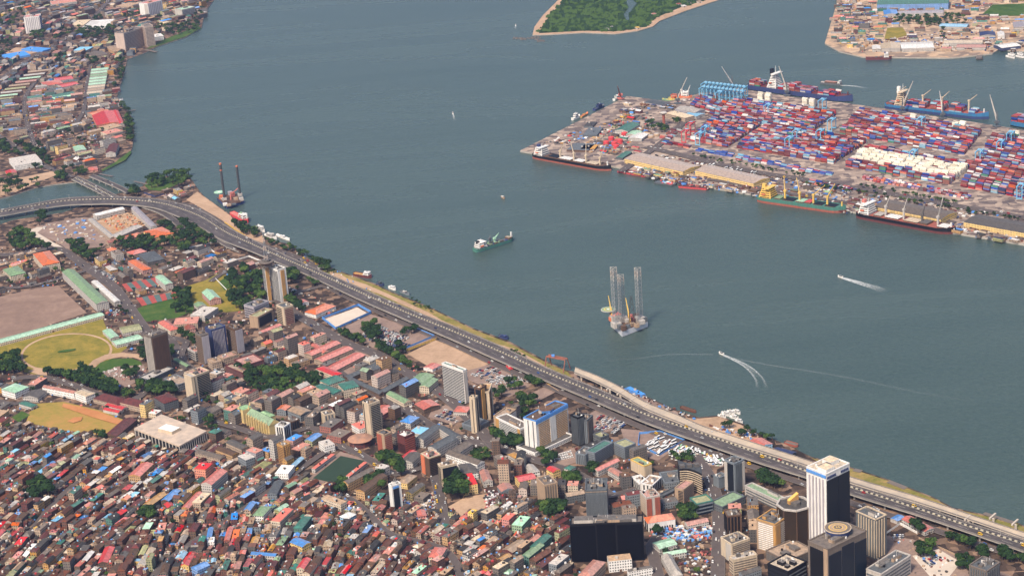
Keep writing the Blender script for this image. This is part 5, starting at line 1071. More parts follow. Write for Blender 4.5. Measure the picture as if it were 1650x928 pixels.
cblock([(1120, 244), (1180, 254), (1184, 249), (1126, 240)], .7, 1.2, seed=10, fill=.75, cols=['blue', 'blue', 'orange', 'blue', 'sky'])
cblock([(1185, 257), (1340, 285), (1344, 279), (1190, 251)], .7, 1.3, seed=11, fill=.6, cols=['blue', 'blue', 'white', 'red', 'sky', 'rust'])
cblock([(1388, 290), (1480, 306), (1486, 300), (1394, 284)], .8, 1.4, seed=12, fill=.95, cols=['red', 'orange', 'white', 'pink', 'blue', 'coral' if 0 else 'rust'], L=6.1)
cblock([(1487, 308), (1560, 322), (1566, 316), (1494, 303)], .8, 1.4, seed=13, fill=.8, L=6.1)
cblock([(1300, 296), (1390, 312), (1394, 308), (1305, 292)], .6, 1.2, seed=14, fill=.5)
# cream stacks along the far quay
for k, (u, v, n) in enumerate([(1206, 157, 2), (1220, 160, 3), (1232, 162, 3), (1243, 163, 2), (1262, 163, 2), (1292, 169, 3), (1303, 171, 3), (1315, 172, 2), (1384, 180, 2), (1418, 186, 2), (1466, 196, 3), (1534, 207, 3), (1545, 209, 3), (1568, 213, 2), (1578, 214, 2), (1631, 224, 3), (1647, 228, 2)]):
    cblock([(u-1, v+2), (u + n*3.4, v+2.6+n*.5), (u + n*3.4 + 2, v-1+n*.5), (u+2, v-1.4)], 5, 6, seed=30+k, gap=99, cols=['cream', 'cream', 'cream', 'white'])
# yard machines
RTG = None
def rtg(u, v, col='sky', rz=None, S=1.0, lab=''):
    g = P(u, v, PORTZ); t = thing('gantry_crane', lab, 'crane', g, 'rubber tyred gantry cranes in the container yard'); m = M('crane blue', (.12, .42, .66), .5, .1) if col == 'sky' else MP('red')
    rz = RZP if rz is None else rz; c, s = math.cos(rz), math.sin(rz); W_, D, H_ = 24*S, 8, 20*S
    pt = lambda x, y, z: Vector((g.x + x*c - y*s, g.y + x*s + y*c, PORTZ + z))
    for y in (-D/2, D/2):
        for x in (-W_/2, W_/2):
            mb = MB(); mb.beam(pt(x, y, 0), pt(x, y, H_), 1.3, m); part(mb, 'leg', t)
        mb = MB(); mb.beam(pt(-W_/2-1, y, H_), pt(W_/2+1, y, H_), 1.8, m); part(mb, 'girder', t)
    for x in (-W_/2, W_/2): mb = MB(); mb.beam(pt(x, -D/2, 1.5), pt(x, D/2, 1.5), 1.6, m); part(mb, 'sill_beam', t)
    mb = MB(); p = pt(W_*.15, 0, 0); mb.box(p.x, p.y, PORTZ + H_, 5, 6, 2.4, m, rz, MP('sky')); part(mb, 'trolley', t); return t
a_, b_ = P(1187, 239, PORTZ), P(1233, 205, PORTZ); RZP = math.atan2(b_.y - a_.y, b_.x - a_.x)
k = 0
for j in range(2):
    for i in range(11):
        k += 1; rtg(1134 + i*6.1 + j*3, 158 - j*7 + i*.7, S=1.05, lab=f'idle blue gantry crane, {["first","second","third","fourth","fifth","sixth","seventh","eighth","ninth","tenth","last"][i]} from left, {"front" if j == 0 else "rear"} rank by far quay')
for (u, v, d) in [(1160, 165, 'just in front of the idle crane ranks'), (1238, 186, 'in the long rear block'), (1128, 232, 'at the left end of the lower left block'), (1137, 222, 'over the lower left block'), (1272, 240, 'over the middle block front'), (1284, 228, 'over the middle block centre'),
                  (1322, 228, 'at the right of the middle block'), (1340, 210, 'at the aisle above the middle block'), (1325, 178, 'near the cream stacks of the far quay'), (1484, 208, 'left of the blue hulled ship bow block'), (1472, 262, 'over the white container block'), (1578, 262, 'at the aisle right of the white block'),
                  (1612, 246, 'over the right block'), (1628, 232, 'at the back of the right block'), (1645, 318, 'at the right edge over the front rows')]:
    rtg(u, v, lab=f'blue gantry crane standing {d}')
rtg(1106, 228, 'red', S=1, lab='red gantry crane, nearer of the two left of the yard'); rtg(1113, 216, 'red', S=1, lab='red gantry crane, farther of the two left of the yard')
def harbour_crane(u, v, ut, vt, lab, col='slate', z0=PORTZ, jc='pale', h=28):
    g = P(u, v, z0); t = thing('harbour_crane', lab, 'crane', g, 'mobile harbour cranes')
    mb = MB(); mb.box(g.x, g.y, z0+.6, 11, 11, 2, MP(col), .3); part(mb, 'chassis', t)
    mb = MB(); mb.beam((g.x, g.y, z0+2), (g.x, g.y, z0+h), 2.4, MP(col), 1.6); part(mb, 'mast', t)
    mb = MB(); mb.box(g.x, g.y, z0+7, 8, 5, 4, MP(col), .3); part(mb, 'machine_house', t)
    # jib: find height so that the tip lands where the photo shows it
    base = Vector((g.x, g.y, z0 + h*.45)); best = None
    for k in range(20, 90):
        p = P(ut, vt, z0+k); d = (Vector((p.x, p.y)) - Vector((g.x, g.y))).length
        L = math.hypot(d, k - h*.45)
        if best is None or abs(L - 48) < best[0]: best = (abs(L-48), p)
    tip = best[1]; mb = MB(); n = (tip-base).cross(Vector((0, 0, 1))).normalized()*1.3
    mb.beam(base + n, tip, .9, MP(jc)); mb.beam(base - n, tip, .9, MP(jc)); mb.beam(base + Vector((0, 0, 2.4)), tip, .9, MP(jc))
    for q in range(9): x = base.lerp(tip, q/9); w_ = 1 - q/9; mb.beam(x + n*w_, x - n*w_, .4, MP(jc)); mb.beam(x + n*w_, base.lerp(tip, (q+1)/9) - n*(w_-.1), .35, MP(jc))
    part(mb, 'jib', t); mb = MB(); mb.beam((g.x, g.y, z0+h), tip, .3, STEEL); part(mb, 'stay', t)
harbour_crane(1180, 145, 1163, 108, 'dark harbour crane with raised white jib above the idle blue cranes', jc='white')
harbour_crane(1268, 155, 1255, 107, 'dark harbour crane with pale jib beside the dark blue ship')
harbour_crane(1454, 182, 1471, 131, 'dark harbour crane with pale jib at the stern of the blue hulled ship')
harbour_crane(1519, 192, 1514, 147, 'dark harbour crane amidships of the blue hulled ship')
harbour_crane(1606, 205, 1595, 153, 'dark harbour crane with pale raised jib beyond the blue ship bow')
harbour_crane(1092, 168, 1107, 125, 'harbour crane beside the moored orange tugs', h=24)
harbour_crane(1000, 160, 995, 139, 'small rust coloured crane on the quay corner', 'coral', jc='brick', h=12)
# quay sheds
for a in [
 ('first pink roofed yellow quay shed, nearest the ship with cream cranes', (1006, 256), (1100, 277), (1118, 266), 8, 'salmon', 'yellow', 'gable', 3, 'quay_shed', 'shed'),
 ('second pink roofed yellow quay shed, left of the green and yellow ship', (1120, 275), (1214, 296), (1236, 286), 8, 'salmon', 'yellow', 'gable', 3, 'quay_shed', 'shed'),
 ('brown grey roofed yellow quay shed behind the black and maroon ship', (1408, 333), (1516, 354), (1535, 341), 8, 'taupe', 'yellow', 'gable', 3, 'quay_shed', 'shed'),
 ('grey roofed yellow quay shed at the right edge', (1553, 358), (1680, 381), (1690, 366), 8, 'grey', 'yellow', 'gable', 3, 'quay_shed', 'shed'),
 ('teal roofed shed in the oil yard', (997, 208), (1012, 212), (1031, 200), 7, 'teal', 'pale', 'gable', 3, 'shed', 'shed'),
 ('mint roofed small shed below the teal shed', (1018, 214), (1026, 218), (1035, 212), 5, 'mint', 'pale', 'gable', 2, 'shed', 'shed'),
 ('white roofed shed beside the storage domes', (1024, 219), (1034, 224), (1045, 216), 5, 'white', 'pale', 'gable', 2, 'shed', 'shed'),
 ('cream office block behind the water tower', (1072, 183), (1104, 191), (1106, 186), 9, 'cream', 'tan', 'flat', 2, 'port_office', 'building'),
 ('white barrel roofed shed behind the cream office', (1088, 176), (1120, 182), (1125, 176), 8, 'pale', 'lilac', 'gable', 3, 'shed', 'shed'),
 ('teal roof annexe right of the cream office', (1104, 184), (1122, 188), (1128, 183), 5, 'sky', 'pale', 'gable', 2, 'shed', 'shed'),
 ('teal lean-to roof beside the first quay shed', (995, 253), (1003, 255), (1018, 245), 4, 'teal', 'slate', 'gable', 1, 'shed', 'shed'),
 ('grey low transit shed at the quay corner', (1038, 165), (1066, 170), (1074, 165), 4, 'slate', 'lilac', 'gable', 1.5, 'shed', 'shed'),
 ('slate sheet roof store in the oil yard, left of the teal shed', (944, 215), (962, 218), (972, 206), 4, 'slate', 'slate', 'flat', 2, 'shed', 'shed'),
 ('dark flat store behind the ship with cream cranes', (924, 237), (948, 243), (960, 232), 3, 'slate', 'brown', 'flat', 2, 'shed', 'shed'),
 ('ochre flat store behind the ship with cream cranes', (940, 238), (958, 241), (964, 234), 3, 'ochre', 'brown', 'flat', 2, 'shed', 'shed'),
 ('dark flat store near the quay corner', (944, 202), (955, 204), (962, 197), 3, 'dark', 'slate', 'flat', 2, 'shed', 'shed'),
]: low(*a, z0=PORTZ)
for k, (u, v) in enumerate([(977, 233), (985, 226), (990, 234), (999, 230), (993, 239), (1006, 219)]):
    g = P(u, v, PORTZ); t = thing('storage_tank', f'red round storage tank, {["leftmost","upper left","lower left","right","lowest","uppermost"][k]} of the group of six', 'tank', g, 'red storage tanks of the oil yard')
    mb = MB(); mb.cyl(g.x, g.y, PORTZ, 5.5, 6, MP('red'), 16); part(mb, 'shell', t); mb = MB(); mb.cyl(g.x, g.y, PORTZ+6, 5.6, 1.8, MP('red'), 16, r1=.6); part(mb, 'roof', t); mark_port(rect(g.x, g.y, 13, 13, 0))
for k, (u, v) in enumerate([(1049, 222), (1058, 219)]):
    g = P(u, v, PORTZ); t = thing('storage_dome', f'tan domed storage tank, {["left","right"][k]} of the pair', 'tank', g, 'domed tanks')
    mb = MB(); mb.cyl(g.x, g.y, PORTZ, 6, 3, MP('tan'), 16); part(mb, 'shell', t); mb = MB(); mb.cyl(g.x, g.y, PORTZ+3, 6, 1.6, MP('tan'), 16, r1=4.4); mb.cyl(g.x, g.y, PORTZ+4.6, 4.4, 1, MP('pale'), 16, r1=.6); part(mb, 'dome', t); mark_port(rect(g.x, g.y, 14, 14, 0))
g = P(1070, 202, PORTZ); t = thing('water_tower', 'brown stemmed water tower with a wide tan bowl in the port', 'tower', g); mb = MB(); mb.cyl(g.x, g.y, PORTZ, 2.6, 20, MP('brick'), 12); part(mb, 'stem', t); mb = MB(); mb.cyl(g.x, g.y, PORTZ+20, 3, 4, MP('tan'), 16, r1=7); mb.cyl(g.x, g.y, PORTZ+24, 7, 1.5, MP('pale'), 16, r1=5); part(mb, 'bowl', t)

# ---------------------------------------------------------------- ships
def hull_mesh(L, Bm, fb, draft, hm, bm, bow=.16, stern=.1, rise=2.0, x0=0):
    """returns hull mesh data in local axes (x along the ship, stern at 0)"""
    mb = MB(); N = 20; st = []
    for i in range(N+1):
        s = i/N; w = Bm/2
        if s < stern: w *= .72 + .28*math.sin(s/stern*math.pi/2)
        if s > 1-bow: w *= max(max(math.cos((s-(1-bow))/bow*math.pi/2), 0)**.75, .02)
        sh = rise*max(0, (s-.88)/.12) + .35*rise*max(0, (.06-s)/.06)
        st.append((s*L, w, fb+sh))
    for i in range(N):
        for sg in (1, -1):
            a, b = st[i], st[i+1]; wl = lambda q: q[1]*.96
            mb.face([(a[0], sg*wl(a), -1), (b[0], sg*wl(b), -1), (b[0], sg*b[1]*.98, draft), (a[0], sg*a[1]*.98, draft)][::sg], bm)
            mb.face([(a[0], sg*a[1]*.98, draft), (b[0], sg*b[1]*.98, draft), (b[0], sg*b[1], b[2]+.9), (a[0], sg*a[1], a[2]+.9)][::sg], hm)
    a = st[0]; mb.face([(0, -a[1]*.96, -1), (0, a[1]*.96, -1), (0, a[1], a[2]+.9), (0, -a[1], a[2]+.9)], hm)
    dk = MB(); 
    return mb, st
def xf(mb, pos, rz):
    c, s = math.cos(rz), math.sin(rz); mb.v = [(pos[0] + x*c - y*s, pos[1] + x*s + y*c, pos[2] + z) for x, y, z in mb.v]; return mb
def ship(label, stern, bow, Bm, fb, hull, boot, deckc, draft=1.2, cat='ship', name='cargo_ship', house=None, hatches=None, cranes=(), conts=None, mast=True, scrap=None, rise=2.5, Hc=None, centre=False, fl='white', bowp=.16, sterp=.1):
    a, b = P(*stern, 0), P(*bow, 0); d = b - a; L = d.length; rz = math.atan2(d.y, d.x); n = Vector((-d.y, d.x, 0)).normalized(); n = n if n.y > 0 else -n
    if not centre: a = a + n*Bm/2
    KS = min(1, max(.2, L/70)); t = thing(name, label, cat, (a.x, a.y, 0)); X = lambda m: xf(m, (a.x, a.y, 0), rz)
    sg = 1 if (Vector((-math.sin(rz), math.cos(rz), 0))).dot(n) > 0 else -1
    mb, st = hull_mesh(L, Bm, fb, draft, MP(hull), MP(boot), rise=rise, bow=bowp, stern=sterp); part(X(mb), 'hull', t)
    dk = MB()
    for i in range(len(st)-1): p, q = st[i], st[i+1]; dk.face([(p[0], -p[1]*.97, p[2]), (q[0], -q[1]*.97, q[2]), (q[0], q[1]*.97, q[2]), (p[0], p[1]*.97, p[2])], MP(deckc))
    part(X(dk), 'deck', t)
    if house:      # (x0, x1, height, colour, funnel colour)
        x0, x1, h, c, fc = house; l = (x1-x0)*L; xc = (x0+x1)/2*L; nf = max(2, int(h/3))
        hs = MB()
        for k in range(nf): f = 1 - .09*k; hs.box(xc, 0, fb + k*h/nf, l*(1-.07*k), Bm*.86*f, h/nf, MP(c))
        hb = part(X(hs), 'bridge_house', t)
        for k in range(nf):
            f = 1-.09*k
            for s_ in (1, -1): w_ = MB(); w_.box(xc + s_*(l*(1-.07*k)/2), 0, fb + (k+.4)*h/nf, .5, Bm*.8*f, h/nf*.3, GLASS); part(X(w_), 'window_band', hb, t.location)
            w_ = MB(); w_.box(xc, -sg*Bm*.43*f, fb + (k+.4)*h/nf, l*.8*(1-.07*k), .5, h/nf*.3, GLASS); part(X(w_), 'window_band', hb, t.location)
        w_ = MB(); w_.box(xc + l*.2, 0, fb+h, l*.4, Bm*1.0, 1.2*KS, MP(c)); part(X(w_), 'bridge_wing', t)
        w_ = MB(); w_.box(xc - l*.3, 0, fb+h*.8, l*.28, Bm*.22, h*.5, MP(fc)); part(X(w_), 'funnel', t)
        w_ = MB(); w_.beam((xc + l*.1, 0, fb+h), (xc + l*.1, 0, fb+h*1.55), .9*KS, MP('white'), .3*KS); w_.beam((xc + l*.1, -2.5*KS, fb+h*1.35), (xc + l*.1, 2.5*KS, fb+h*1.35), .4*KS, MP('white')); part(X(w_), 'mast', t)
        for s_ in ((1, -1) if L > 60 else ()):
            w_ = MB(); w_.box(xc - l*.1, s_*Bm*.44, fb+h*.35, 6, 2, 1.8, MP('orange')); part(X(w_), 'lifeboat', t)
    if hatches:    # list of (x0,x1,colour,height)
        for x0, x1, c, h in hatches:
            w_ = MB(); w_.box((x0+x1)/2*L, 0, fb, (x1-x0)*L, Bm*.66, h, MP('brown'), 0, MP(c)); part(X(w_), 'hatch_cover' if c != 'black' else 'open_hold', t)
            if c not in ('black',):
                w_ = MB()
                for q in range(4): w_.box((x0 + (x1-x0)*(q+.5)/4)*L, 0, fb+h+.02, .35, Bm*.66, .18, MP('taupe'))
                part(X(w_), 'hatch_rib', t)
    for (x, h, jl, az, el, c) in cranes:
        w_ = MB(); w_.box(x*L, 0, fb, 2.6, 2.6, h, MP(c)); part(X(w_), 'crane_pedestal', t)
        w_ = MB(); w_.box(x*L, 0, fb+h, 4, 3.6, 3, MP(c)); part(X(w_), 'crane_cab', t)
        tip = Vector((x*L + jl*math.cos(el)*math.cos(az), jl*math.cos(el)*math.sin(az), fb+h+1+jl*math.sin(el))); bs = Vector((x*L, 0, fb+h+1))
        w_ = MB(); w_.beam(bs + Vector((0, .9, 0)), tip, 1.1, MP(c), .7); w_.beam(bs - Vector((0, .9, 0)), tip, 1.1, MP(c), .7); part(X(w_), 'crane_jib', t)
        w_ = MB(); w_.beam(bs + Vector((0, 0, 4)), tip, .3, STEEL); part(X(w_), 'crane_stay', t)
    if conts:      # (x0,x1,lo,hi)
        r = random.Random(int(L)); c0, s0 = math.cos(rz), math.sin(rz)
        for x0, x1, lo, hi in conts:
            nb = max(1, int((x1-x0)*L/13)); nr = int(Bm*.9/2.6)
            for i in range(nb):
                h0 = r.uniform(lo, hi)
                for j in range(nr):
                    h = max(1, int(round(h0 + r.uniform(-.6, .4)))); x = x0*L + (i+.5)*13; y = (j-(nr-1)/2)*2.6
                    for k in range(h):
                        col = r.choice(CW + ['red']*8)
                        CONT.append(dict(loc=(a.x + x*c0 - y*s0, a.y + x*s0 + y*c0, fb+.3 + k*2.62), rot=rz, col=col, L=12.2, desc=f"{col} container aboard ship, {TN[k]} tier", size=.9*((k == h-1)*.8 + (j in (0, nr-1))*.5 + .01), top=(k == h-1)))
    if scrap:
        r = random.Random(5)
        for k in range(scrap[0]):
            w_ = MB(); w_.box(L*r.uniform(scrap[1], scrap[2]), r.uniform(-.3, .3)*Bm, fb+.02*k, r.uniform(2, 6), r.uniform(1.5, 4), r.uniform(.8, 2.6), MP(r.choice(scrap[3])), r.uniform(0, 3)); part(X(w_), 'deck_cargo', t)
    if L > 60: fo = MB(); fo.box(L*.955, 0, fb+rise*.6, 2, 2, 7, MP(fl)); part(X(fo), 'foremast', t)
    return t
PI = math.pi
ship('black bulk carrier with white stern house and four cream cranes at the left quay', (856, 256), (978, 278), 24, 7, 'black', 'brick', 'brown', 3, house=(.03, .14, 14, 'white', 'navy'),
     hatches=[(.2, .32, 'black', 1.5), (.35, .5, 'white', 2), (.54, .66, 'white', 2), (.7, .84, 'cream', 2)], cranes=[(.34, 11, 22, .9, 1.1, 'cream'), (.52, 11, 24, 2.6, .9, 'cream'), (.68, 11, 24, 2.2, .9, 'cream'), (.86, 11, 24, 1.0, 1.1, 'cream')])
ship('green cargo ship with a yellow stern house and yellow cranes at the front quay', (1218, 326), (1357, 346), 26, 8, 'teal', 'brick', 'teal', 3.5, house=(.03, .17, 16, 'yellow', 'yellow'),
     hatches=[(.2, .27, 'green', 2), (.29, .42, 'black', 1), (.45, .54, 'mint', 2), (.55, .62, 'red', 2.4), (.65, .75, 'black', 1), (.78, .9, 'black', 1)], cranes=[(.3, 12, 24, 2.2, 1.0, 'yellow'), (.47, 12, 26, 2.4, 1.0, 'yellow'), (.63, 12, 24, .9, .6, 'yellow'), (.79, 12, 24, .9, 1.0, 'yellow')], fl='yellow')
ship('long black bulk carrier with maroon waterline and white hatches at the front quay', (1377, 352), (1532, 381), 28, 8, 'black', 'maroon', 'brick', 3.5, house=(.03, .14, 16, 'white', 'coral'),
     hatches=[(.18, .26, 'pale', 2), (.3, .44, 'white', 2), (.5, .64, 'cream', 2), (.66, .74, 'grey', 3), (.84, .94, 'white', 2)], cranes=[(.28, 14, 20, .4, 1.2, 'pale'), (.47, 14, 20, .6, 1.3, 'pale'), (.66, 12, 20, .6, 1.3, 'grey'), (.82, 12, 34, 1.4, 1.2, 'pale')])
ship('dark blue container ship with a tall white bridge house along the far quay', (1203, 145), (1367, 167), 30, 9, 'navy', 'black', 'maroon', 1, house=(.2, .29, 28, 'white', 'black'), conts=[(.02, .18, 3, 4), (.31, .66, 3, 5), (.7, .88, 2, 3)], fl='maroon', rise=4)
ship('blue hulled geared container ship along the far quay', (1424, 176), (1588, 195), 26, 9, 'azure', 'navy', 'brick', 5, house=(.1, .2, 26, 'cream', 'white'), conts=[(.02, .09, 1, 2), (.22, .44, 4, 5), (.46, .62, 3, 5), (.64, .8, 3, 5), (.83, .92, 2, 3)],
     cranes=[(.11, 22, 18, .6, .6, 'cream'), (.36, 20, 18, .8, .6, 'cream'), (.55, 20, 18, .8, .7, 'cream'), (.81, 20, 18, .8, .6, 'cream')], rise=4)
ship('blue hulled container ship cut by the right edge', (1626, 204), (1780, 226), 28, 9, 'azure', 'black', 'brick', 2, conts=[(.01, .4, 4, 5)], house=(.5, .58, 26, 'white', 'white'))
ship('teal green tanker with white stern house alone in mid channel', (770, 408), (832, 388), 15, 4.5, 'teal', 'navy', 'slate', .5, name='tanker', house=(.05, .26, 9, 'white', 'black'), hatches=[(.34, .42, 'green', 1.6), (.48, .56, 'green', 2), (.62, .7, 'slate', 2), (.84, .92, 'cream', 3)],
     cranes=[(.52, 6, 13, .2, .5, 'mint'), (.4, 8, 6, .2, 1.3, 'slate')], rise=4, scrap=(14, .3, .8, ['slate', 'green', 'teal', 'navy']))
ship('small feeder ship with pale cargo passing beyond the dark blue ship', (1321, 136), (1355, 139), 12, 3, 'slate', 'slate', 'pale', .5, name='feeder_ship', hatches=[(.2, .75, 'pink', 3)], house=(.82, .92, 5, 'white', 'green'))
ship('maroon and navy supply ship at the shipyard wharf', (1395, 98), (1437, 97), 13, 4, 'maroon', 'navy', 'maroon', .5, name='supply_ship', house=(.7, .88, 9, 'white', 'navy'), scrap=(6, .1, .6, ['maroon', 'rust', 'slate']))
ship('orange tug with white twin cranes moored beyond the quay corner', (1080, 158), (1113, 161), 12, 5, 'orange', 'brick', 'brick', 1, name='tug_boat', cat='boat', house=(.55, .8, 8, 'white', 'white'), cranes=[(.5, 10, 14, .8, 1.2, 'white'), (.8, 8, 14, .6, 1.2, 'white')])
ship('yellow and green work boat beside the orange tug', (1076, 161), (1093, 163), 8, 3, 'yellow', 'green', 'green', 1, name='work_boat', cat='boat', house=(.3, .6, 4, 'orange', 'green'))
ship('red ended white pontoon below the orange tug', (1094, 167), (1113, 164), 7, 2, 'red', 'slate', 'white', .3, name='pontoon', cat='boat', scrap=(3, .1, .8, ['white', 'pale']))
ship('long green work barge moored left of the orange tug', (1066, 162), (1090, 165), 7, 2, 'green', 'slate', 'yellow', .3, name='barge', cat='barge', scrap=(4, .1, .8, ['yellow', 'green']))
ship('dark blue harbour tug at the left quay edge', (957, 179), (973, 172), 8, 3, 'navy', 'black', 'slate', .5, name='tug_boat', cat='boat', house=(.35, .7, 6, 'navy', 'black'), centre=True)
ship('white motor yacht at the left quay edge', (922, 194), (934, 189), 7, 3, 'white', 'pale', 'white', .5, name='motor_yacht', cat='boat', house=(.3, .7, 7, 'white', 'white'), centre=True)
ship('yellow orange pontoon right of the white yacht', (936, 190), (947, 184), 6, 2, 'ochre', 'slate', 'orange', .3, name='pontoon', cat='boat', scrap=(3, .1, .8, ['ochre', 'orange']), centre=True)
ship('white and teal work boat at the quay corner', (989, 163), (999, 158), 7, 3, 'white', 'teal', 'teal', .5, name='work_boat', cat='boat', house=(.3, .7, 5, 'white', 'teal'), centre=True)
ship('red cargo barge nearest the black bulk carrier', (993, 278), (1043, 287), 16, 2, 'red', 'maroon', 'brown', .4, cat='barge', name='barge', scrap=(14, .1, .9, ['maroon', 'brick', 'dark']), rise=0, bowp=.04, sterp=.04)
ship('black barge loaded with mixed containers between the two red barges', (1053, 296), (1084, 301), 16, 2, 'slate', 'black', 'slate', .4, cat='barge', name='barge', scrap=(18, .15, .85, ['white', 'red', 'blue', 'sky', 'white']), rise=0, bowp=.04, sterp=.04)
ship('red open barge in front of the second quay shed', (1092, 303), (1140, 307), 16, 2, 'red', 'brick', 'maroon', .4, cat='barge', name='barge', scrap=(10, .1, .9, ['maroon', 'pink', 'brick']), rise=0, bowp=.04, sterp=.04)
ship('red hulled tug with white wheelhouse moored below the jack-up barge', (374, 346), (400, 359), 11, 4, 'red', 'red', 'coral', .5, name='tug_boat', cat='boat', house=(.55, .85, 7, 'white', 'green'), centre=True)
ship('brown decked supply boat with white bow moored at the sandy shore', (571, 443), (599, 448), 9, 3, 'maroon', 'maroon', 'ochre', .5, name='supply_boat', cat='boat', house=(.6, .9, 5, 'white', 'white'), centre=True)
ship('white ferry among the shore trees, left of three', (428, 380), (446, 386), 8, 2.5, 'white', 'pale', 'white', .4, name='ferry', cat='boat', house=(.2, .7, 4, 'pale', 'white'), centre=True)
ship('white long launch at the shore, right of the ferry', (446, 380), (467, 388), 5, 2, 'white', 'pale', 'white', .4, name='launch', cat='boat', house=(.3, .6, 2, 'white', 'white'), centre=True)
ship('white yacht hidden by the coast trees beside the yellow wall', (412, 368), (427, 375), 6, 3, 'white', 'pale', 'white', .5, name='motor_yacht', cat='boat', house=(.3, .8, 5, 'white', 'white'), centre=True)
ship('dark small boat moored right of the brown supply boat', (608, 458), (618, 461), 5, 2, 'navy', 'black', 'slate', .4, name='launch', cat='boat', house=(.3, .6, 3, 'slate', 'black'), centre=True)
ship('white launch moored off the shore grass, upper', (627, 464), (638, 468), 5, 2, 'white', 'pale', 'white', .4, name='launch', cat='boat', house=(.3, .8, 3, 'white', 'white'), centre=True)
ship('grey launch moored off the shore grass, lower', (646, 471), (660, 476), 5, 2, 'steel', 'slate', 'slate', .4, name='launch', cat='boat', house=(.3, .6, 2, 'pale', 'white'), centre=True)
ship('navy canopied boat beside the shore track', (805, 543), (819, 547), 6, 2, 'navy', 'black', 'slate', .4, name='launch', cat='boat', house=(.2, .8, 2, 'navy', 'navy'), centre=True)
ship('rust barge wreck on the right hand shore, beside the navy shed', (1265, 714), (1286, 720), 7, 2, 'brick', 'rust', 'taupe', .3, name='barge', cat='barge', centre=True, rise=0)
ship('long rusty pontoon off the boatyard', (1097, 657), (1122, 665), 5, 1.5, 'rust', 'dark', 'brown', .3, name='pontoon', cat='boat', centre=True, rise=0)
for k, (a, b) in enumerate([((1157, 671), (1170, 675)), ((1163, 666), (1176, 671)), ((1172, 664), (1184, 669)), ((1181, 663), (1193, 668)), ((1176, 672), (1190, 676)), ((1185, 678), (1197, 683))]):
    ship(f'white motor yacht in the marina cluster, {["leftmost","upper left","upper middle","upper right","lower middle","lowest right"][k]}', a, b, 3, 1.6, 'white', 'pale', 'white', .4, name='motor_yacht', cat='boat', house=(.3, .8, 3, 'white', 'pale'), centre=True)
for k, (a, b) in enumerate([((1621, 92), (1635, 95)), ((1637, 92), (1650, 94)), ((1624, 89), (1636, 90)), ((1639, 88), (1649, 90))]):
    ship(f'white yacht off the shipyard shore, {["lower left","lower right","upper left","upper right"][k]}', a, b, 4, 2, 'white', 'pale', 'white', .4, name='motor_yacht', cat='boat', house=(.3, .8, 3, 'white', 'pale'), centre=True)
ship('small tan boat alone in the channel above the green tanker', (808, 318), (813, 321), 3, 1.5, 'tan', 'brown', 'white', .3, name='launch', cat='boat', house=(.3, .6, 2, 'white', 'white'), centre=True)
ship('dark flat raft off the shipyard pier end', (1575, 97), (1584, 96), 8, 2, 'dark', 'black', 'brown', .3, name='barge', cat='barge', centre=True, rise=0)
# speed boats and their wakes
def foam_mat(key, k=.55):
    m = bpy.data.materials.new(key); m.use_nodes = True; n = m.node_tree; b = n.nodes['Principled BSDF']; b.inputs['Base Color'].default_value = (.75, .78, .78, 1); b.inputs['Roughness'].default_value = .9
    uv = n.nodes.new('ShaderNodeUVMap'); sp = n.nodes.new('ShaderNodeSeparateXYZ'); n.links.new(uv.outputs[0], sp.inputs[0]); no = n.nodes.new('ShaderNodeTexNoise'); no.inputs['Scale'].default_value = .3; no.inputs['Detail'].default_value = 6
    tc = n.nodes.new('ShaderNodeTexCoord'); n.links.new(tc.outputs['Object'], no.inputs['Vector'])
    a = n.nodes.new('ShaderNodeMath'); a.operation = 'MULTIPLY'; n.links.new(sp.outputs[1], a.inputs[0]); n.links.new(no.outputs['Fac'], a.inputs[1])
    c = n.nodes.new('ShaderNodeMapRange'); c.inputs['From Min'].default_value = .05; c.inputs['From Max'].default_value = .5; c.inputs['To Max'].default_value = k; n.links.new(a.outputs[0], c.inputs[0])
    n.links.new(c.outputs[0], b.inputs['Alpha']); return m
FOAM, FAINT = foam_mat('foam', .6), foam_mat('faint foam', .07)
def wake(px, w0, w1, m, hollow=False):
    c = spline([P(u, v, .15) for u, v in px], 5); n = len(c); mb = MB()
    for i in range(n-1):
        def side(j):
            t = (c[min(j+1, n-1)] - c[max(j-1, 0)]).normalized(); return Vector((-t.y, t.x, 0))
        a, b = side(i), side(i+1); f0, f1 = 1-i/(n-1), 1-(i+1)/(n-1)
        wa, wb = w0*f0 + w1*(1-f0), w0*f1 + w1*(1-f1)
        lanes = ((-1, -.55), (-.55, .55), (.55, 1)) if hollow else ((-1, 1),)
        for l0, l1 in lanes:
            mid = hollow and l0 == -.55; k0, k1 = (f0*f0*.8, f1*f1*.8) if mid else (f0, f1)
            mb.face([c[i] + a*wa*l0, c[i] + a*wa*l1, c[i+1] + b*wb*l1, c[i+1] + b*wb*l0], m, [(0, k0), (0, k0), (0, k1), (0, k1)])
    tag(mb.build('boat_wake'), kind='stuff')
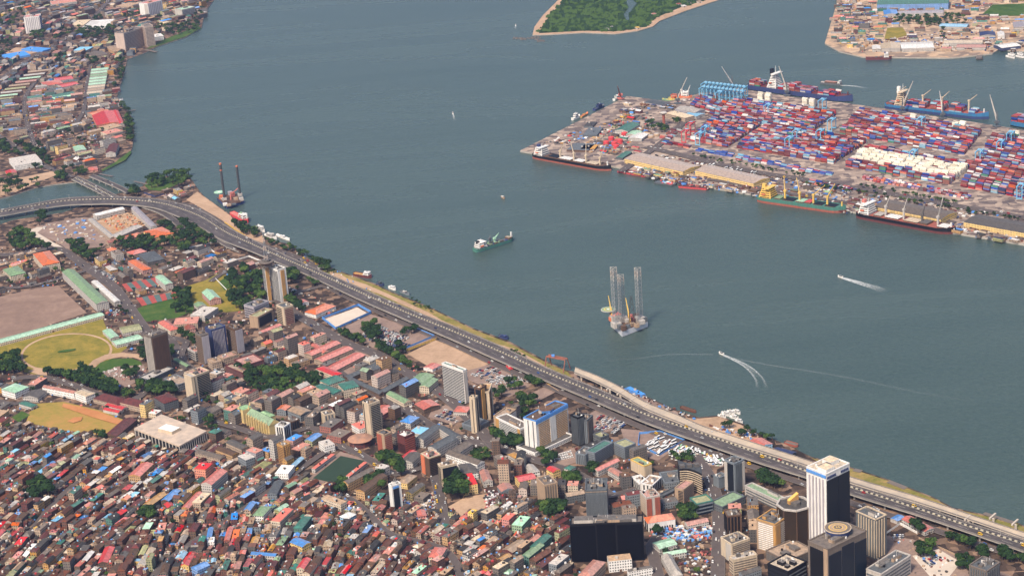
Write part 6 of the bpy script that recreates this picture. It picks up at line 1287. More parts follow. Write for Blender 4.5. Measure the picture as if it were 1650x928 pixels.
for k, (px, w0, w1, h) in enumerate([([(1166, 572), (1180, 578), (1200, 588), (1215, 600), (1225, 614), (1229, 632)], 1.6, 8, True), ([(1358, 448), (1372, 452), (1392, 458), (1412, 464), (1430, 472)], 3, 9, False),
                                     ([(730, 184), (731, 187), (732, 192), (733, 197)], .9, 2.6, True), ([(831, 42), (830, 45), (829, 48)], .9, 2.4, True), ([(1355, 138), (1375, 139), (1400, 143)], 2, 5, False)]):
    wake(px, w0, w1, FOAM, h)
    if k < 4:
        a, b = P(*px[0], 0), P(*px[1], 0); d = (a-b).normalized()*9; q = a + d
        ship(f'small white speedboat {["turning in a curved wake near the viaduct","running left with a straight wake on the right","alone in the upper middle channel","far off beside the island spit"][k]}', pix(a)[:2], pix(q)[:2], 3.2, 1.2, 'white', 'pale', 'white', .3, name='speedboat', cat='boat', house=(.35, .65, 1.5, 'slate', 'white'), centre=True, rise=.8)
wake([(1165, 574), (1240, 588), (1320, 600), (1400, 615), (1480, 632), (1560, 645), (1660, 664)], 1.6, 3, FAINT)
wake([(1150, 571), (1080, 571), (1020, 578), (930, 580)], 1.6, 3, FAINT)
wake([(1600, 160), (1560, 160), (1480, 158)], 2, 4, FAINT)

# ---------------------------------------------------------------- offshore rigs
def lattice_leg(t, base, top, w, top_light):
    b, z1 = Vector(base), top; a0 = .4; V3 = [Vector((math.cos(a0 + k*2*PI/3), math.sin(a0 + k*2*PI/3), 0))*w/2*1.15 for k in range(3)]; H = z1 - b.z; N = 14; mb = MB()
    for i in range(N):
        z_, z2 = b.z + H*i/N, b.z + H*(i+1)/N; f = i/N; m = (MP('pale') if i % 2 else MP('salmon')) if f > top_light else M('leg steel', (.26, .27, .28), .6, .2)
        for k in range(3):
            p, q = Vector((b.x, b.y, 0)) + V3[k], Vector((b.x, b.y, 0)) + V3[(k+1) % 3]; up = lambda v, z: Vector((v.x, v.y, z))
            mb.beam(up(p, z_), up(p, z2), .6, m); mb.beam(up(p, z_), up(q, z2), .28, m); mb.beam(up(q, z_), up(p, z2), .28, m); mb.beam(up(p, z2), up(q, z2), .28, m)
    part(mb, 'leg', t)
def rig():
    zD = 8; A_, B_, C_ = P(1003, 543, 0), P(1044, 527, 0), P(985, 525, 0); c = (A_ + B_ + C_)/3 + Vector((2, 14, 0)); T = thing('jackup_rig', 'three legged jack-up drilling rig with lattice legs and a pale hull in mid channel', 'oil rig', (c.x, c.y, 0))
    D_ = B_ + (C_ - A_)*.85; q = [(p.x, p.y) for p in (A_, B_, B_.lerp(D_, 1), C_.lerp(D_, .25), C_)]
    mb = MB(); mb.prism(q, 0, zD, M('rig hull', (.5, .52, .58), .6, .25, .1), MP('brown')); part(mb, 'hull', T)
    mb = MB(); mb.prism(q, -.5, 1.2, MP('navy'), top=False) if 0 else mb.beam(A_, B_, 1.2, MP('slate')); part(mb, 'fender', T)
    for bu, bv, tu, tv in ((993, 527, 989, 431), (1003, 517, 1001, 443), (1031, 518, 1026.5, 432)):
        b = P(bu, bv, zD); h = height(tu, tv, bu, bv, zD)
        lattice_leg(T, (b.x, b.y, zD), zD + h, 8.5, .76)
        mb = MB(); mb.box(b.x, b.y, zD, 11, 11, 7, MP('pale'), .4); part(mb, 'jack_house', T)
    r = random.Random(3)
    hc = P(980, 498, 24); mb = MB(); mb.cyl(hc.x, hc.y, 23, 10, .8, MP('pale'), 24); mb.cyl(hc.x, hc.y, 23.85, 9, .02, MP('green'), 24); mb.cyl(hc.x, hc.y, 23.9, 6, .02, MP('yellow'), 24); mb.cyl(hc.x, hc.y, 23.95, 4.6, .02, MP('green'), 24); mb.cyl(hc.x, hc.y, 24, 2, .02, MP('white'), 16); part(mb, 'helideck', T)
    mb = MB(); s = P(990, 515, 10); mb.beam((hc.x, hc.y, 22.8), (s.x, s.y, 10), 1.2, MP('pale')); mb.beam((hc.x + 5, hc.y + 3, 22.8), (s.x + 6, s.y, 10), .8, MP('pale')); part(mb, 'helideck_truss', T)
    p = P(992, 517, zD); mb = MB(); mb.box(p.x, p.y, zD, 14, 12, 10, MP('pale'), .4, MP('coral')); part(mb, 'accommodation_block', T)
    p = P(985, 511, 14); mb = MB(); mb.box(p.x, p.y, zD+1, 6, 5, 5, MP('orange'), .4); part(mb, 'lifeboat', T)
    for u, v, c_ in ((1010, 519, 'pale'), (1018, 524, 'tan'), (1012, 528, 'slate'), (1022, 518, 'maroon'), (1034, 522, 'pale'), (1005, 532, 'brown'), (1000, 530, 'slate'), (1026, 527, 'tan'), (1016, 514, 'coral'), (1038, 518, 'slate')):
        p = P(u, v, zD); mb = MB(); mb.box(p.x, p.y, zD+.02, r.uniform(5, 9), r.uniform(4, 7), r.uniform(3, 7), MP(c_), .4); part(mb, 'deck_module', T)
    for i in range(9):
        a = A_.lerp(B_, .12 + i*.085) + Vector((0, 4, zD)); mb = MB(); mb.beam(a, a + (C_-A_).normalized()*9 + Vector((0, 0, .3)), 1.0, MP('tan')); part(mb, 'pipe_rack', T)
    d0 = P(1019, 522, zD + 4); mb = MB()
    for k in range(4):
        s1, c1 = (1, 1, -1, -1)[k], (1, -1, -1, 1)[k]; s2, c2 = (1, -1, -1, 1)[k], (-1, -1, 1, 1)[k]
        for i in range(5):
            w0, w1 = 4.5 - i*.7, 4.5 - (i+1)*.7; mb.beam((d0.x + c1*w0, d0.y + s1*w0, zD+4+i*8), (d0.x + c1*w1, d0.y + s1*w1, zD+12+i*8), .6, STEEL); mb.beam((d0.x + c1*w0, d0.y + s1*w0, zD+4+i*8), (d0.x + c2*w1, d0.y + s2*w1, zD+12+i*8), .4, STEEL)
    part(mb, 'derrick', T)
    for (bu, bv, tu, tv, z2) in ((1014, 516, 1009, 476, 40), (986, 512, 984, 482, 34)):
        b, tp = P(bu, bv, zD+6), P(tu, tv, z2); b2 = Vector((b.x, b.y, zD)); mb = MB(); mb.beam(b2, b, 2, MP('yellow')); part(mb, 'crane_pedestal', T); mb = MB(); tp = b + Vector((-3, 6, 30)); mb.beam(b, tp, 1.2, MP('yellow'), .7); mb.beam(b + Vector((1.6, 0, 0)), tp, 1, MP('yellow'), .6); part(mb, 'crane_jib', T)
rig()
def liftboat():
    zD = 5; A_, B_, C_ = P(366, 337, 0), P(394, 328, 0), P(350, 323, 0); c = (A_ + B_ + C_)/3; T = thing('jackup_barge', 'navy hulled jack-up barge with two tall dark legs moored at the wharf', 'jack-up barge', (c.x, c.y, 0)); D_ = B_ + (C_-A_)
    q = [(p.x, p.y) for p in (A_, B_, D_, C_)]; mb = MB(); mb.prism(q, 0, zD, MP('navy'), MP('brown')); part(mb, 'hull', T)
    for bu, bv, tu, tv in ((362, 323, 354.5, 263), (387, 316, 380.5, 267)):
        b = P(bu, bv, zD); h = height(tu, tv, bu, bv, zD)
        mb = MB(); mb.cyl(b.x, b.y, zD, 2.1, h*.96, STEEL, 10); part(mb, 'leg', T)
        mb = MB(); mb.cyl(b.x, b.y, zD + h*.96, 2.15, h*.04, MP('orange'), 10); 
        if tu < 370: mb.cyl(b.x, b.y, zD + h*.8, 2.25, h*.03, MP('orange'), 10)
        part(mb, 'leg_band', T); mb = MB(); mb.box(b.x, b.y, zD, 7, 7, 5, MP('pale'), .3); part(mb, 'jack_house', T)
    hc = P(353, 309, 14); mb = MB(); mb.cyl(hc.x, hc.y, 13, 9, .7, MP('mint'), 24); mb.cyl(hc.x, hc.y, 13.75, 3, .02, MP('white'), 16); part(mb, 'helideck', T)
    mb = MB(); s = P(357, 322, zD); mb.beam((hc.x, hc.y, 13), (s.x, s.y, zD), 1.2, MP('pale')); part(mb, 'helideck_truss', T)
    for u, v, c_, h in ((357, 320, 'orange', 6), (363, 331, 'white', 4), (369, 332, 'tan', 3), (375, 316, 'coral', 7), (371, 314, 'lilac', 6), (380, 322, 'tan', 4), (389, 323, 'pale', 5), (384, 326, 'brown', 3), (365, 326, 'brown', 3), (377, 330, 'slate', 2)):
        p = P(u, v, zD); mb = MB(); mb.box(p.x, p.y, zD+.02, 7, 6, h, MP(c_), .3); part(mb, 'deck_module', T)
    b = P(372, 322, zD); mb = MB(); mb.beam((b.x, b.y, zD), (b.x, b.y, zD + 9), 2, MP('coral')); part(mb, 'crane_pedestal', T); mb = MB(); mb.beam((b.x, b.y, zD+9), (b.x + 14, b.y + 6, zD+18), 1, MP('coral')); part(mb, 'crane_jib', T)
liftboat()
# shore gantry frame and jetties
def gantry():
    a, b = P(889, 588, GZ), P(919, 594, GZ); T = thing('shore_gantry', 'rusty red portal gantry straddling the shore works', 'gantry crane', a); n = (b-a); w_ = Vector((-n.y, n.x, 0)).normalized()*-16; m = M('rust steel', (.3, .1, .06), .8, .3)
    for p in (a, b):
        for s_ in (0, 1): mb = MB(); q = p + w_*s_; mb.beam(q, p + w_*(.35 + .3*s_) + Vector((0, 0, 16)), 1, m); part(mb, 'leg', T)
    for s_ in (.35, .65): mb = MB(); mb.beam(a + w_*s_ + Vector((0, 0, 16)), b + w_*s_ + Vector((0, 0, 16)), 1.6, m); part(mb, 'girder', T)
    mb = MB(); c = a.lerp(b, .3) + w_*.5; mb.box(c.x, c.y, 17, 4, 5, 3, MP('blue')); part(mb, 'trolley', T)
gantry()
def jetty(label, a, b, w_, z=2.2):
    p, q = P(*a, z), P(*b, z); t = thing('jetty', label, 'jetty', p); d = (q-p); n = Vector((-d.y, d.x, 0)).normalized()*w_/2; mb = MB(); mb.prism([((p+n).x, (p+n).y), ((q+n).x, (q+n).y), ((q-n).x, (q-n).y), ((p-n).x, (p-n).y)], z-.5, z, MP('taupe'), bottom=True); part(mb, 'deck', t)
    for k in range(4): x = p.lerp(q, (k+.5)/4); mb = MB(); mb.cyl(x.x, x.y, -1, .5, z+.6, MP('brown'), 8); part(mb, 'pile', t)
jetty('thin jetty beside the pink tent', (160, 280), (182, 284), 4); jetty('thin jetty left of the creek point gardens', (216, 292), (238, 297), 4)
jetty('jetty below the waterfront hotel', (234, 80), (252, 84), 8); jetty('jetty at the red roof complex', (206, 179), (218, 177), 5)
jetty('finger pier off the shipyard shore', (1579, 86), (1577, 95), 12)
jetty('stone groyne stub at the bottom right shore, upper', (1376, 756), (1388, 759), 7); jetty('broken pier stub on the right shore', (1432, 775), (1460, 786), 7); jetty('broken pier stub near the right edge', (1585, 826), (1635, 842), 6)
def rocks(label, px, w_, seed=2):
    r = random.Random(seed); c = spline([P(u, v, 0) for u, v in px], 6); mb = MB(); m = M('rock', (.12, .1, .085), .95, .3, .3)
    for p in c:
        for k in range(4): s_ = r.uniform(2, 5); x, y = p.x + r.uniform(-w_, w_), p.y + r.uniform(-w_, w_); mb.cyl(x, y, -.5, s_, r.uniform(1, 2.6), m, 6, r1=s_*.5)
    tag(mb.build('rock_breakwater', None, c[0]), label, 'breakwater')
rocks('dark rock breakwater at the tip of the green island', [(830, 62), (845, 64), (858, 61), (872, 67)], 9)
# ---------------------------------------------------------------- trees
TREES = []
FOL = [ground_mat('foliage dark', [(.3, (.009, .024, .009)), (.6, (.022, .05, .014)), (.8, (.04, .08, .02))], .35, 4), ground_mat('foliage mid', [(.3, (.022, .05, .012)), (.6, (.055, .1, .022)), (.8, (.1, .15, .035))], .35, 4), ground_mat('foliage light', [(.3, (.035, .06, .012)), (.6, (.075, .12, .025)), (.8, (.11, .15, .035))], .35, 4)]
BARK = M('bark', (.09, .06, .04), .95, .3)
def crown_mesh(seed, m, R_=5.0, n=420):
    r = random.Random(seed); me = MB(); lobes = [(0, 0, 0, R_*.7)] + [(math.cos(a)*R_*.5*r.uniform(.7, 1.1), math.sin(a)*R_*.5*r.uniform(.7, 1.1), r.uniform(-.2, .25)*R_, R_*r.uniform(.35, .55)) for a in [k*2*PI/6 + r.uniform(0, .8) for k in range(6)]]
    for i in range(n):
        l = r.choice(lobes); th, ph = r.uniform(0, 2*PI), math.acos(r.uniform(-.5, 1)); rr = l[3]*r.uniform(.65, 1.08)
        nx, ny, nz = math.sin(ph)*math.cos(th), math.sin(ph)*math.sin(th), math.cos(ph); c = Vector((l[0] + rr*nx, l[1] + rr*ny, l[2] + rr*nz*.75)); s = r.uniform(.45, .95)
        n_ = (Vector((nx, ny, nz)) + Vector((r.uniform(-.5, .5), r.uniform(-.5, .5), r.uniform(-.3, .6)))).normalized(); a = n_.cross(Vector((0, .3, 1))).normalized()*s; b = n_.cross(a)*1.0
        me.face([c-a-b, c+a-b*.6, c+a*.7+b, c-a*.8+b*.8], m)
    return me
PROTO = []
def tree_proto(seed, fm, kind='tree'):
    root = bpy.data.objects.new('broadleaf_tree', None); COL.objects.link(root)
    mb = MB(); mb.cyl(0, 0, 0, .55, 4.5, BARK, 7, r1=.35)
    for k in range(4): a = k*PI/2 + seed; mb.beam((0, 0, 3.2), (2.2*math.cos(a), 2.2*math.sin(a), 6.4), .4, BARK, .15)
    part(mb, 'trunk', root, (0, 0, 0)); cm = crown_mesh(seed, fm); cm.v = [(x, y, z + 7) for x, y, z in cm.v]; part(cm, 'crown', root, (0, 0, 0)); return root
for s in range(9): PROTO.append(tree_proto(s, FOL[[0, 0, 0, 0, 1, 1, 1, 2, 0][s]]))
KINDN = ['dark round broadleaf tree']*4 + ['mid green spreading tree']*3 + ['light green small tree', 'dark bushy tree']
def add_tree(x, y, sc, z=GZ, k=None):
    k = RND.choice([0, 1, 2, 3, 0, 1, 2, 3, 4, 5, 6, 4, 5, 8, 7]) if k is None else k
    TREES.append(dict(loc=(x, y, z), sc=sc, k=k, rz=RND.uniform(0, 6.28), desc=('large ' if sc > 1.25 else 'small ' if sc < .8 else '') + KINDN[k], size=sc*sc))
def grove(px, n, s0=.8, s1=1.4, z=GZ, tries=60, k=None, sep=.5):
    q = [(p.x, p.y) for p in pxs(px, z)]; x0, x1 = min(p[0] for p in q), max(p[0] for p in q); y0, y1 = min(p[1] for p in q), max(p[1] for p in q); got = []; n = int(n*1.9); s0 *= 1.1; s1 *= 1.12
    for _ in range(n*tries):
        if len(got) >= n: break
        x, y = RND.uniform(x0, x1), RND.uniform(y0, y1)
        if not inpoly(x, y, q): continue
        s = RND.uniform(s0, s1)
        if any((x-a)**2 + (y-b)**2 < (4.6*(s+c)*sep)**2 for a, b, c in got): continue
        if OCC.get((int(x//CELL), int(y//CELL))) in (3, 4, 5): continue
        got.append((x, y, s)); add_tree(x, y, s, z, k)
    for x, y, s in got:
        for a in range(-1, 2):
            for b in range(-1, 2): OCC.setdefault((int((x + a*3*s)//CELL), int((y + b*3*s)//CELL)), 6)
for g_ in [([(372, 446), (395, 440), (424, 452), (428, 486), (405, 500), (378, 500), (366, 470)], 26, 1, 1.6), ([(280, 480), (300, 470), (312, 478), (308, 505), (284, 508)], 8, 1, 1.6), ([(190, 388), (240, 383), (250, 392), (240, 405), (196, 408), (185, 400)], 14, .9, 1.5),
           ([(255, 362), (275, 360), (300, 375), (310, 400), (300, 412), (262, 395)], 18, .9, 1.4), ([(270, 345), (300, 355), (330, 378), (352, 398), (330, 402), (305, 392), (285, 368)], 16, .8, 1.3), ([(20, 375), (50, 372), (60, 395), (85, 402), (60, 412), (25, 405), (15, 390)], 16, 1, 1.5),
           ([(62, 352), (78, 350), (80, 362), (64, 364)], 3, 1.1, 1.5), ([(112, 398), (132, 394), (155, 415), (150, 432), (132, 430)], 12, .9, 1.5), ([(215, 402), (260, 395), (265, 415), (225, 412)], 6, .8, 1.2), ([(0, 582), (30, 575), (36, 596), (55, 602), (20, 606), (-20, 600)], 16, .9, 1.5),
           ([(72, 602), (130, 610), (165, 622), (188, 640), (150, 632), (110, 622), (80, 614)], 28, .8, 1.4), ([(125, 592), (140, 596), (160, 606), (160, 618), (135, 612)], 8, .8, 1.3), ([(158, 615), (180, 620), (192, 636), (180, 642), (160, 632)], 7, 1, 1.4), ([(200, 600), (220, 598), (218, 615), (203, 616)], 4, .9, 1.3),
           ([(220, 624), (255, 622), (258, 640), (225, 638)], 8, .9, 1.4), ([(255, 615), (280, 624), (282, 638), (262, 632)], 6, .8, 1.3), ([(200, 632), (222, 640), (215, 648), (195, 642)], 4, .7, 1), ([(225, 560), (236, 555), (236, 585), (228, 580)], 4, .8, 1.2), ([(275, 562), (288, 565), (286, 580), (274, 578)], 3, .9, 1.3), ([(290, 538), (312, 545), (318, 562), (300, 558)], 5, .8, 1.2),
           ([(395, 600), (440, 598), (470, 610), (515, 612), (512, 632), (470, 640), (430, 640), (400, 625)], 40, .8, 1.4), ([(380, 590), (400, 595), (405, 612), (390, 612)], 5, .8, 1.2), ([(452, 610), (480, 600), (500, 612), (480, 620)], 6, .8, 1.2), ([(325, 640), (350, 640), (352, 655), (332, 655)], 3, .6, .9),
           ([(462, 480), (478, 490), (490, 505), (480, 512), (466, 500)], 7, .8, 1.3), ([(455, 446), (478, 444), (482, 458), (460, 460)], 4, 1.1, 1.6), ([(480, 438), (500, 444), (520, 460), (505, 462)], 4, .6, 1), ([(590, 525), (608, 528), (612, 548), (600, 552), (585, 540)], 8, .8, 1.3),
           ([(545, 535), (575, 545), (590, 560), (575, 560), (550, 548)], 8, .7, 1.1), ([(605, 555), (640, 575), (655, 590), (640, 592), (612, 575)], 14, .8, 1.3), ([(640, 560), (656, 566), (650, 575), (640, 572)], 3, .8, 1.2), ([(645, 536), (668, 532), (672, 540), (650, 545)], 3, .9, 1.2), ([(655, 586), (675, 596), (660, 604), (648, 596)], 3, .6, 1),
           ([(818, 620), (832, 615), (838, 628), (822, 632)], 3, .8, 1.2), ([(848, 615), (868, 613), (880, 622), (862, 626)], 5, .8, 1.2), ([(838, 642), (856, 640), (860, 658), (842, 662)], 4, 1, 1.5), ([(795, 632), (812, 630), (812, 645), (798, 645)], 3, .8, 1.2), ([(840, 660), (850, 665), (848, 680), (838, 676)], 4, .7, 1.1),
           ([(775, 700), (800, 697), (812, 712), (835, 722), (815, 728), (780, 716)], 14, .8, 1.3), ([(608, 742), (630, 738), (648, 755), (646, 768), (625, 762), (610, 755)], 14, .9, 1.4), ([(592, 778), (612, 774), (616, 790), (596, 792)], 4, 1, 1.5), ([(544, 786), (556, 784), (558, 796), (546, 796)], 3, .9, 1.3), ([(724, 788), (745, 786), (748, 806), (728, 808)], 4, 1.3, 1.9),
           ([(872, 735), (892, 738), (896, 752), (880, 754)], 6, .9, 1.3), ([(824, 715), (842, 715), (842, 730), (826, 730)], 3, 1, 1.4), ([(946, 758), (960, 757), (960, 768), (948, 768)], 3, .8, 1.2), ([(912, 772), (934, 772), (932, 782), (914, 782)], 4, .9, 1.2), ([(870, 820), (905, 815), (908, 832), (880, 834)], 9, .8, 1.3), ([(744, 738) if 0 else (758, 735), (782, 730), (790, 742), (770, 748)], 6, .7, 1.1),
           ([(48, 782), (78, 785), (80, 806), (56, 808)], 5, 1.1, 1.7), ([(228, 830), (246, 828), (248, 842), (232, 842)], 3, 1, 1.3), ([(155, 698), (168, 700), (166, 714), (156, 712)], 2, .9, 1.2), ([(330, 680), (352, 676), (356, 692), (334, 694)], 4, .7, 1.1), ([(1095, 826), (1122, 824), (1122, 842), (1098, 842)], 8, .8, 1.2), ([(1060, 860), (1072, 862), (1072, 870), (1060, 870)], 1, 1, 1.3),
           ([(1218, 765), (1258, 775), (1262, 790), (1225, 782)], 10, .7, 1.1), ([(1165, 690), (1185, 690), (1215, 700), (1245, 708), (1230, 714), (1190, 704)], 3, .7, 1.1), ([(1080, 735), (1110, 738), (1125, 748), (1090, 745)], 6, .6, 1), ([(1468, 845), (1484, 845), (1486, 862), (1470, 860)], 3, 1.1, 1.5), ([(1480, 888), (1500, 886), (1504, 902), (1484, 904)], 4, .9, 1.3),
           ([(1530, 862), (1570, 880), (1568, 888), (1528, 872)], 4, .8, 1.1), ([(1540, 905), (1568, 902), (1566, 922), (1542, 922)], 5, .7, 1.1), ([(1576, 892), (1590, 892), (1590, 905), (1578, 905)], 2, 1, 1.2), ([(1612, 890), (1650, 895), (1655, 910), (1615, 905)], 6, .9, 1.3),
           ([(425, 384), (452, 392), (500, 412), (525, 425), (545, 442), (520, 440), (470, 418), (430, 400)], 16, .6, .95), ([(376, 362), (400, 368), (418, 380), (410, 384), (385, 376)], 12, .8, 1.3), ([(505, 422), (532, 428), (530, 440), (508, 436)], 8, .7, 1.1), ([(660, 482), (702, 498), (700, 506), (665, 494)], 5, .4, .6), ([(810, 562), (850, 574), (848, 580), (815, 572)], 5, .4, .6), ([(1190, 690), (1250, 705), (1248, 712), (1195, 700)], 2, .6, .9),
           ([(234, 292), (262, 286), (265, 300), (240, 305)], 7, 1, 1.4), ([(266, 284), (305, 278), (314, 294), (290, 304), (270, 300)], 14, 1, 1.4), ([(200, 304), (222, 306), (225, 318), (205, 316)], 6, .8, 1.2), ([(0, 228), (30, 232), (70, 245), (85, 262), (80, 278), (55, 274), (40, 255), (10, 250), (-10, 240)], 36, .8, 1.3), ([(0, 290), (18, 288), (40, 296), (60, 292), (66, 304), (30, 312), (0, 318)], 16, .8, 1.2),
           ([(90, 276), (106, 275), (110, 292), (92, 296)], 6, .9, 1.3), ([(112, 270), (140, 276), (142, 285), (118, 282)], 7, .7, 1), ([(60, 210), (200, 205), (205, 235), (190, 240), (60, 240)], 14, .6, 1), ([(188, 168), (200, 168), (215, 195), (210, 215), (202, 210), (204, 185)], 14, .7, 1.1), ([(186, 95), (202, 96), (200, 118), (190, 145), (183, 145), (188, 118)], 14, .7, 1.1),
           ([(205, 205), (216, 205), (214, 232), (204, 232)], 10, .8, 1.2), ([(120, 40), (165, 28), (170, 45), (160, 65), (125, 62)], 26, .8, 1.3), ([(168, 48), (184, 40), (186, 78), (172, 66)], 14, .8, 1.2), ([(246, 42), (275, 35), (322, 40), (320, 50), (290, 58), (255, 64)], 30, .8, 1.2), ([(0, 30), (40, 8), (50, 20), (20, 45), (0, 50)], 18, .8, 1.2), ([(50, 50), (72, 55), (70, 68), (50, 66)], 10, .9, 1.3),
           ([(85, 52), (120, 48), (110, 65), (90, 66)], 8, .8, 1.2), ([(0, 70), (20, 62), (25, 75), (5, 100), (-5, 110)], 12, .8, 1.2), ([(90, 92), (110, 90), (108, 108), (92, 108)], 7, .8, 1.2), ([(312, 0), (340, -5), (330, 20), (315, 40), (310, 20)], 16, .7, 1.1), ([(140, 90), (160, 92), (158, 108), (142, 106)], 7, .8, 1.2), ([(200, 22), (232, 18), (225, 34), (200, 34)], 7, .7, 1.1), ([(250, 30), (262, 24), (258, 36), (248, 38)], 3, .8, 1)]:
    grove(*g_)
for g_ in [([(1441, 28), (1475, 26), (1500, 30), (1510, 40), (1500, 46), (1482, 44), (1450, 42), (1438, 40)], 26, .7, 1.1), ([(1505, 24), (1555, 24), (1560, 44), (1510, 44)], 18, .7, 1), ([(1518, 45), (1524, 45), (1522, 66), (1516, 64)], 4, .6, .9)]: grove(*g_, z=2.5)
for g_ in [([(1040, 200), (1052, 198), (1056, 212), (1044, 212)], 4, .7, 1), ([(1058, 204), (1076, 206), (1080, 214), (1062, 214)], 6, .7, 1), ([(1084, 192), (1094, 192), (1096, 202), (1086, 202)], 3, .6, .9), ([(1110, 250), (1300, 284), (1302, 288), (1110, 254)], 18, .45, .7), ([(1300, 296), (1500, 330), (1640, 354), (1640, 358), (1500, 335), (1300, 300)], 26, .45, .75), ([(1380, 300), (1420, 306), (1560, 332), (1556, 336), (1400, 308)], 14, .45, .7)]: grove(*g_, z=PORTZ)

_r = random.Random(77); _c = [(p.x, p.y) for p in pxs([(-40, 400), (250, 400), (420, 430), (700, 570), (1200, 800), (1640, 930), (1600, 960), (-40, 960), (-40, 660)], GZ)]; _n = 0
while _n < 150:
    x, y = _r.uniform(-900, 900), _r.uniform(1500, 3300); u, v = pix(Vector((x, y, GZ)))
    if inpoly(x, y, _c) and (int(x//CELL), int(y//CELL)) not in OCC and (v < 720 or _r.random() < .25):
        _n += 1; add_tree(x, y, _r.uniform(.45, .9)); mark(rect(x, y, 8, 8, 0), 6)
    elif _r.random() < .001: _n += 1
# ---------------------------------------------------------------- mangrove scrub over the island: nobody could count it
mb = MB(); q = [(p.x, p.y) for p in pxs([(866, 53), (941, 50), (991, 51), (1024, 47), (1045, 41), (1050, 32), (1095, 13), (1140, 0), (1200, -30), (1260, -60), (920, -66), (905, -20), (908, 2), (885, 26)], 2)]
ck = [(p.x, p.y) for p in pxs([(1014, -4), (1030, 6), (1022, 16), (1016, 25), (1016, 36), (1006, 34), (1002, 24), (1010, 12), (1004, 0), (1002, -20), (1014, -20)], 2)]
r = random.Random(9); x0, x1 = min(p[0] for p in q), max(p[0] for p in q); y0, y1 = min(p[1] for p in q), max(p[1] for p in q); n = 0
while n < 5200:
    x, y = r.uniform(x0, x1), y0 + (y1-y0)*r.random()**1.3
    n += 1
    if not inpoly(x, y, q) or inpoly(x, y, ck): continue
    s = r.uniform(2.5, 6.5); m = r.choice(FOL[:2]); h = r.uniform(2, 7)
    for k in range(5): a, b = r.uniform(-1, 1)*s, r.uniform(-1, 1)*s; hh = h*r.uniform(.6, 1.1); w_ = s*.6; mb.face([(x+a-w_, y+b-w_, hh*.5), (x+a+w_, y+b-w_*.5, hh*.6), (x+a+w_*.6, y+b+w_, hh + 2), (x+a-w_*.7, y+b+w_*.6, hh+1.5)], m)
tag(mb.build('mangrove_scrub'), kind='stuff')
for k, (u, v) in enumerate([(976, 46), (985, 43), (1026, 44), (1052, 22), (1092, 6), (1100, 9), (1108, 4), (1125, 2)]):
    low(f'small beach house on the green island, {["leftmost","second from the left","third from the left","fourth from the left","fifth from the left","sixth from the left","seventh from the left","rightmost"][k]}', (u-3, v), (u, v+1.3), (u+3, v), 4, ['pale', 'lilac', 'yellow', 'pink', 'brick', 'white', 'grey', 'tan'][k], 'pale', 'hip', 1.5, 'beach_house', 'house', 'beach houses of the green island')

# ---------------------------------------------------------------- quarters filled with houses
HOUSES = []
ORI = [(60, 760, ang(300, 815, 328, 792)), (150, 830, ang(300, 815, 329, 791)), (300, 790, ang(300, 815, 328, 792)), (380, 860, ang(345, 870, 352, 850)), (300, 890, ang(318, 885, 330, 860)), (500, 900, ang(480, 915, 495, 890)), (600, 880, ang(600, 900, 618, 878)),
       (700, 860, ang(640, 912, 662, 895)), (780, 890, ang(640, 912, 664, 896)), (60, 890, ang(40, 895, 60, 875)), (450, 800, ang(445, 836, 475, 815)), (520, 720, ang(500, 710, 525, 696)), (700, 740, ang(675, 706, 712, 688)), (860, 860, ang(845, 893, 880, 868)), (860, 770, ang(880, 815, 888, 778)),
       (1050, 830, ang(1040, 803, 1064, 799)), (1100, 900, ang(1060, 886, 1092, 876)), (540, 640, ang(500, 574, 549, 553)), (400, 640, ang(390, 640, 420, 625)), (200, 690, ang(176, 703, 220, 676)), (40, 690, ang(0, 720, 30, 700)), (60, 440, ang(60, 465, 95, 455)), (300, 440, ang(250, 455, 290, 440)),
       (200, 450, ang(143, 434, 183, 464)), (90, 180, ang(60, 165, 100, 160)), (160, 60, ang(120, 55, 150, 30)), (50, 110, ang(0, 128, 30, 108)), (230, 30, ang(200, 30, 232, 22)), (130, 220, ang(120, 240, 160, 230)), (1180, 850, ang(1156, 850, 1157, 880)), (470, 550, ang(430, 560, 470, 545)), (980, 700, ang(930, 720, 985, 700))]
ROOFW_OLD = ['rust']*22 + ['maroon']*12 + ['brown']*20 + ['grey']*8 + ['dark']*9 + ['tan']*8 + ['pale']*5 + ['pink']*5 + ['cream']*4 + ['teal']*3 + ['blue']*3 + ['coral']*3 + ['red']*2 + ['orange']*3 + ['white']*2 + ['ochre']*2 + ['olive']*2 + ['taupe']*6 + ['sky', 'mint', 'green']
ROOFW_BUS = ['grey']*8 + ['dark']*7 + ['taupe']*8 + ['brown']*5 + ['tan']*7 + ['pale']*5 + ['pink']*6 + ['maroon']*3 + ['rust']*2 + ['coral']*3 + ['slate']*6 + ['teal']*2 + ['blue', 'cream', 'cream', 'white', 'orange', 'olive', 'green']
WALLW = ['tan']*8 + ['cream']*4 + ['ochre']*4 + ['taupe']*6 + ['brown']*6 + ['grey']*3 + ['pale']*3 + ['salmon']*3 + ['maroon', 'steel', 'yellow', 'rust', 'rust', 'olive', 'teal']
WALLD = ['brown', 'taupe', 'rust', 'brown', 'ochre', 'maroon']*4
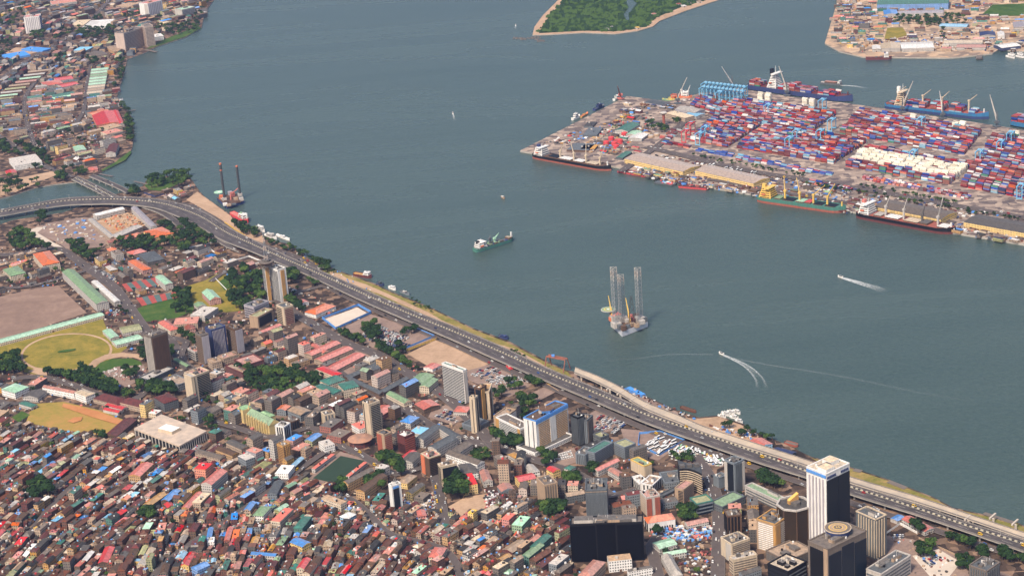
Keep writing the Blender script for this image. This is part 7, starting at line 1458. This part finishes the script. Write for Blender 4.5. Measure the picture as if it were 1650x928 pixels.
def fill(px, lens, wids, hts, gap, roofs, flat=.35, street_every=5, prob=.95, seed=1, kind='house', z0=GZ, jit=.12, ori=None):
    r = random.Random(seed); q = [(p.x, p.y) for p in pxs(px, z0)]; cx = sum(p[0] for p in q)/len(q); cy = sum(p[1] for p in q)/len(q); rad_ = max(math.hypot(p[0]-cx, p[1]-cy) for p in q)
    op = [(*P(a, b, z0)[:2], c) for a, b, c in (ORI if ori is None else [(700, 300, ori)])]
    near = lambda x, y: min(range(len(op)), key=lambda i: (op[i][0]-x)**2 + ((op[i][1]-y)*.7)**2)
    for oi in range(len(op)):
        if ori is None and math.hypot(op[oi][0]-cx, op[oi][1]-cy) > rad_*2.2: continue
        a = op[oi][2]; c, s = math.cos(a), math.sin(a); y = -rad_; row = 0
        while y < rad_:
            wd = r.uniform(*wids); x = -rad_ + r.uniform(0, 10); row += 1
            while x < rad_:
                ln = r.uniform(*lens); X, Y = cx + (x+ln/2)*c - (y+wd/2)*s, cy + (x+ln/2)*s + (y+wd/2)*c
                if near(X, Y) == oi and inpoly(X, Y, q):
                    u, v = pix(Vector((X, Y, z0)))
                    if -40 < u < 1690 and -30 < v < 950:
                        L_, W_ = ln*r.uniform(.9, 1), wd*r.uniform(.88, 1); ro = a + r.uniform(-jit, jit)*.4; rc = rect(X, Y, L_, W_, ro)
                        if r.random() < prob and free(rect(X, Y, L_-1.4, W_-1.4, ro)):
                            h = r.uniform(*hts)*(1.5 if r.random() < .12 else 1)
                            HOUSES.append(dict(loc=(X, Y, z0), L=L_, W=W_, h=h, rot=ro, roof=r.choice(roofs), wall=r.choice(WALLW + WALLD*(px is OLD)), kind=r.choice(['flat']) if r.random() < flat else r.choice(['gable', 'gable', 'gable', 'hip']), size=L_*W_*.02 + h*.1))
                            mark(rc, 7)
                x += ln + gap*r.uniform(.3, 1.1)
            y += wd + (gap*.8 if row % 2 else gap*.25) + (5 if row % street_every == 0 else 0)
OLD = [(-60, 700), (30, 690), (95, 696), (160, 706), (200, 705), (285, 735), (340, 720), (400, 735), (470, 770), (500, 775), (550, 800), (640, 812), (700, 830), (790, 828), (812, 790), (860, 815), (915, 840), (918, 912), (960, 940), (960, 975), (-60, 975)]
fill(OLD, (8, 22), (5.8, 9.2), (4, 9.5), .7, ROOFW_OLD, .33, 6, .98, 21, jit=.3)
for k_ in range(3): fill(OLD, (5, 10), (4, 6.5), (3, 6.5), .4, ROOFW_OLD, .25, 9, .98, 40+k_, jit=.8)
fill([(480, 560), (440, 540), (380, 570), (350, 610), (330, 640), (300, 655), (250, 650), (230, 668), (340, 690), (350, 720), (420, 740), (500, 775), (560, 790), (620, 810), (800, 800), (860, 815), (915, 840), (1130, 830), (1160, 960), (1240, 960), (1230, 880), (1220, 830), (1150, 760), (1080, 750), (940, 700), (860, 730), (760, 690), (700, 640), (600, 580), (540, 540)], (11, 27), (8, 14), (5, 17), 3.2, ROOFW_BUS, .55, 4, .97, 22)
fill([(-60, 420), (60, 400), (110, 398), (145, 430), (205, 395), (250, 400), (330, 400), (400, 430), (400, 445), (345, 440), (300, 450), (240, 480), (205, 480), (140, 440), (90, 450), (0, 475), (-60, 480)], (13, 28), (9, 15), (4, 9), 8, ROOFW_BUS + ['coral', 'orange', 'tan'], .4, 3, .75, 23)
fill([(205, 335), (240, 345), (262, 362), (255, 378), (60, 400), (80, 395), (150, 400), (190, 395), (150, 350), (110, 352)], (12, 22), (8, 13), (4, 7), 8, ['tan', 'pale', 'cream', 'red', 'coral'], .6, 3, .6, 24)
fill([(-60, 610), (10, 612), (60, 618), (240, 650), (215, 700), (55, 650), (40, 690), (-60, 700)], (14, 30), (8, 14), (5, 9), 5, ROOFW_BUS, .5, 4, .85, 25)
fill([(-100, 330), (-100, 0), (-80, -60), (345, -60), (340, 10), (325, 30), (240, 75), (200, 95), (190, 140), (185, 165), (210, 190), (212, 215), (190, 255), (150, 275), (100, 270), (0, 215)], (12, 34), (9, 16), (4, 11), 6, ROOFW_BUS + ['slate', 'grey', 'pale', 'lilac', 'dark', 'tan', 'blue', 'teal', 'steel'], .5, 3, .85, 26)
fill([(240, 305), (305, 282), (315, 300), (350, 335), (400, 372), (395, 380), (330, 335), (260, 320)], (10, 20), (7, 12), (4, 6), 6, ['coral', 'maroon', 'tan', 'pale', 'dark', 'sky'], .5, 3, .7, 27)
fill([(430, 388), (500, 420), (530, 440), (505, 440), (440, 402)], (8, 14), (6, 9), (3, 5), 8, ['blue', 'sky', 'pale', 'white', 'coral'], .6, 3, .45, 28)
fill([(925, 602), (1010, 632), (1093, 668), (1130, 676), (1190, 688), (1240, 712), (1306, 740), (1300, 748), (1182, 706), (1050, 655)], (8, 20), (5, 9), (3, 4.5), 7, ['blue', 'brown', 'rust', 'pale', 'grey', 'taupe', 'white'], .5, 3, .45, 29)
fill([(1240, 960), (1225, 900), (1235, 880), (1300, 900), (1410, 905), (1430, 870), (1450, 850), (1650, 930), (1650, 975)], (14, 30), (9, 15), (4, 9), 10, ROOFW_BUS, .6, 3, .3, 30)
fill([(930, 236), (990, 200), (1010, 165), (1085, 172), (1110, 180), (1080, 205), (1060, 222), (1040, 246), (1000, 262), (940, 245)], (8, 20), (5, 10), (2, 5), 12, ['dark', 'slate', 'red', 'blue', 'tan', 'white', 'rust', 'ochre', 'navy'], .8, 3, .5, 31, z0=PORTZ, ori=ang(995, 269, 1213, 313))
fill([(1000, 278), (1240, 322), (1380, 345), (1600, 388), (1650, 395), (1650, 385), (1400, 325), (1230, 290), (1100, 262), (1040, 248)], (8, 18), (4, 8), (2, 4), 8, ['dark', 'slate', 'maroon', 'blue', 'brown', 'white', 'rust', 'navy', 'green'], .8, 3, .6, 32, z0=PORTZ, ori=ang(995, 269, 1213, 313))
fill([(1335, 66), (1395, 85), (1610, 84), (1700, 80), (1700, -30), (1355, -30)], (9, 24), (6, 12), (3, 7), 10, ['tan', 'pale', 'rust', 'navy', 'blue', 'white', 'grey', 'coral', 'teal'], .6, 3, .5, 33, z0=2.5, ori=ang(1400, 93, 1528, 93))

COLN = dict(taupe='grey brown', pale='pale grey', steel='blue grey', sky='sky blue', coral='coral red', ochre='ochre yellow', mint='mint green', slate='slate grey', navy='navy blue', rust='rust brown', tan='tan', maroon='maroon')
for h in HOUSES:
    u, v = pix(Vector(h['loc'])); h['px'] = (u, v); rn = COLN.get(h['roof'], h['roof'])
    port = h['loc'][2] == PORTZ; h['noun'] = 'shed' if h['h'] < 4.5 or port else 'house'
    sz = 'long' if h['L'] > 2.1*h['W'] else ('tall' if h['h'] > 11 else 'squat')
    h['desc'] = f"{sz} {rn} {h['kind']}-roofed {h['noun']}"
label_all(HOUSES)
def house_mesh(h, wm, rm, at=(0, 0, 0)):
    q = rect(at[0], at[1], h['L'], h['W'], h['rot']); z0 = at[2]; wm.prism(q, z0, z0 + h['h'], WA(h['wall']) if h['h'] > 3.4 else MP(h['wall']), top=False)
    if h['kind'] == 'flat': rm.prism(q, z0 + h['h'], z0 + h['h'] + .5, MP(h['wall']), MR(h['roof']))
    else: rm.roof(q, z0 + h['h'], min(h['W']*.24, 3.2), h['kind'], MR(h['roof']), MP(h['wall']), .5)
big, rest = nearest300(HOUSES)
for h in big:
    nm = 'shed' if h['noun'] == 'shed' else 'house'
    t = thing(nm, h['label'], nm, h['loc'], 'houses and sheds of the quarters'); a, b = MB(), MB(); house_mesh(h, a, b); part(a, 'wall', t, (0, 0, 0)); part(b, 'roof', t, (0, 0, 0))
    r = random.Random(int(h['loc'][0]*31)); c, s = math.cos(h['rot']), math.sin(h['rot'])
    mb = MB(); x, y = h['L']*.2, -h['W']/2 - .1; mb.box(x*c - y*s, x*s + y*c, 0, 1.6, .3, 2.3, MP('brown'), h['rot']); part(mb, 'door', t, (0, 0, 0))
    if h['kind'] == 'flat':
        mb = MB(); x, y = h['L']*r.uniform(-.3, .3), h['W']*r.uniform(-.2, .2); mb.cyl(x*c - y*s, x*s + y*c, h['h']+.5, .9, 1.5, MP(r.choice(['black', 'white'])), 8); part(mb, 'water_tank', t, (0, 0, 0))
rs = MB()
for h in rest: house_mesh(h, rs, rs, h['loc'])
tag(rs.build('distant_houses'), kind='stuff')
print('houses', len(HOUSES))
# rooftop and street clutter too small to count
r = random.Random(4); mb = MB()
for h in HOUSES:
    if h['loc'][1] > 4400: continue
    c, s = math.cos(h['rot']), math.sin(h['rot'])
    for k in range(r.choice([1, 2, 3, 4, 5])):
        if r.random() < .45: x, y, z = h['L']*r.uniform(-.4, .4), h['W']*r.uniform(-.35, .35), h['h'] + (.4 if h['kind'] == 'flat' else h['W']*.1)
        else: x, y, z = h['L']*r.uniform(-.7, .7), h['W']*r.choice([-1, 1])*r.uniform(.55, .75), 0
        w_ = r.uniform(.7, 2.4); mb.box(h['loc'][0] + x*c - y*s, h['loc'][1] + x*s + y*c, h['loc'][2] + z, w_, w_*r.uniform(.5, 1), r.uniform(.6, 2.2), MP(r.choice(['white', 'pale', 'rust', 'blue', 'tan', 'coral', 'dark', 'brown', 'cream', 'sky', 'red', 'white', 'grey', 'maroon'])), r.uniform(0, 3))
def scatter(px, n, cols, s0=1, s1=3, h0=.6, h1=2.4, z0=GZ, av=(3, 4, 5, 7)):
    q = [(p.x, p.y) for p in pxs(px, z0)]; x0, x1 = min(p[0] for p in q), max(p[0] for p in q); y0, y1 = min(p[1] for p in q), max(p[1] for p in q)
    for _ in range(n*6):
        if n <= 0: break
        x, y = r.uniform(x0, x1), r.uniform(y0, y1)
        if not inpoly(x, y, q) or OCC.get((int(x//CELL), int(y//CELL))) in av: continue
        n -= 1; w_ = r.uniform(s0, s1); mb.box(x, y, z0+.3, w_, w_*r.uniform(.4, 1), r.uniform(h0, h1), MP(r.choice(cols)), r.uniform(0, 3))
MIX = ['white', 'pale', 'coral', 'blue', 'tan', 'dark', 'brown', 'cream', 'grey', 'maroon']
scatter([(1062, 846), (1110, 848), (1150, 850), (1148, 866), (1075, 872), (1045, 866)], 260, ['white', 'pale', 'blue', 'maroon', 'coral', 'sky', 'dark'], 1.5, 5)
scatter([(1070, 872), (1150, 868), (1152, 940), (1100, 950), (1090, 890)], 160, MIX, 1.5, 4); scatter([(640, 800), (720, 790), (720, 830), (650, 840)], 240, MIX, 1, 3.5); scatter([(780, 790), (850, 800), (850, 830), (785, 830)], 260, ['white', 'pale', 'maroon', 'white', 'coral', 'dark', 'lilac'], 1.2, 4)
scatter([(600, 820), (700, 830), (700, 850), (610, 845)], 120, MIX, 1, 3); scatter([(150, 165), (200, 160), (190, 175), (140, 178)], 200, ['pale', 'lilac', 'white', 'coral', 'grey'], 1.5, 4); scatter([(0, 180), (60, 170), (190, 200), (170, 240), (60, 240)], 260, MIX, 1.5, 4)
scatter([(-20, 700), (285, 735), (400, 735), (640, 812), (900, 840), (900, 940), (-20, 940)], 1500, MIX + ['rust', 'maroon', 'rust'], 1, 3.5, av=(2, 3, 4, 7))
scatter([(0, 400), (250, 400), (420, 430), (700, 570), (1200, 800), (1200, 900), (900, 800), (400, 740), (0, 700)], 1500, MIX, 1, 4, av=(2, 3, 4, 7))
scatter([(155, 350), (205, 340), (238, 360), (195, 376)], 130, ['ochre', 'tan', 'orange', 'cream', 'brown'], 1.5, 5); scatter([(60, 366), (140, 352), (180, 384), (110, 400)], 80, ['tan', 'pale', 'white', 'cream', 'blue'], 2, 7); scatter([(1040, 690), (1100, 705), (1160, 730), (1100, 745)], 80, MIX, 1, 3)
scatter([(1085, 735), (1165, 752), (1168, 735), (1100, 716)], 90, ['white', 'teal', 'mint', 'yellow', 'blue', 'coral', 'white'], 2, 5)
scatter([(450, 395), (560, 440), (600, 470), (520, 440)], 60, ['white', 'pale', 'blue', 'tan'], 1, 3); scatter([(970, 610), (1093, 662), (1130, 680), (1050, 652)], 120, ['brown', 'blue', 'pale', 'white', 'rust', 'dark'], 1.2, 4); scatter([(1140, 684), (1220, 700), (1215, 712), (1150, 690)], 70, ['white', 'blue', 'rust', 'tan'], 1.2, 4)
scatter([(870, 232), (990, 195), (1040, 165), (1060, 200), (1000, 255)], 230, ['dark', 'slate', 'red', 'blue', 'tan', 'white', 'rust', 'ochre'], 1.5, 7, z0=PORTZ); scatter([(1000, 280), (1650, 395), (1650, 350), (1300, 290), (1060, 250)], 620, ['dark', 'slate', 'maroon', 'blue', 'brown', 'white', 'rust', 'navy', 'pale'], 1.5, 7, z0=PORTZ)
scatter([(1340, 60), (1395, 80), (1410, 50), (1400, 20), (1355, 5)], 160, ['rust', 'slate', 'maroon', 'ochre', 'teal', 'navy'], 1.5, 8, z0=2.5); scatter([(1400, 80), (1600, 84), (1600, 50), (1530, 50), (1400, 66)], 160, ['white', 'rust', 'navy', 'pale'], 1.5, 6, z0=2.5)
scatter([(165, 600), (190, 592), (234, 590), (238, 604), (200, 615)], 60, ['white', 'pale', 'pink'], 1, 4); scatter([(1440, 862), (1500, 880), (1640, 925), (1600, 950), (1450, 920)], 60, MIX, 1, 3)
tag(mb.build('street_clutter'), kind='stuff')

# ---------------------------------------------------------------- vehicles
CARS = []; CARC = dict(white=(.75, .74, .72), silver=(.45, .46, .47), black=(.02, .02, .022), grey=(.18, .18, .19), red=(.4, .03, .03), blue=(.04, .1, .3), yellow=(.75, .45, .03), navy=(.02, .03, .1))
TYRE = M('tyre', (.015, .015, .015), .9, 0)
def vehicle_mesh(col, kind):
    m = M('car ' + col, CARC[col], .3, 0, spec=.5); b = MB()
    L, W_, H_ = dict(car=(4.4, 1.8, .8), van=(5, 1.9, 1.0), bus=(9.5, 2.5, 1.1))[kind]; z = .35
    b.box(0, 0, z, L, W_, H_, m)
    x0, x1, top = dict(car=(-.42, .22, .65), van=(-.48, .36, 1.0), bus=(-.49, .47, 1.8))[kind]; ins = .78 if kind == 'car' else .93
    A = [(x0*L, -W_/2*.95), (x1*L, -W_/2*.95), (x1*L, W_/2*.95), (x0*L, W_/2*.95)]; C = [(x*ins if kind == 'car' else x*.98, y*.88) for x, y in A]; z1, z2 = z + H_, z + H_ + top
    for i in range(4): j = (i+1) % 4; b.face([(*A[i], z1), (*A[j], z1), (*C[j], z2), (*C[i], z2)], GLASS)
    b.face([(*p, z2) for p in C], m)
    for sx in (-.32, .32):
        for sy in (-1, 1): b.box(sx*L, sy*W_/2*.96, 0, .7, .25, .7, TYRE)
    return b
VPROTO = {}
def vget(col, kind):
    if (col, kind) not in VPROTO:
        nm = dict(car='parked_car', van='minibus', bus='bus')[kind]; VPROTO[(col, kind)] = vehicle_mesh(col, kind).build(nm); bpy.context.scene.collection.objects.unlink(VPROTO[(col, kind)])
    return VPROTO[(col, kind)]
def add_car(x, y, z, rz, col=None, kind='car', where='parked'):
    col = col or r.choice(['white']*6 + ['silver']*4 + ['black']*3 + ['grey']*3 + ['red', 'blue', 'navy']); n = dict(car='car', van='minibus', bus='bus')[kind]
    CARS.append(dict(loc=(x, y, z), rz=rz, col=col, kind=kind, desc=f"{col} {n} {where}", size=dict(car=1, van=1.4, bus=3)[kind]))
for A, B_, z, dens, med in BRIDGE_CARS:
    for i in range(1, len(A)-1):
        if r.random() < dens*.55:
            k = r.choice([.14, .3, .46, .72, .9]) if med == .62 else r.choice([.25, .75]); p = A[i].lerp(B_[i], k); d = (A[i+1]-A[i]); yl = pix(p)[0] > 1040 and r.random() < .45
            add_car(p.x, p.y, z, math.atan2(d.y, d.x), 'yellow' if yl else None, 'van' if yl else 'car', 'on the elevated road' if med == .62 else 'on the bridge')
for c, w_, dens, z in ROADS:
    for i in range(len(c)-1):
        for _ in range(2):
            if r.random() < dens*.33:
                d = (c[i+1]-c[i]); n = Vector((-d.y, d.x, 0)).normalized(); p = c[i].lerp(c[i+1], r.random()) + n*w_*r.choice([-.38, -.2, .2, .38]); yl = r.random() < .12
                add_car(p.x, p.y, z, math.atan2(d.y, d.x), 'yellow' if yl else None, 'van' if yl or r.random() < .15 else 'car', 'in the street' if z < 2.9 else 'on the port road')
def lot(px, rows, a=None, fillp=.7, kind='car', col=None, where='parked', z0=GZ, gapx=None):
    q = [P(u, v, z0) for u, v in px]; L_ = (q[1]-q[0]).length; st = gapx or dict(car=2.7, van=3, bus=3.4)[kind]; n = max(1, int(L_/st)); rz = math.atan2((q[1]-q[0]).y, (q[1]-q[0]).x) + PI/2
    for j in range(rows):
        for i in range(n):
            if r.random() > fillp: continue
            s, t_ = (i+.5)/n, (j+.5)/rows; p = q[0].lerp(q[1], s).lerp(q[3].lerp(q[2], s), t_)
            if OCC.get((int(p.x//CELL), int(p.y//CELL))) in (3, 4, 7): continue
            jb = .35 if kind == 'bus' else .06; p = p + Vector((r.uniform(-3, 3)*jb, r.uniform(-3, 3)*jb, 0)); add_car(p.x, p.y, z0+.45, rz + (a or 0) + r.uniform(-jb, jb), col, kind, where)
for a in [(([700, 672], [735, 682], [752, 670], [718, 660]), 4, None, .45), (([756, 604], [800, 622], [815, 600], [790, 590]), 7, None, .4), (([800, 628], [850, 618], [862, 612], [815, 600]), 7, None, .4), (([580, 545], [640, 560], [660, 545], [600, 520]), 11, .4, .62), (([620, 558], [650, 566], [662, 556], [635, 548]), 4, .2, .8, 'car', 'navy'),
          (([945, 690], [990, 700], [1015, 680], [965, 668]), 8, None, .5), (([1036, 722], [1064, 734], [1095, 712], [1066, 700]), 9, .3, .42, 'bus', 'white'), (([1070, 736], [1115, 748], [1130, 725], [1105, 716]), 7, .4, .4, 'bus', 'white'), (([1120, 742], [1164, 752], [1168, 732], [1130, 724]), 9, .6, .42, 'bus', 'white'), (([892, 745], [925, 738], [920, 726], [890, 735]), 3, None, .75, 'car', 'white'),
          (([1432, 870], [1460, 868], [1462, 862], [1436, 862]), 2, None, .6), (([1486, 904], [1512, 896], [1522, 902], [1498, 914]), 3, None, .7), (([160, 508], [200, 512], [205, 500], [165, 498]), 3, None, .4), (([130, 430], [180, 455], [190, 450], [145, 425]), 4, None, .5), (([470, 470], [490, 480], [480, 470], [470, 465]), 2, None, .4), (([560, 585], [590, 600], [600, 590], [570, 578]), 3, None, .3),
          (([385, 640], [420, 660], [440, 650], [400, 632]), 3, None, .4), (([345, 600], [375, 620], [385, 610], [350, 590]), 4, None, .4), (([800, 610], [830, 622], [835, 616], [806, 604]), 2, None, .6, 'car', 'white')]: lot(*a)
for a in [(([1140, 268], [1230, 284], [1232, 281], [1142, 265]), 2, None, .6, 'bus', 'white'), (([1500, 328], [1650, 354], [1652, 351], [1502, 325]), 1, None, .35, 'bus', 'white'), (([1330, 300], [1380, 310], [1383, 306], [1334, 297]), 2, .2, .5, 'bus', None)]: lot(*a, where='parked in the port', z0=PORTZ, gapx=7)
CARS = [c for c in CARS if -10 < pix(Vector(c['loc']))[0] < 1660 and -5 < pix(Vector(c['loc']))[1] < 935]
label_all(CARS); big, rest = nearest300(CARS); ONR = {'on the elevated road', 'in the street', 'on the bridge', 'on the port road'}
for c in big:
    o = vget(c['col'], c['kind']).copy(); COL.objects.link(o); o.location = c['loc']; o.rotation_euler = (0, 0, c['rz']); moving = any(k in c['desc'] for k in ONR)
    if c['kind'] == 'car' and moving: o.name = 'car'
    tag(o, c['label'], dict(car='car', van='minibus', bus='bus')[c['kind']], dict(car='cars of the city', van='minibuses of the city', bus='white buses in the lots')[c['kind']])
mb = MB()
for c in rest:
    v0 = vehicle_mesh(c['col'], c['kind']); s, k = math.sin(c['rz']), math.cos(c['rz']); i0 = len(mb.v); mb.v += [(c['loc'][0] + x*k - y*s, c['loc'][1] + x*s + y*k, c['loc'][2] + z) for x, y, z in v0.v]
    mb.f += [tuple(i + i0 for i in f) for f in v0.f]; mb.m += [mb.mi(v0.ms[i]) for i in v0.m]; mb.uv += v0.uv
if mb.f: tag(mb.build('distant_vehicles'), kind='stuff')
print('cars', len(CARS))
# lamp posts along the elevated road median
LAMPS = []
A, B_, z, _, _ = BRIDGE_CARS[0]
for i in range(4, len(A)-2, 4): LAMPS.append(A[i].lerp(B_[i], .62) + Vector((0, 0, 1.2)))
lp = None
for i, p in enumerate(LAMPS):
    u, v = pix(p)
    if not (-5 < u < 1655 and v < 930): continue
    if lp is None:
        lp = bpy.data.objects.new('street_lamp', None); COL.objects.link(lp); mb = MB(); mb.beam((0, 0, 0), (0, 0, 9), .3, MP('pale'), .18); part(mb, 'pole', lp, (0, 0, 0))
        for s in (-1, 1): mb = MB(); mb.beam((0, 0, 9), (1.6*s, 0, 9.3), .15, MP('pale')); mb.box(1.8*s, 0, 9.2, .9, .35, .15, MP('pale')); part(mb, 'lamp_arm', lp, (0, 0, 0))
        o = lp
    else: o = copy_tree(lp)
    o.location = p; LL = near_land(u, v); tag(o, f'twin armed lamp post on the elevated road median, {ordn(i).replace(" nearest", "").replace("nearest", "first")} from the left end', 'street lamp', 'lamp posts of the elevated road')

# ---------------------------------------------------------------- build trees and containers
label_all(TREES); print('trees', len(TREES)); big, rest = nearest300(TREES)
for t_ in big:
    o = copy_tree(PROTO[t_['k']]); o.name = 'broadleaf_tree'; o.location = t_['loc']; o.scale = (t_['sc'],)*3; o.rotation_euler = (0, 0, t_['rz']); tag(o, t_['label'], 'tree', 'trees of the city')
mb = MB()
LOWT = [crown_mesh(50+k, FOL[[0, 0, 0, 0, 1, 1, 1, 2, 0][k]], 5, 150) for k in range(9)]
for t_ in rest:
    c0 = LOWT[t_['k']]; s, k = math.sin(t_['rz']), math.cos(t_['rz']); sc = t_['sc']; i0 = len(mb.v); mb.v += [(t_['loc'][0] + (x*k - y*s)*sc, t_['loc'][1] + (x*s + y*k)*sc, t_['loc'][2] + (z+7)*sc) for x, y, z in c0.v]
    mb.f += [tuple(i + i0 for i in f) for f in c0.f]; mb.m += [mb.mi(c0.ms[i]) for i in c0.m]; mb.uv += c0.uv
    mb.beam((t_['loc'][0], t_['loc'][1], t_['loc'][2]), (t_['loc'][0], t_['loc'][1], t_['loc'][2] + 6*sc), .9*sc, BARK)
tag(mb.build('distant_trees'), kind='stuff')
for p in PROTO:
    for ch in list(CH.get(p.name, [])): bpy.data.objects.remove(ch)
    bpy.data.objects.remove(p)
label_all(CONT); big, rest = nearest300(CONT); print('containers', len(CONT))
def cont_mesh(col, L_):
    m = _M['container ' + col]; fr = _M['container ' + ('grey' if col in ('white', 'cream') else 'maroon' if col in ('red', 'rust', 'orange', 'pink') else 'navy')]; b = MB(); b.box(0, 0, .06, L_-.12, 2.32, 2.46, m)
    for sx in (-1, 1):
        for sy in (-1, 1): b.box(sx*(L_/2-.1), sy*1.14, 0, .2, .2, 2.59, fr)
        b.beam((sx*(L_/2-.08), -1.14, 2.52), (sx*(L_/2-.08), 1.14, 2.52), .14, fr)
        for y in (-.5, .5): b.beam((sx*(L_/2-.03), y, .2), (sx*(L_/2-.03), y, 2.4), .06, _M['container grey'])
    for sy in (-1, 1): b.beam((-L_/2, sy*1.14, 2.52), (L_/2, sy*1.14, 2.52), .14, fr)
    return b
CP = {}
for c in big:
    k = (c['col'], c['L'])
    if k not in CP: o = cont_mesh(*k).build('shipping_container'); CP[k] = o
    else: o = CP[k].copy(); COL.objects.link(o)
    o.location = c['loc']; o.rotation_euler = (0, 0, c['rot']); tag(o, c['label'], 'container', 'shipping containers of the terminal')
mb = MB()
for c in rest: mb.prism(rect(c['loc'][0], c['loc'][1], c['L']-.1, 2.42, c['rot']), c['loc'][2], c['loc'][2]+2.56, _M['container ' + c['col']], top=c['top'])
tag(mb.build('stacked_containers'), kind='stuff')

# ---------------------------------------------------------------- haze
hm = bpy.data.materials.new('haze'); hm.use_nodes = True; n = hm.node_tree
for x in list(n.nodes):
    if x.type == 'BSDF_PRINCIPLED': n.nodes.remove(x)
pv = n.nodes.new('ShaderNodeVolumePrincipled'); pv.inputs['Density'].default_value = HAZE; pv.inputs['Color'].default_value = (.42, .55, 1, 1); pv.inputs['Anisotropy'].default_value = .2
n.links.new(pv.outputs[0], [x for x in n.nodes if x.type == 'OUTPUT_MATERIAL'][0].inputs['Volume'])
mb = MB(); mb.prism([(-15000, -3000), (15000, -3000), (15000, 20000), (-15000, 20000)], -20, 930, hm, bottom=True)
o = mb.build('haze'); tag(o, kind='stuff')
